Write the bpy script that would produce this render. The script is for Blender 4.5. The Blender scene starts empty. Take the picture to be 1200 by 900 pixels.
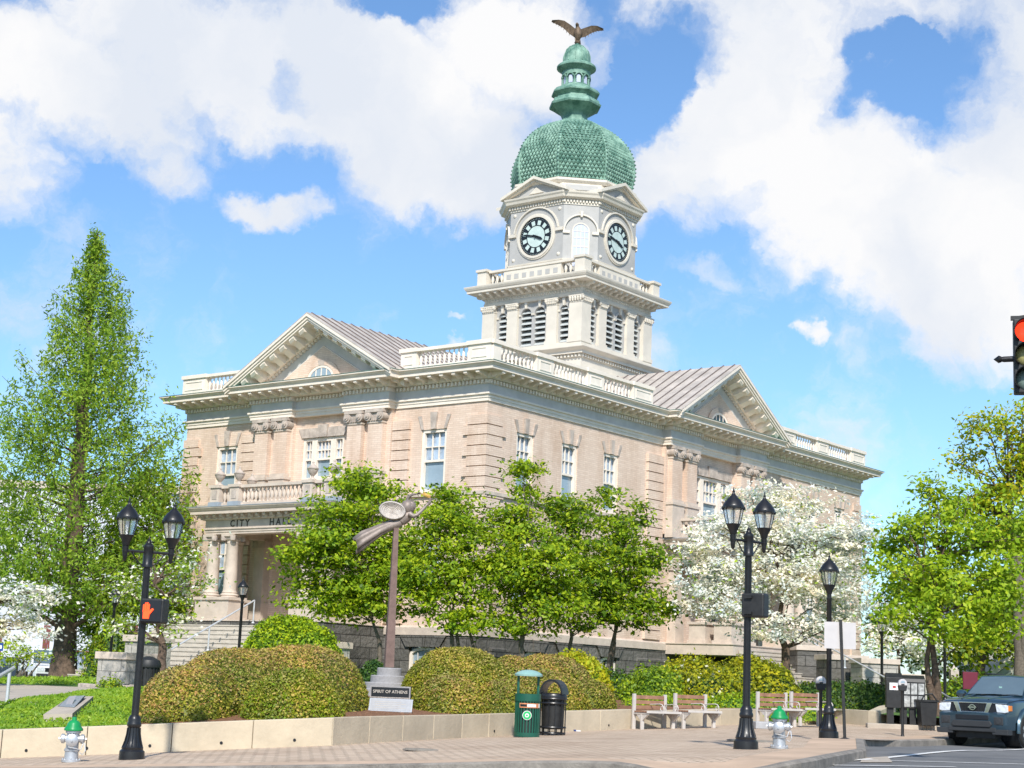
import bpy, bmesh, math, random
import numpy as np
from mathutils import Vector, Matrix
rng = np.random.default_rng(7); random.seed(7)
R = math.radians
scene = bpy.context.scene
col = scene.collection

# ------------------------------------------------------------------ camera
CAMZ = 1.6
PIT, ROL, FPX = R(10.4447), R(2.3167), 1915.6
_F = Vector((0, math.cos(PIT), math.sin(PIT))); _R = Vector((1, 0, 0)); _U = _R.cross(_F)
_R2 = _R * math.cos(ROL) + _U * math.sin(ROL); _U2 = -_R * math.sin(ROL) + _U * math.cos(ROL)
CAM = Vector((0, 0, CAMZ))
cd = bpy.data.cameras.new('camera'); cam = bpy.data.objects.new('camera', cd); col.objects.link(cam)
cd.sensor_width = 36; cd.lens = FPX / 1200 * 36; cd.clip_end = 9000; cd.clip_start = 0.3
cam.matrix_world = Matrix.Translation(CAM) @ Matrix((_R2, _U2, -_F)).transposed().to_4x4()
scene.camera = cam

def at(px, py, d):
    v = _F * FPX + _R2 * (px - 600) - _U2 * (py - 450)
    return CAM + v * (d / v.y)
def scl(d): return d / FPX * 1.0      # metres per pixel at depth d

# ------------------------------------------------------------------ height fields (thin plate splines)
def tps(points, reg=1e-3):
    P = np.array([(p.x, p.y) for p in points]); z = np.array([p.z for p in points]); n = len(P)
    def U(r2): return np.where(r2 > 0, r2 * np.log(np.maximum(r2, 1e-12)), 0)
    K = U(((P[:, None] - P[None]) ** 2).sum(-1)) + reg * np.eye(n) * 50
    Q = np.c_[np.ones(n), P]; A = np.zeros((n + 3, n + 3)); A[:n, :n] = K; A[:n, n:] = Q; A[n:, :n] = Q.T
    w = np.linalg.solve(A, np.r_[z, 0, 0, 0])
    def f(x, y):
        x = np.atleast_1d(np.asarray(x, float)); y = np.atleast_1d(np.asarray(y, float))
        r2 = (x[:, None] - P[None, :, 0]) ** 2 + (y[:, None] - P[None, :, 1]) ** 2
        return U(r2) @ w[:n] + w[n] + w[n + 1] * x + w[n + 2] * y
    return f
gp = [(82, 893, 26.5), (154, 890, 27), (0, 888.5, 30), (200, 881, 30), (389, 873.6, 30.5), (541, 865, 36), (602, 862, 38),
      (661, 857.5, 41), (743, 855, 43), (874, 878, 27.5), (913, 877, 28), (971, 865, 36), (961, 866.5, 36.5), (1057.7, 862.8, 42),
      (978, 848, 51), (1048, 845, 51), (1095, 851, 50), (400, 897, 23.6), (640, 892.4, 22.3), (906, 894, 21.8), (1011, 879, 28.7),
      (1104, 866.5, 41), (886, 850, 46)]
_g = tps([at(*p) for p in gp] + [Vector((-40, 25, -1.6)), Vector((40, 30, .5)), Vector((0, -20, .2)), Vector((-30, -20, -.8)), Vector((30, -20, .6)), Vector((40, 60, .9)), Vector((20, 45, .75)), Vector((-25, 32, -.8))], .02)
def G(x, y): return float(_g(x, y)[0])
WALL = [(-260, 30), (-100, 30), (0, 30), (200, 30), (389, 30.5), (541, 36), (602, 38), (661, 41), (743, 43.5), (844, 46), (900, 48), (978, 51), (1030, 49), (1050, 53)]
WY = {-260: 898, -100: 893, 0: 888.5, 200: 881, 389: 873.6, 541: 865, 602: 862.4, 661: 857.5, 743: 855, 844: 852.5, 900: 850, 978: 848, 1030: 848, 1050: 845}
WP = [at(px, WY[px], d) for px, d in WALL]
def wy(x):
    return float(np.interp(x, [p.x for p in WP[:12]], [p.y for p in WP[:12]]))
tp = [p + Vector((0, .3, .42)) for p in WP[:12:1]]
tp += [at(45, 822, 36), at(185, 808, 42), at(110, 817, 39), at(300, 800, 42) + Vector((0, 0, 0)), at(20, 812, 45), at(80, 803, 55), at(60, 797, 68), at(140, 797, 66),
       Vector((-30, 90, .3)), Vector((-45, 70, .6)), at(205, 797, 58)]
tp += [Vector((-4, 60, 1.5)), Vector((0, 58, 1.5)), Vector((6, 60, 1.45)), Vector((12, 70, 1.8)), Vector((14, 60, 1.35)), Vector((8, 52, 1.25)), Vector((20, 80, 1.9)), Vector((20, 60, 1.1)), Vector((35, 90, 1.8)), Vector((0, 46, 1.25)), Vector((-5, 44, 1.2)), Vector((3, 110, 1.6)), Vector((-20, 115, .4))]
_t = tps(tp, .02)
def T(x, y): return float(_t(x, y)[0])

# ------------------------------------------------------------------ materials
def mat(name, c, rough=.7, metal=0, var=.12, scale=3.0, bump=0, bscale=40, c2=None, spec=.4, emis=None, detail=6, coat=0):
    m = bpy.data.materials.new(name); m.use_nodes = True; nt = m.node_tree; b = nt.nodes['Principled BSDF']
    b.inputs['Roughness'].default_value = rough; b.inputs['Metallic'].default_value = metal
    b.inputs['Specular IOR Level'].default_value = spec
    if coat: b.inputs['Coat Weight'].default_value = coat
    tc = nt.nodes.new('ShaderNodeTexCoord')
    if var or c2:
        n = nt.nodes.new('ShaderNodeTexNoise'); n.inputs['Scale'].default_value = scale; n.inputs['Detail'].default_value = detail
        n.inputs['Roughness'].default_value = .65
        r = nt.nodes.new('ShaderNodeValToRGB'); e = r.color_ramp.elements; e[0].position = .35; e[1].position = .68
        a = [max(0, x * (1 - var)) for x in c]; d = [min(1, x * (1 + var)) for x in c] if c2 is None else c2
        e[0].color = (*a, 1); e[1].color = (*d, 1)
        nt.links.new(tc.outputs['Object'], n.inputs['Vector']); nt.links.new(n.outputs['Fac'], r.inputs['Fac']); nt.links.new(r.outputs['Color'], b.inputs['Base Color'])
    else: b.inputs['Base Color'].default_value = (*c, 1)
    if bump:
        n2 = nt.nodes.new('ShaderNodeTexNoise'); n2.inputs['Scale'].default_value = bscale; n2.inputs['Detail'].default_value = 5
        bp = nt.nodes.new('ShaderNodeBump'); bp.inputs['Strength'].default_value = bump; bp.inputs['Distance'].default_value = .03
        nt.links.new(tc.outputs['Object'], n2.inputs['Vector']); nt.links.new(n2.outputs['Fac'], bp.inputs['Height']); nt.links.new(bp.outputs['Normal'], b.inputs['Normal'])
    if emis: b.inputs['Emission Color'].default_value = (*emis[0], 1); b.inputs['Emission Strength'].default_value = emis[1]
    return m

def brickmat(name, c1, c2, mort, bw, bh, msize, rough=.85, vert=True, bump=.3, stain=None, rot=0, stscale=.5, offset=.5, stamt=.5, noise_bump=0):
    m = bpy.data.materials.new(name); m.use_nodes = True; nt = m.node_tree; N = nt.nodes.new; L = nt.links.new; b = nt.nodes['Principled BSDF']
    b.inputs['Roughness'].default_value = rough; b.inputs['Specular IOR Level'].default_value = .25
    tc = N('ShaderNodeTexCoord'); sep = N('ShaderNodeSeparateXYZ'); cmb = N('ShaderNodeCombineXYZ'); L(tc.outputs['Object'], sep.inputs[0])
    if vert:
        ad = N('ShaderNodeMath'); ad.operation = 'ADD'; L(sep.outputs[0], ad.inputs[0]); L(sep.outputs[1], ad.inputs[1]); L(ad.outputs[0], cmb.inputs[0]); L(sep.outputs[2], cmb.inputs[1]); vec = cmb.outputs[0]
    else:
        mp = N('ShaderNodeMapping'); mp.inputs['Rotation'].default_value = (0, 0, rot); L(tc.outputs['Object'], mp.inputs[0]); vec = mp.outputs[0]
    bt = N('ShaderNodeTexBrick'); bt.inputs['Scale'].default_value = 1; bt.inputs['Brick Width'].default_value = bw; bt.inputs['Row Height'].default_value = bh
    bt.inputs['Mortar Size'].default_value = msize; bt.inputs['Mortar Smooth'].default_value = .3; bt.offset = offset
    bt.inputs['Color1'].default_value = (*c1, 1); bt.inputs['Color2'].default_value = (*c2, 1); bt.inputs['Mortar'].default_value = (*mort, 1)
    L(vec, bt.inputs['Vector']); out = bt.outputs['Color']
    n = N('ShaderNodeTexNoise'); n.inputs['Scale'].default_value = stscale; n.inputs['Detail'].default_value = 8; n.inputs['Roughness'].default_value = .7
    mps = N('ShaderNodeMapping'); mps.inputs['Scale'].default_value = (1, 1, .3 if vert else 1); L(tc.outputs['Object'], mps.inputs[0]); L(mps.outputs[0], n.inputs['Vector'])
    r = N('ShaderNodeValToRGB'); r.color_ramp.elements[0].position = .45; r.color_ramp.elements[1].position = .72; L(n.outputs['Fac'], r.inputs['Fac'])
    mx = N('ShaderNodeMix'); mx.data_type = 'RGBA'; mx.blend_type = 'MULTIPLY'
    mm = N('ShaderNodeMath'); mm.operation = 'MULTIPLY'; mm.inputs[1].default_value = stamt; L(r.outputs['Color'], mm.inputs[0])
    L(mm.outputs[0], mx.inputs[0]); L(out, mx.inputs[6]); mx.inputs[7].default_value = (*(stain or (.7, .62, .55)), 1); L(mx.outputs[2], b.inputs['Base Color'])
    bp = N('ShaderNodeBump'); bp.inputs['Strength'].default_value = bump; bp.inputs['Distance'].default_value = .02; bp.invert = True; L(bt.outputs['Fac'], bp.inputs['Height'])
    if noise_bump:
        n2 = N('ShaderNodeTexNoise'); n2.inputs['Scale'].default_value = 6; n2.inputs['Detail'].default_value = 6; L(tc.outputs['Object'], n2.inputs['Vector'])
        b2 = N('ShaderNodeBump'); b2.inputs['Strength'].default_value = noise_bump; b2.inputs['Distance'].default_value = .08; L(n2.outputs['Fac'], b2.inputs['Height']); L(b2.outputs['Normal'], bp.inputs['Normal'])
    L(bp.outputs['Normal'], b.inputs['Normal'])
    return m

def leafmat(name, c, tr=.35, rough=.5, spec=.3):
    m = bpy.data.materials.new(name); m.use_nodes = True; nt = m.node_tree; N = nt.nodes.new; L = nt.links.new
    b = nt.nodes['Principled BSDF']; b.inputs['Roughness'].default_value = rough; b.inputs['Specular IOR Level'].default_value = spec
    tc = N('ShaderNodeTexCoord'); n = N('ShaderNodeTexNoise'); n.inputs['Scale'].default_value = 1.3; n.inputs['Detail'].default_value = 3; L(tc.outputs['Object'], n.inputs['Vector'])
    r = N('ShaderNodeValToRGB'); r.color_ramp.elements[0].position = .35; r.color_ramp.elements[1].position = .65
    r.color_ramp.elements[0].color = (c[0] * .75, c[1] * .85, c[2] * .9, 1); r.color_ramp.elements[1].color = (c[0] * 1.22, c[1] * 1.12, c[2], 1)
    L(n.outputs['Fac'], r.inputs['Fac']); L(r.outputs['Color'], b.inputs['Base Color'])
    t = N('ShaderNodeBsdfTranslucent'); L(r.outputs['Color'], t.inputs['Color']); mx = N('ShaderNodeMixShader'); mx.inputs[0].default_value = tr
    L(b.outputs[0], mx.inputs[1]); L(t.outputs[0], mx.inputs[2]); L(mx.outputs[0], nt.nodes['Material Output'].inputs['Surface'])
    return m

M = {}
M['brick'] = brickmat('tan roman brick', (.735, .585, .475), (.66, .51, .405), (.58, .45, .36), .32, .085, .010, stain=(.72, .62, .54), stscale=.9, bump=.3, stamt=.75)
M['granite'] = brickmat('rough grey granite', (.165, .155, .14), (.105, .10, .09), (.05, .047, .042), 1.15, .46, .02, stain=(.6, .58, .52), stscale=1.5, bump=.8, noise_bump=.9)
M['granite_light'] = brickmat('pale granite blocks', (.46, .43, .38), (.36, .34, .31), (.2, .19, .17), .8, .38, .014, stain=(.7, .66, .6), stscale=2, bump=.6, noise_bump=.6)
M['stone'] = mat('pale limestone', (.56, .47, .39), .8, var=.12, scale=2.5, bump=.2, bscale=25)
M['stone_dark'] = mat('weathered stone', (.46, .39, .335), .85, var=.25, scale=3, bump=.35, bscale=25)
M['ledge'] = mat('lead grey ledge', (.30, .34, .38), .6, var=.1)
M['white'] = mat('cream white paint', (.80, .705, .60), .55, var=.08, scale=1.1, bump=.12)
M['tower_white'] = mat('off white tower paint', (.64, .585, .495), .55, var=.08, scale=1.1, bump=.12)
M['bluegrey'] = mat('blue grey painted frieze', (.55, .53, .50), .6, var=.1, scale=1.6)
M['grey'] = mat('light grey painted wall', (.40, .39, .37), .6, var=.08, scale=1.2)
M['dark'] = mat('dark interior', (.02, .022, .025), .8, var=0)
M['louver_back'] = mat('dim belfry void', (.10, .105, .10), .9, var=0)
M['louver'] = mat('grey louvre slat', (.50, .52, .50), .6, var=.08)
M['roof'] = mat('weathered metal roof', (.50, .445, .39), .5, metal=.1, var=.2, scale=1.1, spec=.5)
M['seam'] = mat('dark roof seam', (.16, .13, .12), .6, var=.2)
M['copper'] = mat('green patina copper', (.09, .22, .165), .6, var=.25, scale=2.2, c2=(.26, .42, .33), spec=.4)
M['copper_dark'] = mat('dark stained copper', (.06, .14, .10), .6, var=.3, scale=4, c2=(.18, .36, .27))
M['pane'] = mat('curtained glass with reflection tint', (.34, .42, .52), .12, var=.35, scale=1.7, spec=.8)  # blue grey base colour takes in both the curtains and a painted reflection
M['pane_grey'] = mat('blind behind glass', (.28, .36, .42), .15, var=.1, scale=1.2, spec=.8)
M['pane_dark'] = mat('dark window glass', (.03, .045, .055), .06, var=.2, spec=.8)
M['black'] = mat('black painted iron', (.012, .012, .013), .35, var=.3, scale=8, spec=.5, bump=.05)
M['blackmetal'] = mat('dull black metal', (.02, .02, .02), .5, var=.3, scale=6)
M['concrete'] = mat('buff painted concrete', (.50, .42, .305), .85, var=.13, scale=1.1, bump=.25, bscale=14)
M['curb'] = mat('grey kerb concrete', (.23, .205, .175), .9, var=.3, scale=3, bump=.5, bscale=18)
M['slab'] = mat('worn concrete slab', (.42, .36, .29), .9, var=.14, scale=1.2, bump=.2, bscale=30)
M['apron'] = mat('orange stained concrete', (.50, .36, .25), .9, var=.16, scale=.9, bump=.2, bscale=30)
M['asphalt'] = mat('old grey asphalt', (.15, .148, .145), .85, var=.2, scale=.8, bump=.3, bscale=60, detail=10)
M['paint'] = mat('worn road paint', (.72, .70, .66), .7, var=.2, scale=6)
M['paver'] = brickmat('beige clay pavers', (.64, .50, .37), (.50, .375, .27), (.30, .235, .175), .26, .13, .018, vert=False, rot=R(38), bump=.5, stain=(.66, .60, .56), stscale=.55, stamt=.8)
M['mulch'] = mat('reddish pine mulch', (.16, .065, .03), .95, var=.45, scale=14, c2=(.36, .18, .09), bump=1, bscale=30)
M['grass'] = mat('lawn soil green', (.07, .15, .015), .9, var=.3, scale=2.5)
M['blade1'] = leafmat('fresh grass blade', (.18, .32, .018), .3)
M['blade2'] = leafmat('yellowish grass blade', (.28, .40, .03), .3)
M['soil'] = mat('ground earth', (.10, .12, .045), .95, var=.3, scale=.5)
M['silver'] = mat('silver paint', (.50, .51, .53), .38, metal=.6, var=.12, scale=5)
M['hgreen'] = mat('glossy green enamel', (.01, .24, .07), .35, var=.15, scale=8)
M['bingreen'] = mat('dark green powder coat', (.01, .085, .055), .4, var=.15, scale=5)
M['bincap'] = mat('pale green bin lid', (.25, .42, .38), .4, var=.15)
M['wood'] = mat('weathered plank', (.30, .16, .10), .75, var=.25, scale=5)
M['benchwhite'] = mat('off white bench paint', (.52, .48, .44), .5, var=.08)
M['rail'] = mat('galvanised handrail', (.62, .63, .64), .35, metal=.4, var=.08)
M['bronze'] = mat('weathered bronze', (.27, .22, .19), .55, metal=.35, var=.25, scale=5, spec=.5, bump=.1)
M['bronze_pale'] = mat('pale worn bronze', (.48, .43, .385), .6, metal=.3, var=.2, scale=9, bump=.35, bscale=60)
M['gold'] = mat('gilded flame', (.80, .50, .14), .35, metal=.6, var=.15)
M['eagle'] = mat('brown eagle bronze', (.15, .105, .07), .6, metal=.3, var=.35, scale=6)
M['pole'] = mat('rusty brown steel', (.19, .125, .105), .7, metal=.2, var=.2, scale=5, bump=.1)
M['plinth'] = mat('grey granite plinth', (.30, .29, .29), .75, var=.12, scale=18)
M['bark'] = mat('brown bark', (.12, .082, .058), .95, var=.4, scale=9, bump=.9, bscale=22)
M['bark_grey'] = mat('grey bark', (.14, .115, .09), .95, var=.35, scale=9, bump=.7, bscale=22)
M['car'] = mat('slate blue car paint', (.028, .062, .09), .28, metal=.45, var=.06, spec=.6, coat=.8)
M['chrome'] = mat('chrome trim', (.75, .76, .78), .12, metal=1, var=0)
M['carglass'] = mat('windscreen glass', (.10, .14, .16), .05, var=.1, scale=1.4, spec=1, coat=1)
M['tyre'] = mat('tyre rubber', (.02, .02, .02), .85, var=.2)
M['rim'] = mat('alloy rim', (.5, .5, .52), .3, metal=.8, var=.05)
M['lens'] = mat('headlamp lens', (.62, .66, .70), .08, var=.25, scale=14, spec=1)
M['amber'] = mat('amber lens', (.7, .2, .02), .25, var=.1)
M['plastic'] = mat('grey bumper plastic', (.03, .032, .035), .6, var=.1)
M['carwhite'] = mat('white car paint', (.66, .68, .70), .25, var=.03, coat=.6)
M['carsilver'] = mat('silver car paint', (.50, .54, .58), .25, metal=.3, var=.03, coat=.6)
M['cardark'] = mat('navy car paint', (.03, .045, .07), .25, var=.05, coat=.6)
M['carred'] = mat('red car paint', (.35, .02, .02), .3, var=.05, coat=.6)
M['signback'] = mat('grey sign back', (.50, .475, .465), .6, var=.05)
M['numblack'] = mat('black clock enamel', (.012, .014, .018), .4, var=.2)
M['dial'] = mat('pale green dial glass', (.50, .60, .56), .3, var=.1, scale=3)
M['red_on'] = mat('lit red lens', (.8, .02, .01), .4, var=0, emis=((1, .03, .01), 2.2))
M['hand_on'] = mat('lit orange hand', (.8, .1, .02), .4, var=0, emis=((1, .035, .008), 1.3))
M['amber_off'] = mat('unlit amber lens', (.33, .30, .12), .4, var=.2, scale=60)
M['green_off'] = mat('unlit green lens', (.16, .22, .19), .4, var=.2, scale=60)
M['marble'] = mat('white building wall', (.60, .62, .68), .7, var=.08, scale=.6)
M['redsash'] = mat('dark red sash', (.20, .05, .04), .5, var=.1)
M['gable'] = mat('grey green house siding', (.30, .33, .28), .7, var=.08)
M['gabletrim'] = mat('cream house trim', (.60, .57, .48), .6, var=.05)
M['maroon'] = mat('maroon sign panel', (.14, .012, .03), .5, var=.1)
M['bluesign'] = mat('blue sign face', (.01, .05, .22), .4, var=.05)
M['letter'] = mat('dark letter', (.07, .055, .04), .6, var=0)
M['letter_pale'] = mat('pale letter', (.45, .41, .36), .6, var=0)
M['plaquepale'] = mat('pale plaque paper', (.36, .36, .365), .5, var=.08, scale=9)
M['sticker'] = mat('orange banner', (.55, .22, .10), .5, var=.3, scale=18)
M['stickwhite'] = mat('white decal', (.7, .7, .68), .5, var=.1)
M['greendecal'] = mat('bright green decal', (.02, .42, .12), .4, var=.1)
M['news'] = mat('newspaper behind window', (.38, .38, .36), .4, var=.5, scale=7)
M['lampglass'] = bpy.data.materials.new('ribbed lamp glass'); M['lampglass'].use_nodes = True
_b = M['lampglass'].node_tree.nodes['Principled BSDF']; _b.inputs['Base Color'].default_value = (.93, .96, .95, 1); _b.inputs['Roughness'].default_value = .18
_b.inputs['Transmission Weight'].default_value = .9; _b.inputs['IOR'].default_value = 1.15; _b.inputs['Alpha'].default_value = .55
for k, c, tr in [('magA', (.25, .38, .014), .45), ('magB', (.47, .57, .025), .5), ('magC', (.09, .17, .010), .35),
                 ('limeA', (.31, .45, .018), .45), ('limeB', (.46, .56, .03), .45), ('yelA', (.40, .41, .015), .4), ('yelB', (.55, .50, .02), .4), ('yelC', (.22, .26, .012), .35),
                 ('redwA', (.22, .37, .03), .5), ('redwB', (.38, .52, .05), .5), ('dogG', (.24, .36, .06), .4),
                 ('hedA', (.30, .30, .03), .25), ('hedB', (.46, .36, .09), .25), ('hedC', (.15, .175, .02), .2), ('hedR', (.44, .27, .10), .25),
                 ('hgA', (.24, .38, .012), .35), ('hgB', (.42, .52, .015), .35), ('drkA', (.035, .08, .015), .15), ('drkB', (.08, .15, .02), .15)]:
    M[k] = leafmat('leaf ' + k, c, tr)
M['blos'] = leafmat('white blossom', (.88, .86, .80), .4); M['blos2'] = leafmat('cream blossom', (.80, .79, .62), .4)
M['magenta'] = leafmat('magenta bloom', (.35, .04, .22), .2)
def tint(name, hexs):
    pass

# ------------------------------------------------------------------ mesh builder
class MB:
    def __init__(s): s.v = []; s.f = []; s.m = []; s.mats = []
    def mi(s, k):
        if k not in s.mats: s.mats.append(k)
        return s.mats.index(k)
    def add(s, vs, fs, k, X=None):
        o = len(s.v)
        if X is not None: vs = [X @ Vector(p) for p in vs]
        s.v += [tuple(p) for p in vs]; i = s.mi(k)
        for f in fs: s.f.append(tuple(o + a for a in f)); s.m.append(i)
    def box(s, x0, x1, y0, y1, z0, z1, k, X=None):
        if x0 > x1: x0, x1 = x1, x0
        if y0 > y1: y0, y1 = y1, y0
        s.add([(x0, y0, z0), (x1, y0, z0), (x1, y1, z0), (x0, y1, z0), (x0, y0, z1), (x1, y0, z1), (x1, y1, z1), (x0, y1, z1)],
              [(0, 3, 2, 1), (4, 5, 6, 7), (0, 1, 5, 4), (1, 2, 6, 5), (2, 3, 7, 6), (3, 0, 4, 7)], k, X)
    def prism(s, poly, t0, t1, k, X=None, axis='y'):
        n = len(poly)
        if axis == 'y': a = [(p[0], t0, p[1]) for p in poly]; b = [(p[0], t1, p[1]) for p in poly]
        elif axis == 'x': a = [(t0, p[0], p[1]) for p in poly]; b = [(t1, p[0], p[1]) for p in poly]
        else: a = [(p[0], p[1], t0) for p in poly]; b = [(p[0], p[1], t1) for p in poly]
        s.add(a + b, [tuple(range(n))[::-1], tuple(range(n, 2 * n))] + [(i, (i + 1) % n, n + (i + 1) % n, n + i) for i in range(n)], k, X)
    def lathe(s, pr, cx=0, cy=0, n=16, ph=0, k='white', X=None, cap=True, sx=1, sy=1):
        vs = []; fs = []
        for r, z in pr:
            for i in range(n):
                a = ph + 2 * math.pi * i / n; vs.append((cx + sx * r * math.cos(a), cy + sy * r * math.sin(a), z))
        for j in range(len(pr) - 1):
            for i in range(n): fs.append((j * n + i, j * n + (i + 1) % n, (j + 1) * n + (i + 1) % n, (j + 1) * n + i))
        if cap: fs.append(tuple(range(n))[::-1]); fs.append(tuple(range((len(pr) - 1) * n, len(pr) * n)))
        s.add(vs, fs, k, X)
    def tube(s, pts, rad, n=8, k='black', cap=True, flat=1.0):
        pts = [Vector(p) for p in pts]
        if not hasattr(rad, '__len__'): rad = [rad] * len(pts)
        vs = []; fs = []; ref = None
        for i, p in enumerate(pts):
            t = (pts[min(i + 1, len(pts) - 1)] - pts[max(i - 1, 0)]).normalized()
            if ref is None: ref = t.orthogonal().normalized()
            ref = (ref - t * ref.dot(t)); ref = ref.normalized() if ref.length > 1e-5 else t.orthogonal().normalized()
            b = t.cross(ref)
            for j in range(n):
                a = 2 * math.pi * j / n; vs.append(p + (ref * math.cos(a) + b * math.sin(a) * flat) * rad[i])
        for i in range(len(pts) - 1):
            for j in range(n): fs.append((i * n + j, i * n + (j + 1) % n, (i + 1) * n + (j + 1) % n, (i + 1) * n + j))
        if cap: fs.append(tuple(range(n))[::-1]); fs.append(tuple(range((len(pts) - 1) * n, len(pts) * n)))
        s.add(vs, fs, k)
    def sweep(s, prof, path, k, closed=True, zf=None):
        n = len(path); P = [Vector(p) for p in path]; off = []
        for i in range(n):
            a = P[i - 1] if (closed or i) else None; b = P[i]; c = P[(i + 1) % n] if (closed or i < n - 1) else None
            d1 = (b - a).normalized() if a is not None else None; d2 = (c - b).normalized() if c is not None else None
            if d1 is None: d1 = d2
            if d2 is None: d2 = d1
            n1 = Vector((d1.y, -d1.x)); n2 = Vector((d2.y, -d2.x)); m = (n1 + n2); m = m / max(1e-6, m.dot(n1)) if m.length > 1e-6 else n1
            off.append(m)
        vs = []; q = len(prof)
        for i in range(n):
            for (o, z) in prof: vs.append((P[i].x + off[i].x * o, P[i].y + off[i].y * o, z + (zf[i] if zf else 0)))
        fs = []
        for i in range(n if closed else n - 1):
            j = (i + 1) % n
            for r in range(q):
                r2 = (r + 1) % q
                fs.append((i * q + r, i * q + r2, j * q + r2, j * q + r))
        if not closed: fs += [tuple(range(q)), tuple(range((n - 1) * q, n * q))[::-1]]
        s.add(vs, fs, k)
    def build(s, name, parent=None, smooth=None, loc=None, rz=None, bevel=0):
        me = bpy.data.meshes.new(name); me.from_pydata(s.v, [], s.f)
        for k in s.mats: me.materials.append(M[k])
        me.polygons.foreach_set('material_index', s.m)
        bm = bmesh.new(); bm.from_mesh(me); bmesh.ops.recalc_face_normals(bm, faces=bm.faces); bm.to_mesh(me); bm.free()
        if smooth:
            me.polygons.foreach_set('use_smooth', [True] * len(me.polygons)); me.set_sharp_from_angle(angle=R(smooth))
        me.update()
        o = bpy.data.objects.new(name, me); col.objects.link(o)
        if parent: o.parent = parent
        if loc is not None: o.location = loc
        if rz is not None: o.rotation_euler.z = rz
        if bevel:
            b = o.modifiers.new('bevel', 'BEVEL'); b.width = bevel; b.segments = 2; b.limit_method = 'ANGLE'
        return o
def tag(o, label=None, cat=None, group=None, kind=None):
    if label: o['label'] = label
    if cat: o['category'] = cat
    if group: o['group'] = group
    if kind: o['kind'] = kind
    return o
def thing(name, loc, label, cat, group=None, rz=0):
    o = bpy.data.objects.new(name, None); col.objects.link(o); o.location = loc; o.rotation_euler.z = rz; o.empty_display_size = .3
    return tag(o, label, cat, group)
def kids(o): return [c for c in bpy.data.objects if c.parent == o]
def dup(o, loc=None, rz=None, label=None, parent=None):
    c = o.copy(); col.objects.link(c)
    if parent is not None: c.parent = parent
    if loc is not None: c.location = loc
    if rz is not None: c.rotation_euler.z = rz
    if label: c['label'] = label
    for ch in kids(o): dup(ch, parent=c)
    return c
def text_mesh(mb, txt, X, size, depth, k, space=1.0, word=1.0, bold=0):
    cu = bpy.data.curves.new('t', 'FONT'); cu.body = txt; cu.size = size; cu.extrude = depth; cu.space_character = space; cu.space_word = word; cu.align_x = 'CENTER'; cu.align_y = 'CENTER'; cu.resolution_u = 3; cu.offset = bold
    o = bpy.data.objects.new('t', cu); col.objects.link(o); dg = bpy.context.evaluated_depsgraph_get(); dg.update()
    me = bpy.data.meshes.new_from_object(o.evaluated_get(dg)); vs = [v.co.copy() for v in me.vertices]; fs = [tuple(p.vertices) for p in me.polygons]
    bpy.data.objects.remove(o); bpy.data.curves.remove(cu); bpy.data.meshes.remove(me)
    mb.add(vs, fs, k, X)
STAND = Matrix.Rotation(R(90), 4, 'X')    # text plane XY -> XZ, facing -Y

# ------------------------------------------------------------------ leaves
def leaf_object(name, parent, C, size, mats, probs, normal_bias=None, flat=.5, aspect=.55, smooth_n=None, extra=None, loc=None, mi_over=None):
    """C: Nx3 leaf centres; diamonds of random orientation."""
    n = len(C); C = np.asarray(C)
    nrm = rng.normal(size=(n, 3))
    if normal_bias is not None: nrm = nrm * flat + normal_bias
    nrm /= np.linalg.norm(nrm, axis=1)[:, None] + 1e-9
    a = np.cross(nrm, rng.normal(size=(n, 3))); a /= np.linalg.norm(a, axis=1)[:, None] + 1e-9; b = np.cross(nrm, a)
    s = (size * (.6 + .8 * rng.random(n)))[:, None]
    V = np.stack([C - a * s * .5, C + b * s * .5 * aspect, C + a * s * .5, C - b * s * .5 * aspect], 1).reshape(-1, 3)
    mi = mi_over if mi_over is not None else rng.choice(len(mats), size=n, p=np.array(probs) / sum(probs))
    V0 = len(V); F4 = np.arange(V0, dtype=np.int32)
    ev, ef, em, emats = ([], [], [], []) if extra is None else (extra.v, extra.f, extra.m, extra.mats)
    me = bpy.data.meshes.new(name)
    allm = list(mats) + list(emats)
    nv = V0 + len(ev); loops = list(); tot = [4] * n + [len(f) for f in ef]
    lv = np.concatenate([F4, np.array([i + V0 for f in ef for i in f], dtype=np.int32)]) if ef else F4
    me.vertices.add(nv); me.loops.add(len(lv)); me.polygons.add(len(tot))
    VV = np.concatenate([V, np.array(ev, float)]) if len(ev) else V
    me.vertices.foreach_set('co', VV.ravel()); me.loops.foreach_set('vertex_index', lv)
    st = np.concatenate([[0], np.cumsum(tot)[:-1]]).astype(np.int32)
    me.polygons.foreach_set('loop_start', st); me.polygons.foreach_set('loop_total', np.array(tot, dtype=np.int32))
    for k in allm: me.materials.append(M[k])
    me.polygons.foreach_set('material_index', np.concatenate([mi, np.array(em, int) + len(mats)]).astype(np.int32) if ef else mi.astype(np.int32))
    me.update(calc_edges=True); me.validate()
    o = bpy.data.objects.new(name, me); col.objects.link(o)
    if parent: o.parent = parent
    if loc is not None: o.location = loc
    return o
def sph(n):
    v = rng.normal(size=(n, 3)); return v / np.linalg.norm(v, axis=1)[:, None]

def branch(mb, a, b, r0, r1, k, sag=0.0, n=5, wob=.06):
    a = Vector(a); b = Vector(b); L = (b - a).length; pts = []
    for i in range(n + 1):
        t = i / n; p = a.lerp(b, t); p.z += sag * L * math.sin(math.pi * t)
        if 0 < i < n: p += Vector(rng.normal(size=3)) * wob * L * .5
        pts.append(p)
    mb.tube(pts, [r0 + (r1 - r0) * (i / n) ** .7 for i in range(n + 1)], 6 if r0 < .08 else 9, k)
    return pts

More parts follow.
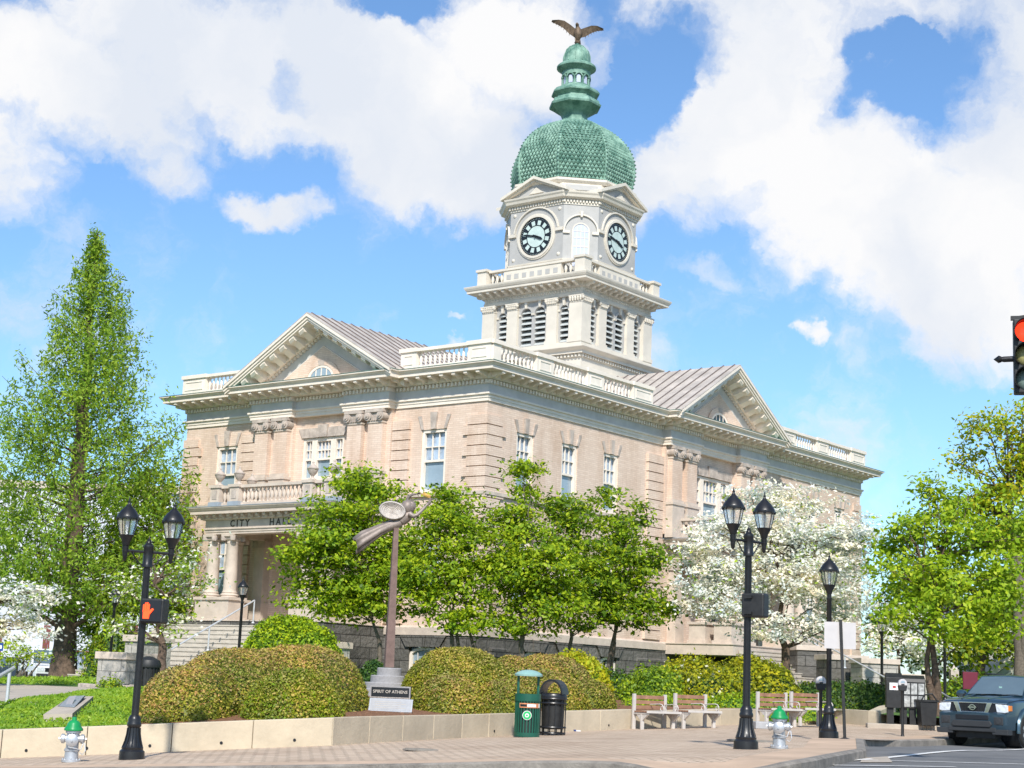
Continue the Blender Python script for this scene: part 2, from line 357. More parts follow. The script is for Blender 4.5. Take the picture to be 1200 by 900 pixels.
def broad_tree(name, label, cat, base, lobes, mats, probs, leaf=.16, clump=.5, dens=1.0, perclump=55, trunk_r=.15, bark='bark', fork=None, group=None, flatc=.55, shell=.45, up=.8, stems=1, blossom=None, nbr=26, fill=1.0):
    """base: world point; lobes: (px,py,d,rx_px,ry_px)."""
    t = thing(name, base, label, cat, group)
    B = Vector(base); mb = MB(); Cs = []; Ns = []; cl = []
    for (px, py, d, rx, ry) in lobes:
        c = at(px, py, d) - B; s = scl(d); ax = Vector((rx * s, (rx + ry) * .5 * s, ry * s)); vol = ax.x * ax.y * ax.z
        nc = max(5, int(dens * 5.6 * vol ** .8 / clump ** 2 * fill))
        u = sph(nc); rr = rng.random(nc)[:, None] ** shell
        P = u * rr * np.array(ax)[None] * (1 + .13 * rng.normal(size=(nc, 1))) + np.array(c)[None]
        for p, uu in zip(P, u): cl.append((p, uu, ax))
    for p, uu, ax in cl:
        k = int(perclump * (.5 + rng.random())); cs = clump * (.6 + .8 * rng.random())
        q = rng.normal(size=(k, 3)) * np.array([1, 1, flatc]) * cs * .5
        Cs.append(q + p); Ns.append(np.repeat((uu * .5 + np.array([0, -.25, up]))[None], k, 0))
    C = np.concatenate(Cs); Nn = np.concatenate(Ns)
    fk = Vector((0, 0, fork if fork else 1.8))
    cen = np.mean([c[0] for c in cl], 0)
    tops = []
    for s_ in range(stems):
        off = Vector((rng.normal() * .12 * (stems > 1), rng.normal() * .12 * (stems > 1), 0))
        f2 = fk + Vector(((cen[0]) * .12 + rng.normal() * .35 * (stems > 1), (cen[1]) * .12, rng.normal() * .2 * (stems > 1)))
        a = branch(mb, off, f2, trunk_r * 1.0, trunk_r * .72, bark, 0, 6, .02); 
        mb.lathe([(trunk_r * 1.5, -.25), (trunk_r * 1.35, .02), (trunk_r * 1.02, .35)], off.x, off.y, 9, 0, bark)
        tops.append(f2)
        topz = max(c[0][2] for c in cl) * .85
        lead = Vector((cen[0] + rng.normal() * .3, cen[1], topz)); pts = branch(mb, f2, lead, trunk_r * .62, trunk_r * .06, bark, 0, 6, .05); tops += pts[1:5]
    idx = rng.permutation(len(cl))[:nbr]
    for i in idx:
        p = Vector(cl[i][0]); o = min(tops, key=lambda q: (q - p).length + max(0, q.z - p.z + .3) * 3)
        branch(mb, o, p, trunk_r * .24, trunk_r * .045, bark, .05, 5, .07)
        if rng.random() < .7:
            j = idx[rng.integers(len(idx))]; 
    mb.build('trunk', t, 60)
    leaf_object('crown', t, C, leaf, mats, probs, Nn, .75)
    if blossom:
        pass
    return t

def mound(name, label, cat, parts, mats, probs, leaf=.06, n=9000, group=None, core='hedC', jitter=.04, up=.3, power=2.4, aspect=.6, rough=0.0, top=None):
    """parts: (px_center, py_top, py_bottom, d, halfwidth_px, halfdepth_m)"""
    E = []
    for (px, pt, pb, d, hw, hd) in parts:
        b = at(px, pb, d); z1 = at(px, pt, d).z; E.append((Vector((b.x, b.y, b.z - .25)), hw * scl(d), hd, z1 - b.z + .25))
    base = E[0][0].copy(); base.z += .25
    t = thing(name, base, label, cat, group)
    ar = [((a * b + (a + b) * h) * 1.0) for (_, a, b, h) in E]; C = []; Nn = []; core_mb = MB()
    def inside(p, e, f=1.0):
        c, a, b, h = e; return (np.abs((p[:, 0] - c.x) / a) ** power + np.abs((p[:, 1] - c.y) / b) ** power + (np.maximum(p[:, 2] - c.z, 0) / h) ** power) < f
    for i, e in enumerate(E):
        c, a, b, h = e; k = int(n * ar[i] / sum(ar) * 1.25)
        u = sph(k); u[:, 2] = np.abs(u[:, 2]); r = (np.abs(u) ** power).sum(1) ** (-1 / power); p = u * r[:, None]
        nn = np.sign(p) * np.abs(p) ** (power - 1) / np.array([a, b, h]); nn /= np.linalg.norm(nn, axis=1)[:, None]
        w = p * np.array([a, b, h]) + np.array(c)
        ph = rng.random(3) * 6; lump = rough * (np.sin(w[:, 0] * 5 + ph[0]) * np.sin(w[:, 2] * 6 + ph[1]) + np.sin(w[:, 0] * 11 + w[:, 1] * 9 + ph[2]) * .5)
        w = w + nn * (rng.normal(size=(k, 1)) * jitter + lump[:, None]) 
        keep = np.ones(k, bool)
        for j, e2 in enumerate(E):
            if j != i: keep &= ~inside(w, e2, .93)
        C.append(w[keep]); Nn.append(nn[keep])
        vs = []; fs = []; nu, nvv = 28, 10
        for q in range(nvv + 1):
            el = q / nvv * math.pi / 2
            for s_ in range(nu):
                az = 2 * math.pi * s_ / nu; uu = np.array([math.cos(el) * math.cos(az), math.cos(el) * math.sin(az), math.sin(el)])
                rr = (np.abs(uu) ** power).sum() ** (-1 / power) * .955; vs.append((c.x + uu[0] * rr * a - base.x, c.y + uu[1] * rr * b - base.y, c.z + uu[2] * rr * h - base.z))
        for q in range(nvv):
            for s_ in range(nu): fs.append((q * nu + s_, q * nu + (s_ + 1) % nu, (q + 1) * nu + (s_ + 1) % nu, (q + 1) * nu + s_))
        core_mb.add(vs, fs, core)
    C = np.concatenate(C) - np.array(base); Nn = np.concatenate(Nn)
    mo = rng.choice(len(mats), size=len(C), p=np.array(probs) / sum(probs))
    if top is not None:      # fresh coloured growth on the upper faces
        mt_ = rng.choice(len(mats), size=len(C), p=np.array(top) / sum(top)); kk = rng.random(len(C)) < np.clip((Nn[:, 2] - .25) * 1.5 + .25 * np.sin(C[:, 0] * 2.3 + 1) , 0, .95); mo = np.where(kk, mt_, mo)
    Nn = Nn + np.array([0, 0, up])
    leaf_object('foliage', t, C, leaf, mats, probs, Nn, .8, aspect, extra=core_mb, mi_over=mo)
    return t

M['paleglass'] = mat('glass tinted as sky reflection', (.50, .54, .66), .2, var=.08, scale=2, spec=.8)  # pale base colour stands in for the sky's reflection

# ================================================================== CITY HALL
W_, D_, MX, MY = 18.0, 33.4, -9.07, 17.4
HB = thing('city_hall', (-.94, 64.62, 3.794), 'tan brick classical city hall with white cornice, corner clock tower and green copper dome', 'building', rz=R(-38.147))
BF, BS = 4.1, 4.45     # half widths of the bays carrying the pediments
simple = [(-W_, 0), (MX - BF, 0), (MX - BF, -.45), (MX + BF, -.45), (MX + BF, 0), (0, 0), (0, MY - BS), (.45, MY - BS), (.45, MY + BS), (0, MY + BS), (0, D_), (-W_, D_)]
broken = [(-W_, 0), (MX - BF, 0), (MX - BF, -.45), (MX - 1.6, -.45), (MX - 1.6, -.2), (MX + 1.6, -.2), (MX + 1.6, -.45), (MX + BF, -.45), (MX + BF, 0), (0, 0),
          (0, MY - BS), (.45, MY - BS), (.45, MY - 1.9), (.2, MY - 1.9), (.2, MY + 1.9), (.45, MY + 1.9), (.45, MY + BS), (0, MY + BS), (0, D_), (-W_, D_)]

# face frames: maps (s, out, z) of a facade to building coordinates; s runs left to right seen from outside
def front(s, o, z): return (s, -o, z)
def side(s, o, z): return (o, s, z)
XF = Matrix(((1, 0, 0, 0), (0, 1, 0, 0), (0, 0, 1, 0), (0, 0, 0, 1)))                 # local: x=s, y=-out
XS = Matrix(((0, -1, 0, 0), (1, 0, 0, 0), (0, 0, 1, 0), (0, 0, 0, 1)))               # x=s -> +y ; y=-out -> +x
# wall with openings: list of (s0,s1,z0,z1) per face ; thick wall built as grid cells
def wall_grid(mb, s0, s1, z0, z1, opens, k, X, y0=0, th=.45):
    ss = sorted({s0, s1, *[o[0] for o in opens], *[o[1] for o in opens]}); zs = sorted({z0, z1, *[o[2] for o in opens], *[o[3] for o in opens]})
    V = {}
    def vid(i, j):
        if (i, j) not in V: V[(i, j)] = len(vs); vs.append((ss[i], y0, zs[j]))
        return V[(i, j)]
    vs = []; fs = []
    for i in range(len(ss) - 1):
        for j in range(len(zs) - 1):
            cx = (ss[i] + ss[i + 1]) / 2; cz = (zs[j] + zs[j + 1]) / 2
            if any(o[0] < cx < o[1] and o[2] < cz < o[3] for o in opens): continue
            fs.append((vid(i, j), vid(i + 1, j), vid(i + 1, j + 1), vid(i, j + 1)))
    mb.add(vs, fs, k, X)
    for o in opens:
        a, b, c, d = o[:4]
        mb.add([(a, y0, c), (b, y0, c), (b, y0, d), (a, y0, d), (a, y0 + th, c), (b, y0 + th, c), (b, y0 + th, d), (a, y0 + th, d)],
               [(0, 4, 5, 1), (1, 5, 6, 2), (2, 6, 7, 3), (3, 7, 4, 0)], k, X)

def window(parent, X, s0, s1, z0, z1, y=0, cols=3, pane='pane', low='pane_grey', label=None, name='window', frame='white', rows=2, casing=.13, split=.5):
    """sash window: casing, meeting rail, muntins in the upper sash; pane child."""
    f = MB(); c = casing; yy = y + .14
    f.box(s0, s0 + c, yy - .09, yy + .06, z0, z1, frame, X); f.box(s1 - c, s1, yy - .09, yy + .06, z0, z1, frame, X)
    f.box(s0 + c, s1 - c, yy - .09, yy + .06, z1 - c, z1, frame, X); f.box(s0 + c, s1 - c, yy - .12, yy + .06, z0, z0 + c, frame, X)
    zm = z0 + (z1 - z0) * split; f.box(s0 + c, s1 - c, yy - .04, yy + .05, zm - .045, zm + .045, frame, X)
    for i in range(1, cols):
        x = s0 + c + (s1 - s0 - 2 * c) * i / cols; f.box(x - .02, x + .02, yy - .02, yy + .05, zm + .045, z1 - c, frame, X)
    for j in range(1, rows):
        z = zm + (z1 - c - zm) * j / rows; f.box(s0 + c, s1 - c, yy - .018, yy + .048, z - .02, z + .02, frame, X)
    w = f.build(name, parent)
    p = MB(); p.box(s0 + c * .5, s1 - c * .5, yy + .07, yy + .09, zm, z1 - c * .5, pane, X); p.box(s0 + c * .5, s1 - c * .5, yy + .07, yy + .09, z0 + c * .5, zm - .001, low, X)
    q = p.build('pane', w)
    if label: w['label'] = label
    return w
def lintel(_, X, s0, s1, z, h=.58, y=0, keys=3, full=False):
    mb = MB(); _lintel(mb, X, s0, s1, z, h, y, keys, full); mb.build('lintel', HB)
def _lintel(mb, X, s0, s1, z, h=.58, y=0, keys=3, full=False):
    """splayed flat arch: keystone and end voussoirs, or a full row"""
    w = s1 - s0; sp = .22; n = 5 if full else 5
    for i in range(n):
        if not full and i in (1, 3): continue
        a, b = i / n, (i + 1) / n
        x0, x1 = s0 + a * w, s0 + b * w; X0, X1 = s0 - sp + a * (w + 2 * sp), s0 - sp + b * (w + 2 * sp)
        hh = h + (.12 if i == 2 else 0); pr = .05 + (.05 if i == 2 else 0)
        if not full:
            if i == 2: x0, x1, X0, X1 = s0 + w * .41, s0 + w * .59, s0 + w * .36, s0 + w * .64
            elif i == 0: x1 = x0 + .13; X1 = X0 + .2
            else: x0 = x1 - .13; X0 = X1 - .2
        mb.prism([(x0 + .006, z), (x1 - .006, z), (X1 - .006, z + hh), (X0 + .006, z + hh)], y - pr, y + .05, 'stone_dark' if i != 2 or full else 'stone_dark', X)

wb = MB(); st = MB()
fw = [(-15.83, -14.47), (-3.42, -2.08)]
tri_f = (MX - 1.23, MX + 1.23)
sw = [(1.98, 3.12), (5.13, 6.27), (8.24, 9.38)]; sw2 = [(D_ - b, D_ - a) for a, b in sw]
tri_s = (MY - 1.72, MY + 1.72)
up = (5.42, 8.02); lo = (1.0, 3.9)
fo = [(a, b, *up) for a, b in fw] + [(a, b, *lo) for a, b in fw]
so = [(a, b, *up) for a, b in sw + sw2] + [(a, b, *lo) for a, b in sw + sw2]
wall_grid(wb, -W_, MX - BF, 0, 9.02, [o for o in fo if o[0] < -10], 'brick', XF)
wall_grid(wb, MX + BF, 0, 0, 9.02, [o for o in fo if o[0] > -10], 'brick', XF)
wall_grid(wb, MX - BF, MX + BF, 0, 9.02, [(*tri_f, 6.2, 8.08), (MX - 1.1, MX + 1.1, 0, 3.4)], 'brick', XF, y0=0)
wall_grid(wb, 0, MY - BS, 0, 9.02, [o for o in so if o[0] < 12], 'brick', XS)
wall_grid(wb, MY + BS, D_, 0, 9.02, [o for o in so if o[0] > 12], 'brick', XS)
wall_grid(wb, MY - BS, MY + BS, 0, 9.02, [(*tri_s, 5.6, 8.02), (MY - 1.1, MY + 1.1, 0, 3.4)], 'brick', XS)
wb.add([(-W_, 0, 0), (-W_, D_, 0), (-W_, D_, 9.02), (-W_, 0, 9.02), (0, D_, 0), (0, D_, 9.02)], [(0, 1, 2, 3), (1, 4, 5, 2)], 'brick')
# quoins: raised bands at the corners and at the sides of the bays
def quoins(X, s0, s1, y, alt, zt=8.75, z0=.1, pr=.09):
    z = z0; i = 0
    while z + .42 < zt + .1:
        e0, e1 = s0, s1
        if alt == 'r' and i % 2: e1 = s1 - .22
        if alt == 'l' and i % 2: e0 = s0 + .22
        wb.box(e0, e1, y - pr, y + .04, z, z + .375, 'brick', X); z += .42; i += 1
quoins(XF, -W_ - .08, -W_ + 1.15, 0, 'r'); quoins(XF, -1.15, .0895, 0, 'l')
quoins(XS, -.0005, 1.15, 0, 'r'); quoins(XS, D_ - 1.15, D_, 0, 'l')
quoins(XF, MX - BF - .95, MX - BF - .02, 0, '', pr=.14); quoins(XF, MX + BF + .02, MX + BF + .95, 0, '', pr=.14)
quoins(XS, MY - BS - 1.3, MY - BS - .02, 0, '', pr=.14); quoins(XS, MY + BS + .02, MY + BS + 1.3, 0, '', pr=.14)
# pilaster backing strips between and beside the pilasters
for X, c, b, i0 in ((XF, MX, BF, 1.7), (XS, MY, BS, 2.0)):
    for sg in (-1, 1):
        a0, a1 = c + sg * i0, c + sg * b
        wb.box(min(a0, a1), max(a0, a1), -.2, .02, 4.9, 9.0, 'brick', X)
wb.build('wall', HB)
# foundation
fb = MB()
ff = [(-7.4, -6.2, -1.9, -.95), (-3.45, -1.85, -1.9, -.8)]; sf = [(2.9, 4.0, -1.9, -.8), (5.3, 6.4, -1.9, -.8), (8.3, 9.5, -2.4, -.8), (MY - 2.4, MY - .5, -3, -.62)] + [(D_ - 9.5, D_ - 8.3, -1.9, -.8)]
wall_grid(fb, -W_ - .12, .12, -4.5, -.36, ff, 'granite', XF, y0=-.12, th=.6); wall_grid(fb, -.12, D_, -4.5, -.36, sf, 'granite', XS, y0=-.12, th=.6)
fb.add([(-W_ - .12, -.12, -4.5), (-W_ - .12, D_, -4.5), (-W_ - .12, D_, -.36), (-W_ - .12, -.12, -.36), (.12, D_, -4.5), (.12, D_, -.36)], [(0, 1, 2, 3), (1, 4, 5, 2)], 'granite')
# rock faced blocks standing proud
for X, s0, s1, op in ((XF, -W_ - .1, -.2, ff), (XS, .05, D_ - .3, sf)):
    z = -4.4; r = 0
    while z < -.8:
        s = s0 + (r % 2) * .5
        while s < s1 - .9:
            w = .95 + .35 * rng.random(); e = min(s + w, s1)
            if not any(a - .42 < e and s < b + .42 and c - .1 < z + .44 and z < d + .5 for a, b, c, d in op):
                p = .16 + .07 * rng.random(); q = [(s + .02, -.1, z + .02), (e - .02, -.1, z + .02), (e - .02, -.1, z + .44), (s + .02, -.1, z + .44)]
                i = .07; q2 = [(s + i, -p, z + i), (e - i, -p - .02 * rng.random(), z + i), (e - i, -p, z + .44 - i), (s + i, -p - .03 * rng.random(), z + .44 - i)]
                fb.add(q + q2, [(4, 5, 6, 7), (0, 1, 5, 4), (1, 2, 6, 5), (2, 3, 7, 6), (3, 0, 4, 7)], 'granite', X)
            s = e
        z += .46; r += 1
for X, op in ((XF, ff), (XS, sf)):
    for a, b, c, d in op:   # voussoirs above each basement window
        for i in range(7):
            t0, t1 = -1 + 2 * i / 7, -1 + 2 * (i + 1) / 7; m = (a + b) / 2; h = (b - a) / 2 + .1
            fb.prism([(m + t0 * h, d - .02), (m + t1 * h - .02, d - .02), (m + t1 * (h + .32) - .02, -.37), (m + t0 * (h + .32), -.37)], -.22 - .05 * (i == 3), -.11, 'granite', X)
fb.build('foundation_wall', HB)
wt = MB(); wt.sweep([(-.1, -.35), (.17, -.35), (.17, -.05), (.06, 0.02), (-.1, .02)], [(-W_, 0), (0, 0), (0, D_), (-W_, D_)], 'stone'); wt.build('water_table', HB)
for X, a, b in ((XF, -W_, MX - BF - 1), (XF, MX + BF + 1, .08), (XS, -.08, MY - BS - 1.4), (XS, MY + BS + 1.4, D_)):
    sc = MB(); sc.box(a, b, -.12, .02, 5.24, 5.38, 'stone', X); sc.build('string_course', HB)
# windows
for a, b in fw:
    window(HB, XF, a, b, *up); window(HB, XF, a, b, *lo); lintel(st, XF, a, b, up[1]); lintel(st, XF, a, b, lo[1])
for a, b in sw + sw2:
    window(HB, XS, a, b, *up); window(HB, XS, a, b, *lo); lintel(st, XS, a, b, up[1], .5); lintel(st, XS, a, b, lo[1], .5)
for X, (a, b), z0, z1 in ((XF, tri_f, 6.2, 8.08), (XS, tri_s, 5.6, 8.02)):
    w = b - a; s = w * .26
    window(HB, X, a, a + s, z0, z1, cols=2, name='window', label='narrow left light of a triple window')
    window(HB, X, a + s + .01, b - s - .01, z0, z1, cols=4, casing=.17, label='wide middle light of a triple window'); window(HB, X, b - s, b, z0, z1, cols=2, label='narrow right light of a triple window')
    lintel(st, X, a - .05, b + .05, z1, .42, full=True)

# entrances behind porticos: arched fanlight door
for X, c in ((XF, MX), (XS, MY)):
    d = MB(); r = 1.1
    d.box(c - r, c + r, .3, .34, 0, 2.3, 'pane_dark', X)
    d.prism([(c + r * math.cos(t), 2.3 + r * math.sin(t)) for t in np.linspace(0, math.pi, 15)], .3, .34, 'pane_dark', X)
    for sx in (-r, -.4, .4, r - .08): d.box(c + sx, c + sx + .08, .2, .31, 0, 2.3, 'bluegrey', X)
    for z in (.9, 1.6, 2.27): d.box(c - r, c + r, .22, .305, z, z + .07, 'bluegrey', X)
    for t in (45, 90, 135): d.prism([(c + .03, 2.3), (c - .03, 2.3), (c - .03 + r * math.cos(R(t)), 2.3 + r * math.sin(R(t))), (c + .03 + r * math.cos(R(t)), 2.3 + r * math.sin(R(t)))], .24, .3, 'bluegrey', X)
    d.build('door', HB)
# basement windows
for X, op in ((XF, ff), (XS, sf)):
    for i, (a, b, c, d) in enumerate(op):
        if d == -.62:
            f = MB(); f.box(a, b, .3, .35, c, d, 'dark', X); f.prism([(a, d - .3), (a, d + .02), (a + .5, d + .02)], -.09, .3, 'granite', X); f.prism([(b, d - .3), (b, d + .02), (b - .5, d + .02)], -.09, .3, 'granite', X); f.build('vault_opening', HB); continue
        f = MB(); m = (a + b) / 2; w = (b - a) / 2
        hz = d - .32
        arc = [(m + w * math.cos(t), hz + .3 * math.sin(t)) for t in np.linspace(0, math.pi, 11)]
        ia = [(m + (w - .13) * math.cos(t), hz + .18 * math.sin(t)) for t in np.linspace(0, math.pi, 11)]
        if i == 0 and X is XF:
            f.box(a, b, -.02, .04, hz - .08, hz, 'white', X); f.prism(arc, -.03, .03, 'stone', X)
        else:
            for q in range(10): f.prism([arc[q], arc[q + 1], ia[q + 1], ia[q]], -.05, .05, 'white', X)
        f.box(a, a + .13, -.05, .05, c, hz, 'white', X); f.box(b - .13, b, -.05, .05, c, hz, 'white', X); f.box(a + .13, b - .13, -.06, .05, c, c + .1, 'white', X)
        for q in range(1, 4): x = a + (b - a) * q / 4; f.box(x - .025, x + .025, -.01, .03, c, hz + .1, 'bluegrey', X)
        ww = f.build('basement_window', HB); p = MB(); p.box(a + .01, b - .01, .055, .075, c, d - .05, 'pane_dark' if i % 2 == 0 else 'pane_grey', X); p.build('pane', ww)
# pilasters
def pilaster(X, c, w, z0=6.4, z1=9.0, y=-.45):
    p = MB(); p.box(c - w / 2, c + w / 2, y, -.19, z0 + .12, z1 - .6, 'brick', X)
    p.box(c - w / 2 - .05, c + w / 2 + .05, y - .06, -.18, z0 - .02, z0 + .12, 'stone', X)
    z = z1 - .6; p.box(c - w / 2 - .03, c + w / 2 + .03, y - .04, -.18, z, z + .08, 'stone', X)
    # scrolled ionic capital
    p.box(c - w / 2 + .02, c + w / 2 - .02, y - .05, -.18, z + .08, z + .45, 'stone_dark', X); p.box(c - w / 2 - .1, c + w / 2 + .1, y - .14, -.18, z + .45, z + .6, 'stone_dark', X)
    for sg in (-1, 1):
        for r, dy in ((.2, .13), (.12, .18), (.05, .22)):
            cc = [(c + sg * (w / 2 - .06) + r * math.cos(t), z + .29 + r * math.sin(t)) for t in np.linspace(0, 2 * math.pi, 13)[:-1]]; p.prism(cc, y - dy, -.19, 'stone_dark', X)
    for q in range(5): x = c - w * .3 + w * .15 * q; p.box(x - .03, x + .03, y - .1, y, z + .1, z + .3 - abs(q - 2) * .04, 'stone_dark', X)
    p.build('pilaster', HB, 40)
    q = MB(); q.box(c - w / 2 - .08, c + w / 2 + .08, y - .1, -.17, 4.8, z0 - .14, 'stone', X); q.box(c - w / 2 - .13, c + w / 2 + .13, y - .15, -.17, z0 - .14, z0 - .02, 'stone', X); q.box(c - w / 2 - .13, c + w / 2 + .13, y - .15, -.17, 4.75, 5.15, 'stone', X); q.build('pilaster_pedestal', HB)
for X, c, offs, w in ((XF, MX, (2.22, 3.42), .82), (XS, MY, (2.5, 3.8), .86)):
    for sg in (-1, 1):
        for o in offs: pilaster(X, c + sg * o, w)
# entablature
e = MB()
e.sweep([(-.2, 9.0), (.06, 9.0), (.06, 9.13), (.09, 9.14), (.09, 9.24), (.16, 9.27), (.16, 9.34), (-.2, 9.34)], broken, 'white'); e.build('architrave', HB)
e = MB(); e.sweep([(-.3, 9.335), (.05, 9.335), (.05, 9.70), (-.3, 9.70)], broken, 'bluegrey'); e.build('frieze', HB)
def brackets_along(mb, path, z, step, w, dep, h, k, base=0.0, closed=True, margin=.3, scroll=True):
    n = len(path)
    for i in range(n if closed else n - 1):
        a = Vector(path[i]); b = Vector(path[(i + 1) % n]); L = (b - a).length
        if L < .7: continue
        d = (b - a) / L; nn = Vector((d.y, -d.x)); m = max(1, round((L - 2 * margin + 2 * base) / step)); 
        for j in range(m + 1):
            p = a + d * (margin - base + (L - 2 * margin + 2 * base) * j / m)
            X = Matrix(((d.x, nn.x, 0, p.x), (d.y, nn.y, 0, p.y), (0, 0, 1, z), (0, 0, 0, 1)))
            if scroll: mb.prism([(base, 0), (base + .12, -.02), (base + dep * .55, h * .35), (base + dep * .8, h * .28), (base + dep, h * .5), (base + dep, h), (base, h)], -w / 2, w / 2, k, X, axis='x')
            else: mb.box(-w / 2, w / 2, base, base + dep, 0, h, k, X)
dn = MB(); brackets_along(dn, broken, 9.715, .2, .105, .11, .15, 'white', base=.06, margin=.06, scroll=False)
dn.sweep([(-.3, 9.70), (.07, 9.70), (.07, 9.90), (-.3, 9.90)], broken, 'white'); dn.build('dentils', HB)
c = MB(); c.sweep([(-.3, 9.885), (.22, 9.885), (.26, 9.95), (.26, 10.135), (-.3, 10.135)], simple, 'white')
brackets_along(c, simple, 9.93, .63, .17, .56, .205, 'white', base=.25, margin=.2)
c.sweep([(-.3, 10.13), (.86, 10.13), (.86, 10.27), (.90, 10.28), (.93, 10.33), (1.0, 10.37), (1.0, 10.42), (.55, 10.5), (-.3, 10.52)], simple, 'white')
c.build('cornice', HB)
fl = MB(); fl.prism([(-W_ + .2, .3), (-.3, .3), (-.3, D_ - .3), (-W_ + .2, D_ - .3)], 10.3, 10.56, 'roof', axis='z')
fl.sweep([(.52, 10.515), (1.02, 10.425), (1.02, 10.44), (.52, 10.53)], simple, 'copper_dark'); fl.build('flat_roof', HB)
# parapet balustrade
BAL = [(.055, 0), (.055, .04), (.03, .06), (.035, .1), (.068, .2), (.06, .27), (.032, .4), (.03, .44), (.05, .46), (.05, .5)]
def baluster(mb, x, y, z, h, r=1.0, k='white', n=7):
    mb.lathe([(a * r, z + b * h / .5) for a, b in BAL], x, y, n, .3, k, cap=False)
def balustrade(mb, face, segs, z0, zt, off, k='white', step=.26, r=1.0, w=.3, zr=.14):
    """segs: list of ('p'|'b', s0, s1)"""
    for t, a, b in segs:
        if t == 'p':
            x0, y0, _ = face(a, off - w / 2 - .03, 0); x1, y1, _ = face(b, off + w / 2 + .03, 0)
            mb.box(x0, x1, y0, y1, z0, zt - zr, k)
            if b - a > .5:
                x0, y0, _ = face(a + .18, off + w / 2 + .02, 0); x1, y1, _ = face(b - .18, off + w / 2 + .055, 0)
                zz = (z0 + .2, zt - zr - .14)
                mb.box(x0, x1, y0, y1, zz[1] - .04, zz[1], k); mb.box(x0, x1, y0, y1, zz[0], zz[0] + .04, k)
                for (sa, sb) in ((a + .18, a + .22), (b - .22, b - .18)):
                    x0, y0, _ = face(sa, off + w / 2 + .02, 0); x1, y1, _ = face(sb, off + w / 2 + .055, 0); mb.box(x0, x1, y0, y1, zz[0] + .04, zz[1] - .04, k)
            x0, y0, _ = face(a - .06, off - w / 2 - .1, 0); x1, y1, _ = face(b + .06, off + w / 2 + .1, 0); mb.box(x0, x1, y0, y1, zt - zr, zt + .03, k)
        else:
            x0, y0, _ = face(a, off - w / 2, 0); x1, y1, _ = face(b, off + w / 2, 0)
            mb.box(x0, x1, y0, y1, z0, z0 + .13, k)
            x0, y0, _ = face(a + .05, off - w / 2 - .05, 0); x1, y1, _ = face(b - .05, off + w / 2 + .05, 0); mb.box(x0, x1, y0, y1, zt - zr + .01, zt, k)
            n = max(2, round((b - a) / step))
            for i in range(n):
                s = a + (b - a) * (i + .5) / n; x, y, _ = face(s, off, 0); baluster(mb, x, y, z0 + .12, zt - zr - z0 - .1, r, k)
pf = [('p', -17.95, -16.4), ('b', -16.4, -13.55)]; pf2 = [('p', -4.35, -3.5), ('b', -3.5, -.72), ('p', -.72, .43)]
ps = [('p', -.4, .1), ('b', .1, 2.5), ('p', 2.5, 3.65), ('b', 3.65, 6.15), ('p', 6.15, 7.35), ('b', 7.35, 9.7), ('p', 9.7, 11.3)]; ps2 = [('p', 23.2, 24.9), ('b', 24.9, 27.3), ('p', 27.3, 28.6), ('b', 28.6, 31.3), ('p', 31.3, 33.0)]
for face, segs in ((front, pf), (front, pf2), (side, ps), (side, ps2)):
    b = MB(); balustrade(b, face, segs, 10.5, 11.38, .33 if face is side else .33); b.build('balustrade', HB, 50)
bb = MB(); balustrade(bb, lambda s, o, z: (-W_ + .1, s, z), [('p', .2, 2), ('b', 2, 12), ('p', 12, 14)], 10.5, 11.38, 0); bb.build('balustrade', HB, 50)

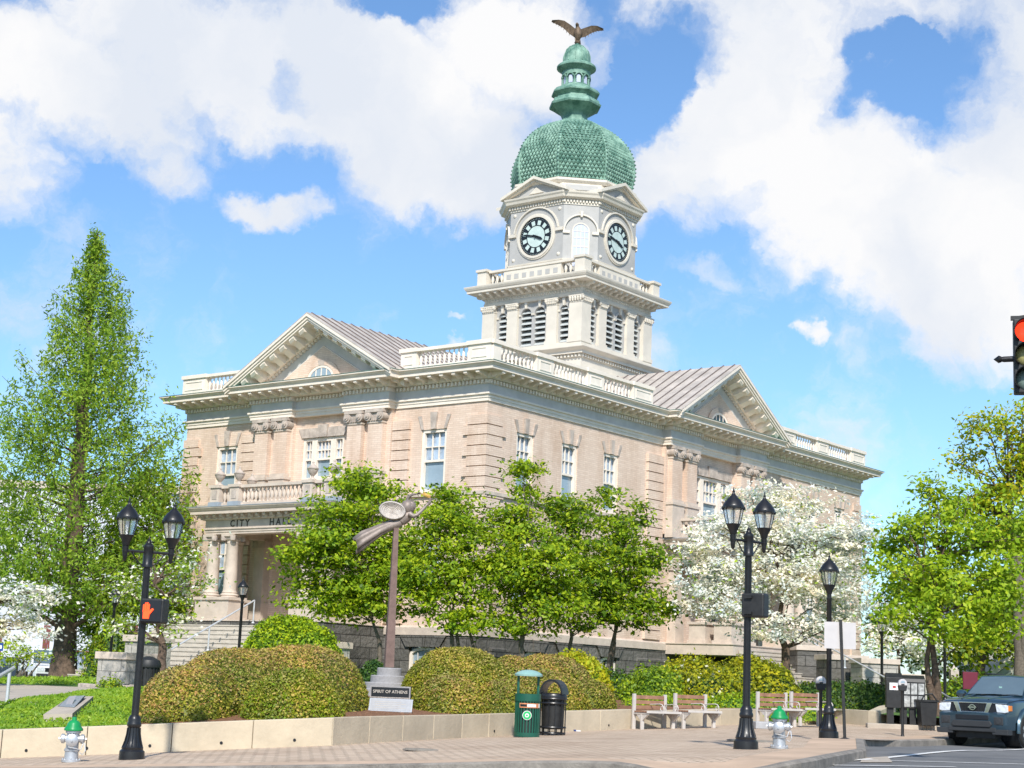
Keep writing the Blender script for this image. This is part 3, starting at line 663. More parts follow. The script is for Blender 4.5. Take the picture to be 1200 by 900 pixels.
# pediments
def pediment(X, c, hw, zb, za, yo, yb, name):
    """raking cornice at plane y=-yo..; tympanum at y=-yb"""
    slope = (za - zb) / hw; L = math.hypot(hw, za - zb)
    p = MB(); th = .36
    for sg in (-1, 1):
        def rk(a0, h0, h1, y0, y1, k='white'):   # strip parallel to the rake between vertical offsets h0..h1 below the top line
            p.prism([(c + sg * (hw + .0), zb - h0 + a0), (c, za - h0 + a0), (c, za - h1 + a0), (c + sg * hw, zb - h1 + a0)], y0, y1, k, X)
        rk(0, 0, .12, -yo - .06, -yb + .3); rk(0, .12, .24, -yo, -yb + .3); rk(0, .24, .34, -yo + .06, -yb + .3)
        rk(0, .33, .62, -yb - .25, -yb + .2)      # bed moulding
        n = 8
        for i in range(n):
            t = (i + .9) / (n + .7); x = c + sg * hw * (1 - t); z = zb + (za - zb) * t - .34
            if x * sg < c * sg + .2: continue
            w = .13; dz = slope * w * -sg
            q = [(-yb - .24, -.34), (-yb - .36, -.36), (-(yo + yb) / 2 - .15, -.2), (-yo + .22, -.2), (-yo + .12, -.1), (-yo + .12, 0.02), (-yb - .24, 0.02)]
            vs = []
            for ww in (-w, w):
                for (yy, zz) in q: vs.append((x + ww, yy, z + zz - sg * slope * ww))
            m = len(q); p.add(vs, [tuple(range(m)), tuple(range(m, 2 * m))] + [(k_, (k_ + 1) % m, m + (k_ + 1) % m, m + k_) for k_ in range(m)], 'white', X)
        n = int(L / .2)
        for i in range(n):
            t = (i + .5) / n; x = c + sg * hw * (1 - t); z = zb + (za - zb) * t - .75
            if z < zb - .05 or abs(x - c) < .08: continue
            p.box(x - .05, x + .05, -yb - .14, -yb - .02, z, z + .15, 'white', X)
    r = p.build('raking_cornice', HB)
    t = MB(); h2 = hw - .1
    def tri(f, dz): return [(c - h2 * f, zb + dz), (c + h2 * f, zb + dz), (c, zb + dz + slope * h2 * f)]
    t.prism([(c - hw * .97, zb - .05), (c + hw * .97, zb - .05), (c, za - .35)], -yb, -yb + .25, 'bluegrey', X)
    k2 = .54; t.prism([(c - hw * k2 - .12, zb + .02), (c + hw * k2 + .12, zb + .02), (c, zb + .02 + slope * (hw * k2 + .12))], -yb - .05, -yb, 'white', X)
    k2 = .54; t.prism([(c - hw * k2, zb + .04), (c + hw * k2, zb + .04), (c, zb + .04 + slope * (hw * k2))], -yb - .075, -yb - .02, 'brick', X)
    arc = lambda r0: [(c + r0 * math.cos(a), zb + .1 + r0 * .78 * math.sin(a)) for a in np.linspace(0, math.pi, 17)]
    o, i_ = arc(1.12), arc(.82)
    for q in range(16): t.prism([o[q], o[q + 1], i_[q + 1], i_[q]], -yb - .13, -yb - .05, 'stone_dark' if q in (7, 8) else 'brick', X)
    tt = t.build('tympanum', HB)
    w = MB(); o, i_ = arc(.82), arc(.68)
    for q in range(16): w.prism([o[q], o[q + 1], i_[q + 1], i_[q]], -yb - .11, -yb - .04, 'white', X)
    w.box(c - .8, c + .8, -yb - .12, -yb - .04, zb + .05, zb + .14, 'white', X)
    for a in (-.32, 0, .32): w.box(c + a - .022, c + a + .022, -yb - .1, -yb - .07, zb + .14, zb + .1 + .6 * math.cos(a * 1.6), 'white', X)
    ww = w.build('arched_window', HB); g = MB(); g.prism(arc(.7), -yb - .085, -yb - .078, 'pane_grey' if X is XF else 'pane_dark', X); g.build('pane', ww)
pediment(XF, MX, 5.0, 10.45, 13.28, 1.45, .3, 'front'); pediment(XS, MY, 5.15, 10.45, 13.42, 1.45, .3, 'side')
rf = MB()
def gable(X, c, hw, zb, za, y0, y1, ext=.06):
    slope = (za - zb) / hw
    for sg in (-1, 1):
        rf.prism([(c + sg * (hw + ext), zb - slope * ext + .01), (c, za + .01), (c, za + .06), (c + sg * (hw + ext), zb - slope * ext + .06)], y0, y1, 'roof', X)
        y = y0 + .3
        while y < y1:
            rf.prism([(c + sg * (hw + ext), zb - slope * ext + .05), (c, za + .05), (c, za + .11), (c + sg * (hw + ext), zb - slope * ext + .11)], y, y + .05, 'seam', X); y += .62
gable(XF, MX, 5.0, 10.45, 13.28, -1.5, 14.4); gable(XS, MY, 5.15, 10.45, 13.42, -1.5, 5.9)
rf.build('gable_roof', HB)

# ------------------------------------------------------------------ porticos
def portico(X, c, hw, dep, tag_side):
    s = MB()
    if tag_side == 'f': s.box(c - hw - .35, c + hw + .35, -dep - .35, .0, -3.2, -.04, 'granite', X)
    else: s.box(c - hw - .35, c + hw + .35, -dep - .35, -.13, -.5, -.04, 'stone', X)
    s.box(c - hw - .4, c + hw + .4, -dep - .4, .0, -.04, .0, 'stone', X); s.build('porch_floor', HB)
    cols = [(-hw + .28, -dep + .3), (-hw + 1.42, -dep + .3), (hw - 1.42, -dep + .3), (hw - .28, -dep + .3), (-hw + .28, -dep + 1.6), (hw - .28, -dep + 1.6)]
    for i, (dx, dy) in enumerate(cols):
        m = MB(); x, y = c + dx, dy; P = X
        m.lathe([(.36, .96), (.36, 1.02), (.39, 1.05), (.36, 1.1), (.31, 1.13), (.33, 1.17), (.29, 1.22), (.285, 1.3), (.28, 2.0), (.245, 3.2), (.27, 3.24), (.25, 3.27), (.26, 3.33), (.32, 3.38)], x, y, 18, 0, 'stone', P)
        m.box(x - .36, x + .36, y - .36, y + .36, 3.5, 3.6, 'stone', P)
        for a in (-.28, .28):
            for b in (-.28, .28): m.lathe([(.11, 3.33), (.13, 3.4), (.12, 3.5)], x + a, y + b, 8, 0, 'stone_dark', P)
        m.box(x - .27, x + .27, y - .27, y + .27, 3.36, 3.5, 'stone', P)
        m.build('column', HB, 40)
        if i in (0, 3): continue
        q = MB(); a0, a1 = (c + cols[0][0] - .45, x + .45) if i == 1 else ((x - .45, c + cols[3][0] + .45) if i == 2 else (x - .45, x + .45))
        y0_, y1_ = (y - .45, y + .45)
        if i > 3: y0_ = y - .4
        q.box(a0, a1, y0_, y1_, .0, .86, 'stone', P); q.box(a0 - .07, a1 + .07, y0_ - .07, y1_ + .07, .84, .96, 'stone', P); q.box(a0 - .06, a1 + .06, y0_ - .06, y1_ + .06, .0, .15, 'stone', P)
        q.build('column_pedestal', HB)
    for sg in (-1, 1):  # responds against the wall
        m = MB(); x = c + sg * (hw - .3); m.box(x - .3, x + .3, -.4, 0, 0, 3.3, 'stone', X); m.box(x - .38, x + .38, -.48, 0, 3.3, 3.6, 'stone_dark', X); m.box(x - .36, x + .36, -.46, 0, 0, .9, 'stone', X); m.build('wall_pilaster', HB)
    e = MB(); x0, x1 = c - hw - .02, c + hw + .02; y = -dep - .02
    pth = [(x0, .0), (x0, y), (x1, y), (x1, .0)]
    if X is XS: pth = [(-q[1], q[0]) for q in pth]
    def S(prof, k): e.sweep(prof, pth, k, closed=False)
    S([(-.6, 3.6), (-.03, 3.6), (-.03, 3.68), (0, 3.69), (0, 3.78), (.05, 3.8), (.05, 3.84), (-.6, 3.84)], 'stone'); S([(-.6, 3.835), (0, 3.835), (0, 4.2), (-.6, 4.2)], 'stone')
    S([(-.6, 4.195), (.08, 4.195), (.12, 4.24), (.12, 4.42), (-.6, 4.42)], 'stone')
    brackets_along(e, pth, 4.24, .42, .16, .26, .17, 'stone', base=.1, closed=False, margin=.1)
    S([(-.6, 4.41), (.48, 4.41), (.48, 4.54), (.52, 4.56), (.6, 4.66), (.6, 4.7), (-.6, 4.74)], 'stone'); S([(.0, 4.73), (.62, 4.70), (.62, 4.725), (.0, 4.79)], 'ledge')
    e.box(c - hw + .3, c + hw - .3, -dep + .3, -.01, 4.0, 4.72, 'stone', X)
    e.build('entablature', HB)
    b = MB(); zt = 5.72; z0 = 4.79; y = -dep + .1
    ped = [(-hw, -hw + .55), (-hw + 1.2, -hw + 1.75), (hw - 1.75, hw - 1.2), (hw - .55, hw)]
    def pedbox(a0, a1, y0_, y1_):
        b.box(a0, a1, y0_, y1_, z0 + .2, zt - .12, 'stone', X); b.box(a0 - .06, a1 + .06, y0_ - .06, y1_ + .06, zt - .12, zt, 'stone', X); b.box(a0 - .05, a1 + .05, y0_ - .05, y1_ + .05, z0 - .05, z0 + .2, 'ledge', X)
        b.box(a0 + .13, a1 - .13, y0_ - .02, y0_ + .01, z0 + .32, zt - .22, 'stone_dark', X)
    for a0, a1 in ped: pedbox(c + a0, c + a1, y, y + .5)
    gaps = [(-hw + .55, -hw + 1.2), (-hw + 1.75, hw - 1.75), (hw - 1.2, hw - .55)]
    for a0, a1 in gaps:
        b.box(c + a0, c + a1, y + .12, y + .4, z0, z0 + .16, 'stone', X); b.box(c + a0, c + a1, y + .08, y + .44, zt - .15, zt - .03, 'stone', X)
        n = max(2, round((a1 - a0) / .24))
        for i in range(n): q = c + a0 + (a1 - a0) * (i + .5) / n; v = MB(); baluster(v, q, y + .26, z0 + .15, zt - .15 - z0 - .15, 1.35, 'stone'); b.add(v.v, v.f, 'stone', X)
    for sg in (-1, 1):
        xx = c + sg * (hw - .25); b.box(xx - .16, xx + .16, y + .5, -.05, z0, z0 + .16, 'stone', X); b.box(xx - .18, xx + .18, y + .5, -.05, zt - .15, zt - .03, 'stone', X)
        n = 9
        for i in range(n): v = MB(); baluster(v, xx, y + .6 + (-y - .8) * (i + .5) / n, z0 + .15, zt - .3 - z0, 1.35, 'stone'); b.add(v.v, v.f, 'stone', X)
    b.build('balcony', HB, 50)
    return [(c + (a0 + a1) / 2, y + .25) for a0, a1 in ped]
PH, PD = 3.65, 3.3
pedf = portico(XF, MX + .25, PH, PD, 'f'); peds = portico(XS, MY, PH, PD, 's')
lt = MB(); X = Matrix.Translation((MX + .25 - .35, -PD - .02, 4.02)) @ STAND
for wd_, dx in (('CITY', -1.2), ('HALL', 1.2)):
    lt = MB(); text_mesh(lt, wd_, X @ Matrix.Translation((dx, 0, 0)), .40, .012, 'letter', space=1.5, bold=.008); lt.build('lettering', HB)

# ------------------------------------------------------------------ clock tower
TX, TY = -9.06, 17.59
def sq(h): return [(TX - h, TY - h), (TX + h, TY - h), (TX + h, TY + h), (TX - h, TY + h)]
def octp(a, b):   # a: axial half depth, b: half width of axial faces (vertices CCW)
    return [(TX - b, TY - a), (TX + b, TY - a), (TX + a, TY - b), (TX + a, TY + b), (TX + b, TY + a), (TX - b, TY + a), (TX - a, TY + b), (TX - a, TY - b)]
TF = Matrix.Translation((TX, TY, 0)); TR = [TF @ Matrix.Rotation(R(a), 4, 'Z') for a in (0, 90, 180, 270)]
t = MB()
t.prism(sq(3.3), 10.3, 14.0, 'tower_white', axis='z')
t.sweep([(-.2, 11.9), (.12, 11.9), (.16, 12.05), (-.2, 12.05)], sq(3.3), 'tower_white')
t.sweep([(-.2, 13.3), (.08, 13.3), (.08, 13.5), (-.2, 13.5)], sq(3.3), 'tower_white')
brackets_along(t, sq(3.3), 13.98, .22, .11, .1, .13, 'tower_white', base=.04, margin=.05, scroll=False)
t.sweep([(-.3, 13.95), (.05, 13.95), (.05, 14.14), (.22, 14.14), (.22, 14.26), (.36, 14.36), (.43, 14.42), (.43, 14.48), (.1, 14.56), (-.3, 14.56)], sq(3.3), 'tower_white')
t.prism(sq(3.22), 14.5, 14.82, 'tower_white', axis='z')
TOW = t.build('clock_tower', HB)
b = MB(); b.prism(sq(2.55), 14.7, 17.4, 'louver_back', axis='z')
piers = [(-3.2, -2.42), (-1.6, -.94), (.94, 1.6), (2.42, 3.2)]
opn = [(-2.23, -1.72, 1), (-.78, -.1, 1), (.1, .78, 1), (1.72, 2.23, 1)]
for X in TR:
    zsp = 16.55
    # grey wall between with arched openings: strips
    edges = [-2.45] + [q for o in opn for q in o[:2]] + [2.45]
    for i in range(0, len(edges), 2): b.box(edges[i], edges[i + 1], -2.98, -2.6, 14.8, zsp, 'grey', X)
    zt = 17.2
    xs = -2.45
    for a, c_, _ in opn:
        r = (c_ - a) / 2; m = (a + c_) / 2
        for sg in (-1, 1):
            n = 6; ar = [(m + sg * r * math.cos(q), zsp + r * math.sin(q)) for q in np.linspace(0, math.pi / 2, n)]
            b.prism([(m + sg * r, zt)] + ar + [(m, zt)], -2.98, -2.6, 'grey', X)
        o_ = [(m + (r + .1) * math.cos(q), zsp + (r + .1) * math.sin(q)) for q in np.linspace(0, math.pi, 13)]; i_ = [(m + r * math.cos(q), zsp + r * math.sin(q)) for q in np.linspace(0, math.pi, 13)]
        for q in range(12): b.prism([o_[q], o_[q + 1], i_[q + 1], i_[q]], -3.03, -2.97, 'grey', X)
        b.prism([(m - .05, zsp + r - .02), (m + .05, zsp + r - .02), (m + .09, zsp + r + .36), (m - .09, zsp + r + .36)], -3.1, -2.97, 'tower_white', X)
        for sg in (-1, 1): b.box(m + sg * (r + .06) - .06, m + sg * (r + .06) + .06, -3.05, -2.97, zsp - .06, zsp + .04, 'tower_white', X)
    for i in range(0, len(edges), 2): b.box(edges[i], edges[i + 1], -2.979, -2.6, zsp, zt, 'grey', X)
b.build('belfry_wall', TOW)
for X in TR:
    for a, c_, _ in opn:
        l = MB(); n = 7 
        for i in range(n):
            z = 14.9 + i * .285; r = (c_ - a) / 2
            ww = r if z + .2 < 16.6 else math.sqrt(max(.02, r * r - (z + .12 - 16.55) ** 2)); m = (a + c_) / 2
            l.add([(m - ww, -2.97, z), (m + ww, -2.97, z), (m + ww, -2.68, z + .22), (m - ww, -2.68, z + .22), (m - ww, -2.97, z + .05), (m + ww, -2.97, z + .05), (m + ww, -2.68, z + .27), (m - ww, -2.68, z + .27)],
                  [(0, 1, 2, 3), (4, 7, 6, 5), (0, 4, 5, 1), (1, 5, 6, 2), (2, 6, 7, 3), (3, 7, 4, 0)], 'louver', X)
        l.build('louvre', TOW)
for X in TR:
    for i, (a, c_) in enumerate(piers):
        if i == 3: continue        # the corner pier is built once per corner
        p = MB()
        if i == 0: p.box(a, a + .8, -3.2, -2.4, 14.8, 16.85, 'tower_white', X); p.box(a - .05, a + .85, -3.25, -2.35, 14.8, 15.0, 'tower_white', X); ex = (a, a + .8, -3.2, -2.4)
        else: p.box(a, c_, -3.14, -2.7, 14.8, 16.85, 'tower_white', X); p.box(a - .05, c_ + .05, -3.19, -2.7, 14.8, 15.0, 'tower_white', X); ex = (a, c_, -3.14, -2.7)
        x0, x1, y0, y1 = ex
        p.box(x0 - .02, x1 + .02, y0 - .02, y1, 16.83, 16.88, 'tower_white', X); p.box(x0 + .02, x1 - .02, y0 - .03, y1, 16.88, 17.12, 'tower_white', X); p.box(x0 - .08, x1 + .08, y0 - .1, y1, 17.12, 17.2, 'tower_white', X)
        for q in range(6):
            x = x0 + (x1 - x0) * (q + .5) / 6; p.lathe([(.05, 16.9), (.06, 17.0), (.085, 17.06), (.05, 17.12)], x, y0 - .04, 6, 0, 'tower_white', X)
        for x in (x0, x1): p.lathe([(.06, 16.96), (.11, 17.04), (.06, 17.12)], x, y0 - .04, 7, 0, 'tower_white', X)
        if i == 0:
            for q in range(5): p.lathe([(.05, 16.9), (.085, 17.06), (.05, 17.12)], x0 - .04, y0 + .8 * (q + .5) / 5, 6, 0, 'tower_white', X)
        p.build('belfry_pilaster', TOW)
c = MB(); c.sweep([(-.5, 17.2), (.0, 17.2), (.03, 17.3), (.03, 17.36), (.0, 17.38), (.0, 17.6), (.1, 17.64), (.1, 17.86), (-.5, 17.86)], sq(3.14), 'tower_white')
for X in TR:     # carved scroll frieze
    for q in range(34):
        x = -3.05 + 6.1 * (q + .5) / 34; c.lathe([(.03, 17.42), (.055, 17.47), (.06, 17.5), (.03, 17.57)], x, -3.15, 6, 0, 'tower_white', X)
brackets_along(c, sq(3.14), 17.64, .5, .17, .5, .22, 'tower_white', base=.1, margin=.25)
c.sweep([(-.5, 17.86), (.68, 17.86), (.68, 17.98), (.72, 18.0), (.78, 18.1), (.8, 18.17), (.8, 18.2), (.3, 18.27), (-.5, 18.27)], sq(3.14), 'tower_white')
c.prism(sq(2.9), 18.2, 18.3, 'roof', axis='z'); c.build('belfry_cornice', TOW)
b = MB(); zt = 19.1; z0 = 18.25
for X in TR:
    b.box(-3.45, -2.85, -3.45, -2.85, z0, zt - .05, 'tower_white', X); b.box(-3.52, -2.78, -3.52, -2.78, zt - .05, zt + .08, 'tower_white', X)
    b.box(-1.85, 1.85, -3.25, -3.0, z0, zt - .12, 'tower_white', X); b.box(-2.8, 2.8, -3.3, -2.95, zt - .12, zt, 'tower_white', X); b.box(-2.85, 2.85, -3.27, -2.98, z0, z0 + .12, 'tower_white', X)
    for q in range(7): x = -1.5 + q * .5; b.box(x - .14, x + .14, -3.262, -3.24, z0 + .24, z0 + .5, 'grey', X)
    for sg in (-1, 1):
        for q in range(3): v = MB(); baluster(v, sg * (2.06 + q * .3), -3.12, z0 + .1, zt - .12 - z0 - .08, 1.25, 'tower_white'); b.add(v.v, v.f, 'tower_white', X)
b.build('tower_balustrade', TOW, 50)
# clock stage
AX, BX = 3.0, 1.72
k = MB(); k.prism(octp(AX, BX), 18.2, 22.35, 'grey', axis='z')
k.sweep([(-.1, 19.2), (.06, 19.2), (.08, 19.28), (-.1, 19.3)], octp(AX, BX), 'tower_white')
for X in TR:   # round studs in the corners of the clock faces
    for sx in (-1.45, 1.45):
        for zz in (19.55, 21.95):
            k.lathe([(.0, -.07), (.09, -.03), (.1, .0)], 0, 0, 9, 0, 'tower_white', X @ Matrix.Translation((sx, -AX, zz)) @ Matrix.Rotation(R(-90), 4, 'X'))
CS = k.build('clock_stage', TOW)
O8 = octp(AX, BX)
def ringarc(mb, r0, r1, y0, y1, k_, X, a0=0, a1=360, n=36, cz=20.65, cx=0, sx=1):
    P = [(cx + sx * r1 * math.cos(R(a)), cz + r1 * math.sin(R(a))) for a in np.linspace(a0, a1, n + 1)]; Q = [(cx + sx * r0 * math.cos(R(a)), cz + r0 * math.sin(R(a))) for a in np.linspace(a0, a1, n + 1)]
    for i in range(n): mb.prism([P[i], P[i + 1], Q[i + 1], Q[i]], y0, y1, k_, X)
for X in TR:
    d = MB(); CZ = 20.65
    ringarc(d, 1.03, 1.15, -AX - .1, -AX, 'tower_white', X); ringarc(d, 1.15, 1.22, -AX - .06, -AX, 'tower_white', X)
    ringarc(d, 1.38, 1.46, -AX - .09, -AX, 'tower_white', X, 8, 172, 24, cz=CZ + .12)
    for sg in (-1, 1): d.box(sg * 1.3, sg * 1.74, -AX - .12, -AX, CZ + .12, CZ + .28, 'tower_white', X)
    d.prism([(1.04 * math.cos(R(a)), CZ + 1.04 * math.sin(R(a))) for a in range(0, 360, 10)], -AX - .03, -AX, 'numblack', X)
    cf = d.build('clock_face', TOW)
    cf['label'] = 'round clock with black numeral ring and pale green centre'
    g = MB(); g.prism([(.56 * math.cos(R(a)), CZ + .56 * math.sin(R(a))) for a in range(0, 360, 10)], -AX - .04, -AX - .03, 'dial', X)
    for h in range(12):
        a = 15 + 30 * h; w0, w1 = 9.0, 7.4
        P = [(.62, a - w0), (.62, a + w0), (.86, a + w1), (.86, a - w1)]
        g.prism([(r * math.sin(R(q)), CZ + r * math.cos(R(q))) for r, q in P], -AX - .04, -AX - .03, 'dial', X)
    for mnt in range(60):
        a = 6 * mnt; g.prism([(r * math.sin(R(q)), CZ + r * math.cos(R(q))) for r, q in ((.93, a - .5), (.93, a + .5), (.97, a + .5), (.97, a - .5))], -AX - .035, -AX - .03, 'dial', X)
    # roman numerals as thin pale strokes between the black bars
    for h, s_ in enumerate(['XII', 'I', 'II', 'III', 'IIII', 'V', 'VI', 'VII', 'VIII', 'IX', 'X', 'XI']):
        Y = X @ Matrix.Translation((.74 * math.sin(R(30 * h)), -AX - .04, CZ + .74 * math.cos(R(30 * h)))) @ Matrix.Rotation(R(30 * h), 4, 'Y') @ STAND
    g.build('dial', CS) if False else g.build('dial_panels', TOW)
    hnd = MB()
    for ang, L, w in ((113.5, .5, .05), (282, .86, .035)):
        ca, sa = math.sin(R(ang)), math.cos(R(ang)); px_, pz_ = sa, -ca
        hnd.prism([(-ca * .2 + px_ * w, CZ - sa * .2 + pz_ * w), (-ca * .2 - px_ * w, CZ - sa * .2 - pz_ * w), (ca * L * .7 - px_ * w * 1.5, CZ + sa * L * .7 - pz_ * w * 1.5), (ca * L, CZ + sa * L), (ca * L * .7 + px_ * w * 1.5, CZ + sa * L * .7 + pz_ * w * 1.5)], -AX - .09, -AX - .06, 'numblack', X)
    hnd.lathe([(.07, -.1), (.07, 0)], 0, 0, 10, 0, 'numblack', X @ Matrix.Translation((0, -AX - .03, CZ)) @ Matrix.Rotation(R(-90), 4, 'X')); hnd.build('clock_hands', TOW)
# chamfer windows
for i, ang in enumerate((45, 135, 225, 315)):
    dist = (AX + BX) / math.sqrt(2); X = TF @ Matrix.Rotation(R(ang), 4, 'Z') @ Matrix.Translation((0, -dist, 0)); w = MB(); hwid = .46; zs = 20.75
    ringarc(w, hwid, hwid + .18, -.01, .03, 'grey', X, 0, 180, 16, zs)
    ringarc(w, .84, .91, -.1, .01, 'tower_white', X, 0, 180, 20, zs); w.prism([(-.05, zs + .74), (.05, zs + .74), (.08, zs + 1.05), (-.08, zs + 1.05)], -.15, .01, 'tower_white', X)
    for sg in (-1, 1): w.box(sg * .58, sg * .93, -.1, .01, zs - .14, zs, 'tower_white', X)
    ringarc(w, hwid - .07, hwid, -.05, .02, 'tower_white', X, 0, 180, 16, zs)
    for sg in (-1, 1): w.box(sg * (hwid - .07), sg * hwid, -.05, .02, 18.9, zs, 'tower_white', X)
    for sg in (-1, 1): w.box(sg * (hwid + .001), sg * (hwid + .18), -.012, .03, 18.9, zs, 'grey', X)
    for x in (-.2, 0, .2): w.box(x - .013, x + .013, -.035, -.01, 19.2, zs + .34, 'tower_white', X)
    for z in (19.3, 19.95, 20.4, 20.75): w.box(-.4, .4, -.036, -.011, z - .015 - .02 * (z == 19.95), z + .015 + .02 * (z == 19.95), 'tower_white', X)
    ww = w.build('arched_window', TOW)
    g = MB(); g.prism([(.42, 18.9), (.42, zs)] + [(.42 * math.cos(R(a)), zs + .42 * math.sin(R(a))) for a in range(15, 180, 15)] + [(-.42, zs), (-.42, 18.9)], -.02, -.005, 'dial2', X) if False else g.prism([(.42, 18.9), (.42, zs)] + [(.42 * math.cos(R(a)), zs + .42 * math.sin(R(a))) for a in range(15, 180, 15)] + [(-.42, zs), (-.42, 18.9)], -.02, -.005, 'paleglass', X)
    g.build('window_glass', TOW)
# clock stage cornice with four small pediments
k = MB(); k.sweep([(-.2, 22.15), (.04, 22.15), (.04, 22.45), (-.2, 22.45)], O8, 'tower_white'); brackets_along(k, O8, 22.26, .17, .09, .09, .14, 'tower_white', base=.04, margin=.05, scroll=False)
k.sweep([(-.3, 22.42), (.12, 22.42), (.3, 22.5), (.34, 22.62), (.4, 22.7), (.42, 22.78), (.1, 22.86), (-.3, 22.86)], O8, 'tower_white')
for X in TR:
    hw = BX + .42; za = 23.82; zb = 22.8
    for sg in (-1, 1):
        k.prism([(sg * hw, zb - .03), (0, za - .16), (0, za), (sg * hw, zb + .13)], -AX - .44, -AX + .55, 'tower_white', X)
        k.prism([(sg * (hw - .12), zb - .05), (0, za - .27), (0, za - .15), (sg * (hw - .08), zb + .04)], -AX - .3, -AX + .5, 'tower_white', X)
    k.prism([(-hw + .3, zb), (hw - .3, zb), (0, za - .22)], -AX - .1, -AX + .4, 'grey', X); k.prism([(-.45, zb + .14), (.45, zb + .14), (0, zb + .46)], -AX - .17, -AX - .09, 'tower_white', X)
k.prism(octp(2.95, 1.5), 22.8, 23.35, 'tower_white', axis='z'); k.prism(octp(2.9, 1.42), 23.3, 23.5, 'tower_white', axis='z')
for ang in (45, 135, 225, 315):
    dist = (2.9 + 1.42) / math.sqrt(2); X = TF @ Matrix.Rotation(R(ang), 4, 'Z') @ Matrix.Translation((0, -dist, 0)); k.box(-.85, .85, -.14, -.05, 23.0, 23.26, 'grey', X)
k.sweep([(-.3, 23.36), (.06, 23.36), (.14, 23.44), (.2, 23.5), (.2, 23.62), (-.3, 23.7)], octp(3.0, 1.3), 'tower_white'); k.build('clock_cornice', TOW)
# dome of scales
PR = [(3.12, 23.66), (3.22, 24.05), (3.3, 24.55), (3.3, 25.0), (3.22, 25.42), (3.06, 25.85), (2.82, 26.25), (2.46, 26.66), (2.02, 27.03), (1.5, 27.34), (1.02, 27.54), (.74, 27.62)]
dm = MB(); C8 = math.cos(R(22.5)); ph = R(22.5)
dm.lathe([(r * .99, z) for r, z in PR], TX, TY, 8, ph, 'copper_dark')
def prof(s):     # arc length parameter 0..1
    Ls = [0]
    for i in range(len(PR) - 1): Ls.append(Ls[-1] + math.hypot(PR[i + 1][0] - PR[i][0], PR[i + 1][1] - PR[i][1]))
    q = s * Ls[-1]
    for i in range(len(PR) - 1):
        if q <= Ls[i + 1] + 1e-9: f = (q - Ls[i]) / (Ls[i + 1] - Ls[i]); return PR[i][0] + f * (PR[i + 1][0] - PR[i][0]), PR[i][1] + f * (PR[i + 1][1] - PR[i][1])
    return PR[-1]
rows = 26
for fct in range(8):
    am = ph + R(22.5) + fct * R(45); n = Vector((math.cos(am), math.sin(am), 0)); tg = Vector((-math.sin(am), math.cos(am), 0))
    def pt(u, s, out=0):
        r, z = prof(min(1, max(0, s))); r2, z2 = prof(min(1, s + .02)); tt = Vector((r2 - r, z2 - z)); nn = Vector((tt.y, -tt.x)).normalized() if tt.length > 1e-6 else Vector((0, 1))
        return Vector((TX, TY, z + nn.y * out)) + n * (r * C8 + nn.x * out) + tg * u
    for j in range(rows):
        s = (j + .5) / rows * .985; r, z = prof(s); half = r * math.sin(R(22.5)) - .06; m = max(2, round(2 * half / .21)) ; w = 2 * half / m; ds = .56 / rows
        for i in range(m + (j % 2)):
            u = -half + w * (i + .5) - (w / 2 if j % 2 else 0)
            ul, ur = max(-half, u - w * .5), min(half, u + w * .5)
            if ur - ul < .02: continue
            # diamond boss, tip downwards, lower edge lifted
            a = [pt((ul + ur) / 2, s + ds * 1.7, .01), pt(ul, s + .2 * ds, .035), pt((ul + ur) / 2, s - ds * 1.0, .06), pt(ur, s + .2 * ds, .035), pt((ul + ur) / 2, s + ds * .1, .12), pt((ul + ur) / 2, s - ds * 1.0, 0)]
            dm.add(a, [(0, 1, 4), (1, 2, 4), (2, 3, 4), (3, 0, 4), (1, 5, 2), (2, 5, 3)], 'copper')
dome = dm.build('dome', TOW)
rb = MB()
for fct in range(8):
    a = ph + fct * R(45); P = []
    for i in range(17): r, z = prof(i / 16 * .99); P.append((TX + (r + .02) * math.cos(a), TY + (r + .02) * math.sin(a), z))
    rb.tube(P, .085, 6, 'copper')
    for i in range(24): r, z = prof(i / 24 * .98 + .01); rb.lathe([(.0, z - .07), (.07, z), (0, z + .07)], TX + (r + .12) * math.cos(a), TY + (r + .12) * math.sin(a), 5, 0, 'copper')
rb.build('dome_ribs', TOW)
ln = MB()
ln.lathe([(.80, 27.5), (.72, 27.7), (.70, 27.95), (.78, 28.15), (.95, 28.26), (1.3, 28.5), (1.42, 28.55), (1.45, 28.66), (1.38, 28.7), (1.3, 28.9), (1.12, 28.96), (1.08, 29.08), (1.22, 29.2), (1.33, 29.26), (1.34, 29.34), (1.2, 29.5), (.86, 29.68), (.8, 29.7)], TX, TY, 8, ph, 'copper')
ln.lathe([(.82, 29.66), (.8, 29.74), (.66, 29.76), (.66, 30.3), (.78, 30.32), (.78, 30.55), (.86, 30.6), (.98, 30.7), (1.07, 30.76), (1.07, 30.86), (.98, 30.95), (.74, 31.05), (.7, 31.1)], TX, TY, 24, 0, 'copper')
for q in range(10):
    a = 2 * math.pi * q / 10 + .2; ln.lathe([(.075, 29.72), (.06, 29.8), (.055, 30.15), (.085, 30.2)], TX + .74 * math.cos(a), TY + .74 * math.sin(a), 7, 0, 'copper')
    a += math.pi / 10; X = TF @ Matrix.Rotation(a + math.pi / 2, 4, 'Z'); ringarc(ln, .15, .21, -.79, -.6, 'copper', X, 0, 180, 8, 30.15)
    ln.prism([(.11, 29.8), (.11, 30.15), (.06, 30.25), (-.06, 30.25), (-.11, 30.15), (-.11, 29.8)], -.70, -.6, 'paleglass', X)
ln.lathe([(.74, 31.05), (.74, 31.2), (.71, 31.5), (.6, 31.8), (.42, 32.0), (.2, 32.14), (.1, 32.18), (.1, 32.28)], TX, TY, 24, 0, 'copper')
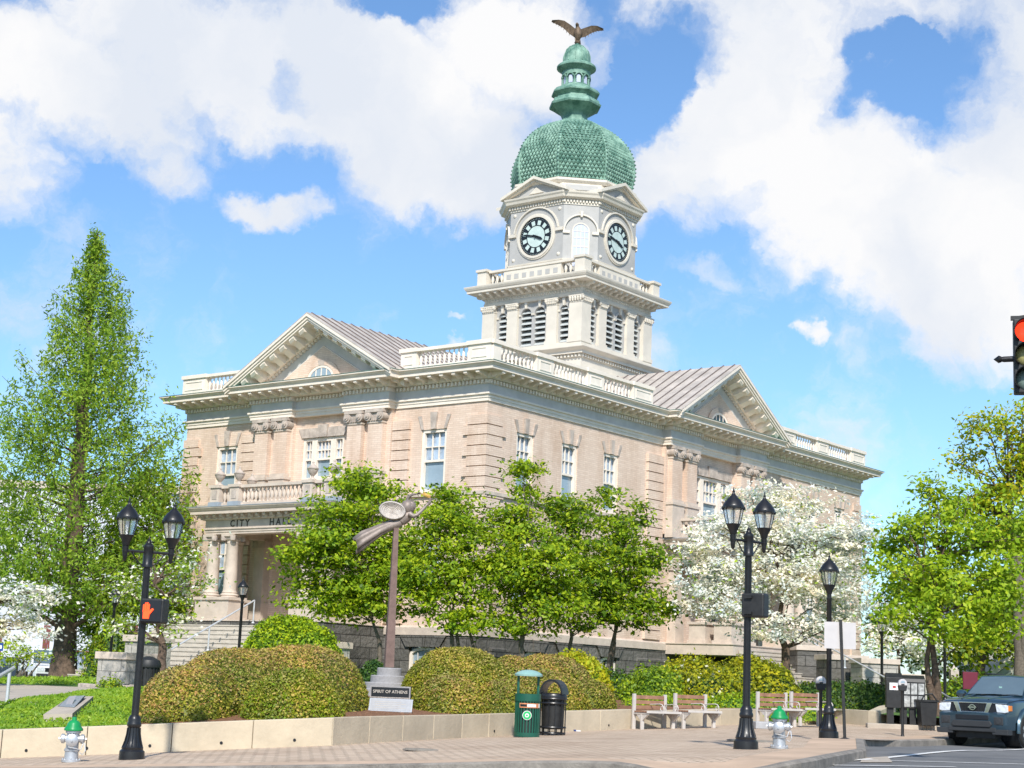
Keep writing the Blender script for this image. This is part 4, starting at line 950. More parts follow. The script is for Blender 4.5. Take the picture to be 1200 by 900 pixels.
for q in range(12):
    a = 2 * math.pi * q / 12; ln.tube([(TX + r * math.cos(a), TY + r * math.sin(a), z) for r, z in ((.75, 31.1), (.73, 31.5), (.62, 31.8), (.43, 32.01), (.15, 32.16))], .025, 5, 'copper')
ln.build('lantern', TOW, 35)

# eagle on top (stands on the lantern)
ew = HB.matrix_basis @ Vector((TX, TY, 32.25))
eg = MB(); eb = []
def P3(u, v, w): return (u, v, w)
eg.lathe([(.14, 0), (.17, .06), (.1, .14), (.05, .2)], 0, 0, 10, 0, 'eagle')
eg.tube([(0, .02, .18), (.02, .0, .4), (.02, 0, .62), (.0, -.03, .82), (-.03, -.07, .96)], [.1, .2, .25, .17, .09], 10, 'eagle')
eg.tube([(-.03, -.07, .93), (-.05, -.12, 1.04), (-.08, -.2, 1.06), (-.12, -.3, 1.0)], [.09, .1, .07, .012], 9, 'eagle')
eg.tube([(.03, .06, .45), (.1, .12, .2), (.16, .16, .02)], [.16, .13, .1], 8, 'eagle', flat=.4)
for sg in (-1, 1): eg.tube([(sg * .09, 0, .4), (sg * .1, -.02, .15), (sg * .11, -.06, .1)], [.07, .035, .03], 6, 'eagle')
for sg, tipz, el in ((-1, 1.18, 1.32), (1, .95, 1.12)):
    sp = [(sg * .1, .0, .78), (sg * .4, .02, .92 if sg > 0 else 1.02), (sg * .75, .05, 1.08 if sg > 0 else 1.25), (sg * 1.05, .08, 1.1 if sg > 0 else 1.3), (sg * 1.42, .12, .98 if sg > 0 else 1.27)]
    ch = [.42, .46, .36, .24, .04]; vs = []
    for (x, y, z), c_ in zip(sp, ch):
        vs += [(x, y - .06, z + .02), (x, y + .02, z - c_ * .55 + .02), (x + sg * .03, y + .07, z - c_), (x, y + .06, z - c_ * .4)]
    fs = []
    for i in range(4):
        for q in range(4): fs.append((i * 4 + q, i * 4 + (q + 1) % 4, i * 4 + 4 + (q + 1) % 4, i * 4 + 4 + q))
    fs += [(0, 1, 2, 3), (16, 17, 18, 19)]; eg.add(vs, fs, 'eagle')
    for q in range(7):
        f = .25 + q * .11; i = min(3, int(f * 4)); g_ = f * 4 - i; p = Vector(sp[i]).lerp(Vector(sp[i + 1]), g_); c_ = ch[i] + (ch[i + 1] - ch[i]) * g_
        eg.tube([p + Vector((0, .03, -c_ * .5)), p + Vector((sg * .06, .07, -c_ * 1.22))], [.045, .012], 5, 'eagle', flat=.4)
EA = eg.build('eagle_statue', None, 50, loc=ew, rz=R(4)); tag(EA, 'brown bronze eagle with spread wings on top of the green copper dome', 'statue')

# urns on the balconies
def make_urn(loc, label, group='stone urns along the two balconies', plant=False, sc_=.74):
    u = MB(); u.box(-.2 * sc_, .2 * sc_, -.2 * sc_, .2 * sc_, 0, .07 * sc_, 'stone_dark'); 
    u.lathe([(r * sc_, z * sc_) for r, z in ((.16, .07), (.1, .14), (.07, .2), (.1, .25), (.22, .38), (.28, .52), (.3, .6), (.33, .62), (.33, .67), (.26, .7), (.2, .78), (.1, .86), (.06, .9), (.05, .94), (.07, 1.0), (.02, 1.06))][: (16 if not plant else 9)], 0, 0, 14, 0, 'stone_dark')
    t_ = thing('stone_urn', loc, label, 'urn', group); u.build('urn_body', t_, 40)
    return t_
fl = ['outer left', 'second from left', 'third from left', 'outer right']
for i, (x, y) in enumerate(pedf):
    p = HB.matrix_basis @ Vector((x, y, 5.722))
    make_urn(p, ['lidded stone urn on the far left pedestal of the front balcony', 'lidded stone urn second from the left on the front balcony rail', 'lidded stone urn on the front balcony right of the triple window', 'lidded stone urn half behind the magnolia at the right end of the front balcony'][i])
for (x, y), lab in (((pedf[0][0] - .0, -1.1), 'small lidded stone urn at the back of the front balcony, left side'), ((pedf[3][0], -1.1), 'small lidded stone urn at the back of the front balcony, right side')):
    make_urn(HB.matrix_basis @ Vector((x, y, 5.70)), lab)
p = HB.matrix_basis @ Vector((-peds[0][1], peds[0][0], 5.722)); u_ = make_urn(p, 'open stone urn with a yellow green plant on the side balcony rail', plant=True, sc_=1.0)
Cq = sph(260) * np.array([.3, .3, .2]) * rng.random((260, 1)) ** .4 + np.array([0, 0, .86]); leaf_object('foliage', u_, Cq, .12, ['limeA', 'limeB'], [1, 1])

M['stepstone'] = mat('pale step stone', (.50, .45, .38), .85, var=.12, scale=2.5, bump=.2)

# ================================================================== GROUND
def sheet(name, xs, ys, zf, k, mask=None, label=None):
    X, Y = np.meshgrid(xs, ys); Z = zf(X.ravel(), Y.ravel()).reshape(X.shape)
    nx, ny = len(xs), len(ys); vs = [tuple(v) for v in np.stack([X, Y, Z], -1).reshape(-1, 3)]; fs = []
    for j in range(ny - 1):
        for i in range(nx - 1):
            cx, cy = (xs[i] + xs[i + 1]) / 2, (ys[j] + ys[j + 1]) / 2
            if mask and not mask(cx, cy): continue
            fs.append((j * nx + i, j * nx + i + 1, (j + 1) * nx + i + 1, (j + 1) * nx + i))
    m = MB(); m.add(vs, fs, k); o = m.build(name, None, 60); tag(o, label, None, kind='structure'); return o
gxl = lambda a, b, s: list(np.arange(a, b + s / 2, s))
# curb line (top edge of the kerb) in pixels + depth
CURB = [(-500, 905, 25), (-100, 902, 24.6), (200, 899.5, 24), (400, 897, 23.6), (520, 893.5, 22.8), (640, 892.4, 22.3), (720, 894, 21.9), (760, 897, 21.6), (830, 898.5, 21.4), (906, 895, 21.8), (950, 890.5, 23.0), (1011, 879, 28.7), (1008, 869, 36), (1060, 867.5, 38.6), (1104, 866.5, 41), (1181, 864.7, 45), (1320, 863, 50)]
CP = [at(*c) for c in CURB]
for p in CP: p.z = G(p.x, p.y) + .006
CP[0] = Vector((-60, 26, G(-30, 25))); CP.append(Vector((60, 68, CP[-1].z)))
cxs = [p.x for p in CP]; cys = [p.y for p in CP]
def cy_at(x):
    return float(np.interp(x, cxs, cys))
def gsoft(X, Y): return _g(np.clip(X, -16, 17), np.clip(Y, 14, 56))
def dip(X, Y):       # dropped kerb for the crossing ramp
    c = at(832, 898.5, 21.4); return .115 * np.exp(-((X - c.x) / .95) ** 4) * np.clip(1 - (Y - np.interp(X, cxs, cys)) / 1.6, 0, 1)
far = [-4000, -1500, -600, -250, -120] ; ex = far + gxl(-60, 60, 4) + [120, 250, 600, 1500, 4000]
ey = [-400, -100, -40] + gxl(-20, 28, 4) + gxl(30, 130, 4) + [160, 250, 500, 1200, 4000]
def zfar(X, Y):
    z = gsoft(X, Y) - .5; b = np.clip((Y - 50) / 30, 0, 1); z = z * (1 - b) + b * .35
    return z
sheet('ground', ex, ey, zfar, 'soil')
sheet('road', [-300, -120] + gxl(-60, 60, 1.5) + [120, 300], [-60, -30] + gxl(-10, 70, 1.5), lambda X, Y: gsoft(X, Y) - .14 - .02 * np.clip((25 - Y) / 10, 0, 1), 'asphalt')
# pavement between kerb and planter wall
WX = [p.x for p in WP[:13]]; WYY = [p.y for p in WP[:13]]
def wall_y(x): return float(np.interp(x, WX[:12], WYY[:12]))
xs = gxl(-18, 16, .35); m = MB(); rows_ = 26; vs = []; fs = []
for x in xs:
    y0 = cy_at(x) ; y1 = max(y0 + .5, (wall_y(x) + .25) if x < WX[11] else 56 + (x - 10) * .5)
    for j in range(rows_ + 1):
        t_ = (j / rows_) ** 1.5; y = y0 + (y1 - y0) * t_; vs.append((x, y, float(gsoft([x], [y])[0] - dip(np.array([x]), np.array([y]))[0])))
for i in range(len(xs) - 1):
    for j in range(rows_): fs.append((i * (rows_ + 1) + j, (i + 1) * (rows_ + 1) + j, (i + 1) * (rows_ + 1) + j + 1, i * (rows_ + 1) + j + 1))
m.add(vs, fs, 'paver'); tag(m.build('pavement', None, 60), None, kind='structure')
# concrete edge band and kerb
def offs(pts, d):
    out = []
    for i, p in enumerate(pts):
        a = pts[max(0, i - 1)]; b = pts[min(len(pts) - 1, i + 1)]; t_ = Vector((b.x - a.x, b.y - a.y, 0)).normalized(); out.append(p + Vector((-t_.y, t_.x, 0)) * d)
    return out
fine = []
for i in range(1, len(CP) - 2):
    n = max(2, int((CP[i + 1] - CP[i]).length / .4))
    for j in range(n):
        a, b, c, d = CP[max(i - 1, 1)], CP[i], CP[i + 1], CP[i + 2]; u = j / n
        p = b.lerp(c, u) if (b - c).length > 7 or i in (10, 11) else .5 * ((2 * b) + (-a + c) * u + (2 * a - 5 * b + 4 * c - d) * u * u + (-a + 3 * b - 3 * c + d) * u ** 3)
        fine.append(p)
def strip(name, a, b, dz, k, extra=None, kind='structure'):
    m = MB(); vs = []; fs = []
    for p, q in zip(a, b):
        for r in (p, q): vs.append((r.x, r.y, float(gsoft([r.x], [r.y])[0] - dip(np.array([r.x]), np.array([r.y]))[0]) + dz))
    for i in range(len(a) - 1): fs.append((2 * i, 2 * i + 2, 2 * i + 3, 2 * i + 1))
    m.add(vs, fs, k); return tag(m.build(name, None), None, kind=kind)
strip('pavement_edge', fine, offs(fine, 1.0), .008, 'apron')
m = MB(); cur = []; 
o1 = offs(fine, -.06); o2 = offs(fine, .10)
vs = []; fs = []
for p, q in zip(o1, o2):
    z = float(gsoft([p.x], [p.y])[0] - dip(np.array([p.x]), np.array([p.y]))[0]) + .012
    vs += [(p.x, p.y, z - .4), (p.x, p.y, z - .025), (p.x * .7 + q.x * .3, p.y * .7 + q.y * .3, z + .002), (q.x, q.y, z + .002), (q.x, q.y, z - .3)]
for i in range(len(fine) - 1):
    for j in range(4): fs.append((5 * i + j, 5 * i + 5 + j, 5 * i + 6 + j, 5 * i + 1 + j))
m.add(vs, fs, 'curb'); tag(m.build('kerb', None), None, kind='structure')
m = MB(); g0 = [at(1011, 880, 28.6), at(1040, 878, 29.6), at(1046, 887, 26.6), at(1008, 888, 26.2)]
m.add([(p.x, p.y, G(p.x, p.y) - .128) for p in g0], [(0, 1, 2, 3)], 'slab'); tag(m.build('gutter_slab', None), None, kind='structure')
def roadline(p0, p1, w0, w1):
    a, b = at(*p0), at(*p1); m = MB(); n = 12; vs = []; t_ = Vector((b.x - a.x, b.y - a.y, 0)).normalized(); pr = Vector((-t_.y, t_.x, 0))
    for i in range(n + 1):
        p = a.lerp(b, i / n)
        for s in (-.5, .5): q = p + pr * (w0 + (w1 - w0) * i / n) * s; vs.append((q.x, q.y, float((gsoft([q.x], [q.y]) - .14 - .02 * np.clip((25 - q.y) / 10, 0, 1))[0]) + .012))
    m.add(vs, [(2 * i, 2 * i + 2, 2 * i + 3, 2 * i + 1) for i in range(n)], 'paint'); tag(m.build('lane_marking', None), None, kind='structure')
def gy(px, py):       # depth where the pixel ray meets the road
    lo, hi = 8., 80.
    for _ in range(40):
        mid = (lo + hi) / 2; p = at(px, py, mid)
        if p.z > float(gsoft([p.x], [p.y])[0]) - .14: lo = mid
        else: hi = mid
    return lo
for a, b, w in (((967, 894), (1230, 875), .16), ((1010, 891), (1260, 898), .14), ((900, 897), (1120, 899.5), .14)):
    roadline((a[0], a[1], gy(*a)), (b[0], b[1], gy(*b)), w, w)
# ------------------------------------------------------------------ planter wall (retaining)
m = MB(); path = [(p.x, p.y) for p in WP]
WT = []
for i, p in enumerate(WP): WT.append(.5 if i < 8 else .44)
vs = []; fs = []; q = [];
pl = [Vector((p.x, p.y, 0)) for p in WP]; back = offs(pl, .38)
sub = []
for i in range(len(WP) - 1):
    n = max(1, round((WP[i + 1] - WP[i]).length / 1.45)); 
    for j in range(n): u0, u1 = j / n, (j + 1) / n; sub.append((pl[i].lerp(pl[i + 1], u0), pl[i].lerp(pl[i + 1], u1), back[i].lerp(back[i + 1], u0), back[i].lerp(back[i + 1], u1), WT[i]))
for (a, b, c, d, h) in sub:
    g_ = .006; t_ = (b - a).normalized() * g_; vv = []
    for p in (a + t_, b - t_, d - t_, c + t_):
        z = G(p.x, p.y); vv += [(p.x, p.y, z - .5), (p.x, p.y, z + h)]
    m.add(vv, [(0, 2, 3, 1), (2, 4, 5, 3), (4, 6, 7, 5), (6, 0, 1, 7), (1, 3, 5, 7)], 'concrete')
    vv = []
    for p in (a, b, d, c): pp = p + (( (a+b+c+d)/4 - p) * .02); z = G(p.x, p.y); vv += [(pp.x, pp.y, z - .5), (pp.x, pp.y, z + h - .012)]
    m.add(vv, [(0, 2, 3, 1), (2, 4, 5, 3), (4, 6, 7, 5), (6, 0, 1, 7), (1, 3, 5, 7)], 'slab')
wl = m.build('planter_wall', None, bevel=.015); tag(wl, 'low buff concrete retaining wall zigzagging along the whole planting bed', 'wall')
for px in (30, 101, 175, 258, 344, 578, 712, 905):
    for i in range(len(WP) - 1):
        if WALL[i][0] <= px < WALL[i + 1][0]:
            f = (px - WALL[i][0]) / (WALL[i + 1][0] - WALL[i][0]); q = WP[i].lerp(WP[i + 1], f); d_ = (WP[i + 1] - WP[i]).normalized(); nn = Vector((d_.y, -d_.x, 0)); z = G(q.x, q.y) + .12
            w_ = MB(); w_.lathe([(.028, 0), (.028, .006)], 0, 0, 10, 0, 'numblack', Matrix.Translation((q.x + nn.x * .004, q.y + nn.y * .004, z)) @ nn.to_track_quat('Z', 'Y').to_matrix().to_4x4()); w_.build('weep_hole', wl)
# ------------------------------------------------------------------ terrace behind the wall
def terr(x, y):
    z = _t(np.clip(x, -40, 38), np.clip(y, 20, 112)); return z
def terrace(name, x0, x1, sx, k, kind, depth0=.2, y1=None, dz=0, rows=50, ymax=115):
    xs = gxl(x0, x1, sx); vs = []; fs = []
    for x in xs:
        ya = float(np.interp(x, WX[:13], WYY[:13])) + depth0; yb = ymax if y1 is None else y1
        for j in range(rows + 1): y = ya + (yb - ya) * (j / rows) ** 1.6; vs.append((x, y, float(terr([x], [y])[0]) + dz))
    for i in range(len(xs) - 1):
        for j in range(rows): fs.append((i * (rows + 1) + j, (i + 1) * (rows + 1) + j, (i + 1) * (rows + 1) + j + 1, i * (rows + 1) + j + 1))
    m = MB(); m.add(vs, fs, k); return tag(m.build(name, None, 60), None, kind=kind)
terrace('lawn_terrace', -34, 30, .7, 'grass', 'structure')
# mulch bed from the big hedge to the right planting
m = MB(); vs = []; fs = []; xs = gxl(-7.0, 7.5, .3); nr = 16
for x in xs:
    ya = float(np.interp(x, WX[:13], WYY[:13])) + .36
    for j in range(nr + 1): y = ya + (11 + (x > 2) * 2) * j / nr; vs.append((x, y, float(terr([x], [y])[0]) + .03 + .015 * rng.random()))
for i in range(len(xs) - 1):
    for j in range(nr): fs.append((i * (nr + 1) + j, (i + 1) * (nr + 1) + j, (i + 1) * (nr + 1) + j + 1, i * (nr + 1) + j + 1))
m.add(vs, fs, 'mulch'); tag(m.build('mulch_bed', None), None, kind='structure')
# curved garden path at the left
def ribbon(name, pts, k, dz, kind='structure'):
    m = MB(); vs = []
    for (a, b) in pts:
        for q in (a, b):
            p = at(*q); vs.append((p.x, p.y, T(p.x, p.y) + dz))
    n = 5; VV = []
    for i in range(len(pts) - 1):
        pass
    m.add(vs, [(2 * i, 2 * i + 2, 2 * i + 3, 2 * i + 1) for i in range(len(pts) - 1)], k); return tag(m.build(name, None), None, kind=kind)
m = MB(); L_ = [Vector((-13.0, 36.2)), Vector((-13.6, 40)), Vector((-15.2, 46)), Vector((-17.5, 53)), Vector((-21, 58)), Vector((-30, 62))]
Rr = [Vector((-10.6, 36.2)), Vector((-10.4, 40)), Vector((-10.6, 44.5)), Vector((-12.6, 50.5)), Vector((-16.5, 55.5)), Vector((-22, 60))]
vs = []; 
for a, b in zip(L_, Rr):
    for f in range(7): p = a.lerp(b, f / 6); vs.append((p.x, p.y, T(p.x, p.y) + .04))
m.add(vs, [(7 * i + j, 7 * i + 7 + j, 7 * i + 8 + j, 7 * i + 1 + j) for i in range(5) for j in range(6)], 'slab')
vs = []; br = [Vector((-10.6, 44.5)), Vector((-9.0, 47.5)), Vector((-8.2, 52)), Vector((-10.5, 53.5)), Vector((-12.6, 50.5))]
vs = [(p.x, p.y, T(p.x, p.y) + .045) for p in br]; m.add(vs, [(0, 1, 2, 3, 4)], 'slab'); tag(m.build('path', None), None, kind='structure')
# edging stones
m = MB(); n = 26
for i in range(n):
    u = i / n; p = Vector((-12.9, 51.5)).lerp(Vector((-9.2, 47.3)), u) + Vector((-.5, -.4)) * math.sin(u * math.pi)
    X = Matrix.Translation((p.x, p.y, T(p.x, p.y))) @ Matrix.Rotation(R(-48 + rng.normal() * 8), 4, 'Z'); m.box(-.14, .14, -.09, .09, -.05, .12 + .03 * rng.random(), 'stone_dark', X)
tag(m.build('edging_stones', None, bevel=.02), 'row of rough tan stones edging the curved garden path', 'edging')
# grass blades
def blades(name, pts_fn, n, size, mats=('blade1', 'blade2', 'magA'), kind='stuff', label=None, hgt=.09):
    P = pts_fn(n); C = np.c_[P, terr(P[:, 0], P[:, 1]) + rng.random(len(P)) * hgt]
    nb = rng.normal(size=(len(P), 3)) * .3 + np.array([0, -.8, .45]); o = leaf_object(name, None, C, size, list(mats), [3, 2, 1][:len(mats)], nb, .6, .35)
    tag(o, label, None if kind == 'stuff' else 'plant', kind=kind); return o
def lawn_pts(n):
    x = rng.uniform(-14.5, -4.2, n * 2); y = rng.uniform(30.4, 44, n * 2); w = np.interp(x, WX[:13], WYY[:13]) + .36
    k = (y > w) & ~((x < -10.5) & (y > 35.5)) & (y < 47) & ~((x > -6.6) & (y < 36)) ; P = np.c_[x, y][k][:n]; return P
blades('grass', lawn_pts, 42000, .085, label='bright green lawn in front of the steps')
def far_pts(n):
    x = rng.uniform(-30, -8, n); y = rng.uniform(50, 74, n); k = (y > 52 + (-x - 10) * .55 + .6) ; return np.c_[x, y][k]
blades('grass', far_pts, 22000, .17, label='grass verge beyond the garden path', hgt=.12)
def lp(n): x = rng.uniform(-22, -13.3, n); y = rng.uniform(38, 50, n); k = (x < -13.6 - np.maximum(0, y - 40) * .3); return np.c_[x, y][k]
blades('grass', lp, 9000, .12, label='low clipped ground cover left of the path', hgt=.28)

# ================================================================== STREET FURNITURE
def lantern(t, x, z0, s=1.0):
    """acorn-shaped lantern on a cup, base of the cup at z0"""
    v = s * .84; s = s * .97
    m = MB(); m.lathe([(.055 * s, z0), (.06 * s, z0 + .04 * v), (.045 * s, z0 + .06 * v), (.05 * s, z0 + .14 * v), (.062 * s, z0 + .15 * v), (.075 * s, z0 + .22 * v), (.125 * s, z0 + .34 * v), (.135 * s, z0 + .36 * v), (.12 * s, z0 + .37 * v)], x, 0, 16, 0, 'black'); cup = m.build('lantern_cup', t, 40)
    g = MB(); g.lathe([(.118 * s, z0 + .365 * v), (.15 * s, z0 + .5 * v), (.172 * s, z0 + .63 * v), (.18 * s, z0 + .7 * v)], x, 0, 24, 0, 'lampglass', cap=False); g.build('lamp_glass', t, 40)
    c = MB()
    for q in range(8):
        a = 2 * math.pi * q / 8; c.tube([(x + r * math.cos(a), r * math.sin(a), z) for r, z in ((.125 * s, z0 + .36 * v), (.158 * s, z0 + .5 * v), (.18 * s, z0 + .63 * v), (.188 * s, z0 + .72 * v))], .008 * s, 5, 'black')
        c.lathe([(0, z0 + .66 * v), (.018 * s, z0 + .68 * v), (.018 * s, z0 + .73 * v), (0, z0 + .75 * v)], x + .2 * s * math.cos(a), .2 * s * math.sin(a), 6, 0, 'black')
    c.lathe([(.175 * s, z0 + .69 * v), (.2 * s, z0 + .7 * v), (.205 * s, z0 + .74 * v), (.195 * s, z0 + .77 * v), (.17 * s, z0 + .82 * v), (.13 * s, z0 + .89 * v), (.08 * s, z0 + .94 * v), (.075 * s, z0 + .955 * v), (.055 * s, z0 + .97 * v), (.03 * s, z0 + 1.02 * v), (.022 * s, z0 + 1.05 * v), (.028 * s, z0 + 1.07 * v), (.012 * s, z0 + 1.09 * v), (.01 * s, z0 + 1.15 * v), (.002 * s, z0 + 1.17 * v)], x, 0, 20, 0, 'black')
    c.lathe([(.02 * s, z0 + .36 * v), (.02 * s, z0 + .5 * v), (.035 * s, z0 + .52 * v), (.03 * s, z0 + .66 * v)], x, 0, 8, 0, 'stickwhite')
    c.build('lantern_cap', t, 40)
def pole_base(m, s=1.0, h=1.0):
    m.lathe([(.205 * s, -.06), (.205 * s, .02), (.2 * s, .13 * h), (.17 * s, .16 * h), (.175 * s, .19 * h), (.15 * s, .22 * h), (.12 * s, .3 * h), (.1 * s, .4 * h), (.092 * s, .5 * h), (.115 * s, .53 * h), (.115 * s, .57 * h), (.1 * s, .6 * h), (.105 * s, .63 * h), (.09 * s, .67 * h), (.068 * s, .7 * h)], 0, 0, 20, 0, 'black')
    for q in range(10): a = 2 * math.pi * q / 10; m.tube([(r * math.cos(a) * s, r * math.sin(a) * s, z * h) for r, z in ((.16, .2), (.128, .3), (.108, .4), (.1, .5))], .013 * s, 5, 'black')
def lamp(px, py, d, label, total, double=False, arms=None, group=None, rz=0, s=1.0, base=True, z=None, lean=0):
    p = at(px, py, d)
    if z is not None: p.z = z
    t = thing('street_lamp', p, label, 'street lamp', group, rz); m = MB()
    zc = total - (1.17 * .84 * s) - (.0 if not double else 0)
    if base: pole_base(m, s)
    else: m.lathe([(.11 * s, -.1), (.1 * s, .1), (.07 * s, .14)], 0, 0, 12, 0, 'black')
    pr = .052 * s
    if double:
        zt = total - .78
        m.lathe([(pr * 1.15, .6), (pr, zt - .38), (pr * 1.1, zt - .36)], 0, 0, 16, 0, 'black')
        for q in range(8): a = 2 * math.pi * q / 8; m.tube([(pr * 1.05 * math.cos(a), pr * 1.05 * math.sin(a), .7), (pr * .98 * math.cos(a), pr * .98 * math.sin(a), zt - .4)], .008, 4, 'black')
        m.lathe([(.085, zt - .38), (.09, zt - .34), (.08, zt - .32), (.08, zt - .08), (.09, zt - .06), (.085, zt - .02), (.05, zt + .01), (.03, zt + .05), (.035, zt + .07), (.01, zt + .1), (.004, zt + .14)], 0, 0, 14, 0, 'black')
    else: m.lathe([(pr * 1.1, .6 * s if base else .1), (pr, zc - .02), (pr * 1.25, zc)], 0, 0, 14, 0, 'black')
    m.build('pole', t, 40)
    if double:
        for sg, zz in ((-1, zt - .15), (1, zt - .15)):
            a = MB(); ax = arms or .36; a.tube([(sg * .06, 0, zt - .13), (sg * (ax + .02), 0, zt - .13)], .022, 8, 'black')
            a.tube([(sg * .07, 0, zt - .36), (sg * .16, 0, zt - .3), (sg * .25, 0, zt - .18), (sg * .29, 0, zt - .14)], .012, 6, 'black')
            a.lathe([(.01, zt - .3), (.03, zt - .27), (.04, zt - .2), (.05, zt - .1), (.055, zt - .06)], sg * ax, 0, 10, 0, 'black'); a.build('arm', t, 40)
            lantern(t, sg * ax, zt - .16, s * .93)
    else: lantern(t, 0, zc, s)
    return t
sc1 = 1.0
L1 = lamp(154, 890, 27, 'tall black twin lantern lamp post leaning beside the left hydrant', 4.24, True, arms=.38, rz=R(26)); L1.rotation_euler.y = R(.1)
L2 = lamp(874, 878, 27.5, 'tall black twin lantern lamp post beside the right hydrant', 4.33, True, arms=.39, rz=R(40))
L3 = lamp(971, 865, 36, 'black single lantern lamp post standing behind the grey sign back', 4.0, False, s=1.05)
L4 = lamp(1033.5, 812, 66, 'black single lantern lamp post near the newspaper boxes', 3.15, False, s=1.08, base=False)
L5 = lamp(279, 775, 56, 'slim black single lantern lamp post in front of the stair handrail', 2.85, False, s=.92, base=False)
L6 = lamp(127, 797, 60, 'black single lantern lamp post mostly hidden by the flowering tree at left', 3.45, False, s=1.0, base=False)
L7 = lamp(1107.5, 822, 60, 'dark lamp post behind the grey tree trunk at right', 3.5, False, s=1.0, base=False)

def ped_signal(parent_p, zrel, dx, label, facing, lit):
    # pedestrian signal box clamped to a lamp post
    p = parent_p; t = thing('pedestrian_signal', (p.x, p.y, p.z + zrel), label, 'crossing signal', None, facing)
    m = MB(); m.box(dx - .2, dx + .2, -.16, .1, -.2, .2, 'blackmetal'); o = m.build('housing', t, bevel=.03)
    b = MB(); 
    for z in (-.13, .13): b.box(min(0, dx), max(0, dx), .09, .15, z - .02, z + .02, 'blackmetal')
    b.build('bracket', t)
    f = MB(); f.box(dx - .17, dx + .17, -.175, -.16, -.17, .17, 'numblack'); vz = MB()
    f.build('signal_face', t)
    if lit:
        h = MB(); y0, y1 = -.19, -.176; cx = dx - .07
        h.prism([(cx - .055, -.13), (cx + .045, -.13), (cx + .055, -.02), (cx - .06, 0)], y0, y1, 'hand_on')
        h.prism([(cx + .04, -.09), (cx + .055, -.06), (cx + .12, .02), (cx + .1, .04), (cx + .05, .0)], y0 - .001, y1, 'hand_on')
        for i, (fx, L) in enumerate(((-.052, .1), (-.022, .13), (.008, .135), (.036, .11))): h.prism([(cx + fx - .012, -.02), (cx + fx + .012, -.02), (cx + fx + .012, L - .01), (cx + fx, L), (cx + fx - .012, L - .01)], y0 + .0005 * i, y1, 'hand_on')
        h.build('raised_hand', t)
    return t
ped_signal(L1.location, at(170, 716, 27).z - L1.location.z, .21, 'crossing signal with lit orange hand on the left lamp post', R(-12), True)
ped_signal(L2.location, at(866, 709, 27.5).z - L2.location.z, -.12, 'dark crossing signal seen from behind on the right lamp post', R(150), False)

def hydrant(px, py, d, label, rz=0, s=1.0):
    p = at(px, py, d); t = thing('fire_hydrant', p, label, 'fire hydrant', 'silver fire hydrants with green bonnets', rz)
    b = MB(); b.lathe([(.15 * s, 0), (.15 * s, .035), (.11 * s, .045), (.105 * s, .16), (.12 * s, .17), (.12 * s, .2), (.1 * s, .21), (.098 * s, .44), (.12 * s, .455), (.12 * s, .485), (.1 * s, .49)], 0, 0, 20, 0, 'silver')
    b.lathe([(.13 * s, -.04), (.12 * s, 0)], 0, 0, 14, 0, 'curb')
    for q in range(8): a = q * math.pi / 4; b.lathe([(.014, .035), (.014, .06)], .13 * s * math.cos(a), .13 * s * math.sin(a), 6, 0, 'silver')
    b.build('barrel', t, 40)
    for ang, r, L, zz in ((0, .065, .18, .36), (180, .065, .18, .36), (-90, .085, .19, .34)):
        n = MB(); X = Matrix.Rotation(R(ang), 4, 'Z') @ Matrix.Translation((0, 0, zz)) @ Matrix.Rotation(R(90), 4, 'Y')
        n.lathe([(r * .85, .06), (r * .85, L - .06), (r * 1.15, L - .055), (r * 1.15, L - .01), (r * .9, L), (r * .5, L + .01)], 0, 0, 14, 0, 'silver', X); n.lathe([(.02, L), (.02, L + .035)], 0, 0, 5, 0, 'silver', X); n.build('nozzle_cap', t, 40)
    c = MB(); c.lathe([(.145 * s, .485), (.15 * s, .5), (.145 * s, .52), (.11 * s, .56), (.1 * s, .6), (.075 * s, .63), (.04 * s, .65), (.035 * s, .69), (.02, .7)], 0, 0, 20, 0, 'hgreen'); c.build('bonnet', t, 40)
    ch = MB(); ch.tube([(.17, -.03, .3), (.14, -.12, .2), (.05, -.17, .22), (-.05, -.17, .24)], .008, 5, 'rail'); ch.tube([(.19, -.02, .3), (.21, -.04, .18), (.17, -.02, .12), (.12, -.04, .15)], .008, 5, 'rail'); ch.build('chain', t)
    return t
hydrant(83, 893, 26.5, 'silver hydrant with green top at the far left of the pavement', R(10))
hydrant(913, 877, 28, 'silver hydrant with green top by the right twin lamp post', R(-14), 1.0)

def meter(px, py, d, h, label):
    p = at(px, py, d); t = thing('parking_meter', p, label, 'parking meter', 'grey headed parking meters along the kerb')
    m = MB(); m.lathe([(.06, -.02), (.045, .02), (.038, .05), (.038, h - .32), (.05, h - .3)], 0, 0, 12, 0, 'blackmetal'); m.build('pole', t, 40)
    m = MB(); m.prism([(-.09, h - .3), (.09, h - .3), (.115, h - .16), (-.115, h - .16)], -.06, .06, 'blackmetal'); m.build('meter_housing', t, bevel=.015)
    m = MB(); m.prism([(-.11, h - .158)] + [(.11 * math.cos(a) * -1, h - .11 + .11 * math.sin(a)) for a in np.linspace(0, math.pi, 13)] + [(.11, h - .158)], -.055, .055, 'signback'); m.build('meter_head', t, bevel=.012)
    m = MB(); m.prism([(.06 * math.cos(a), h - .1 + .06 * math.sin(a)) for a in np.linspace(0, math.pi, 9)], -.062, -.056, 'pane_grey'); m.box(-.04, .04, -.062, -.056, h - .155, h - .125, 'numblack'); m.build('display', t)
meter(961.5, 866.5, 36.5, 1.36, 'parking meter left of the lamp post with the sign')
meter(1057.7, 862.8, 42, 1.42, 'parking meter in front of the newspaper boxes')
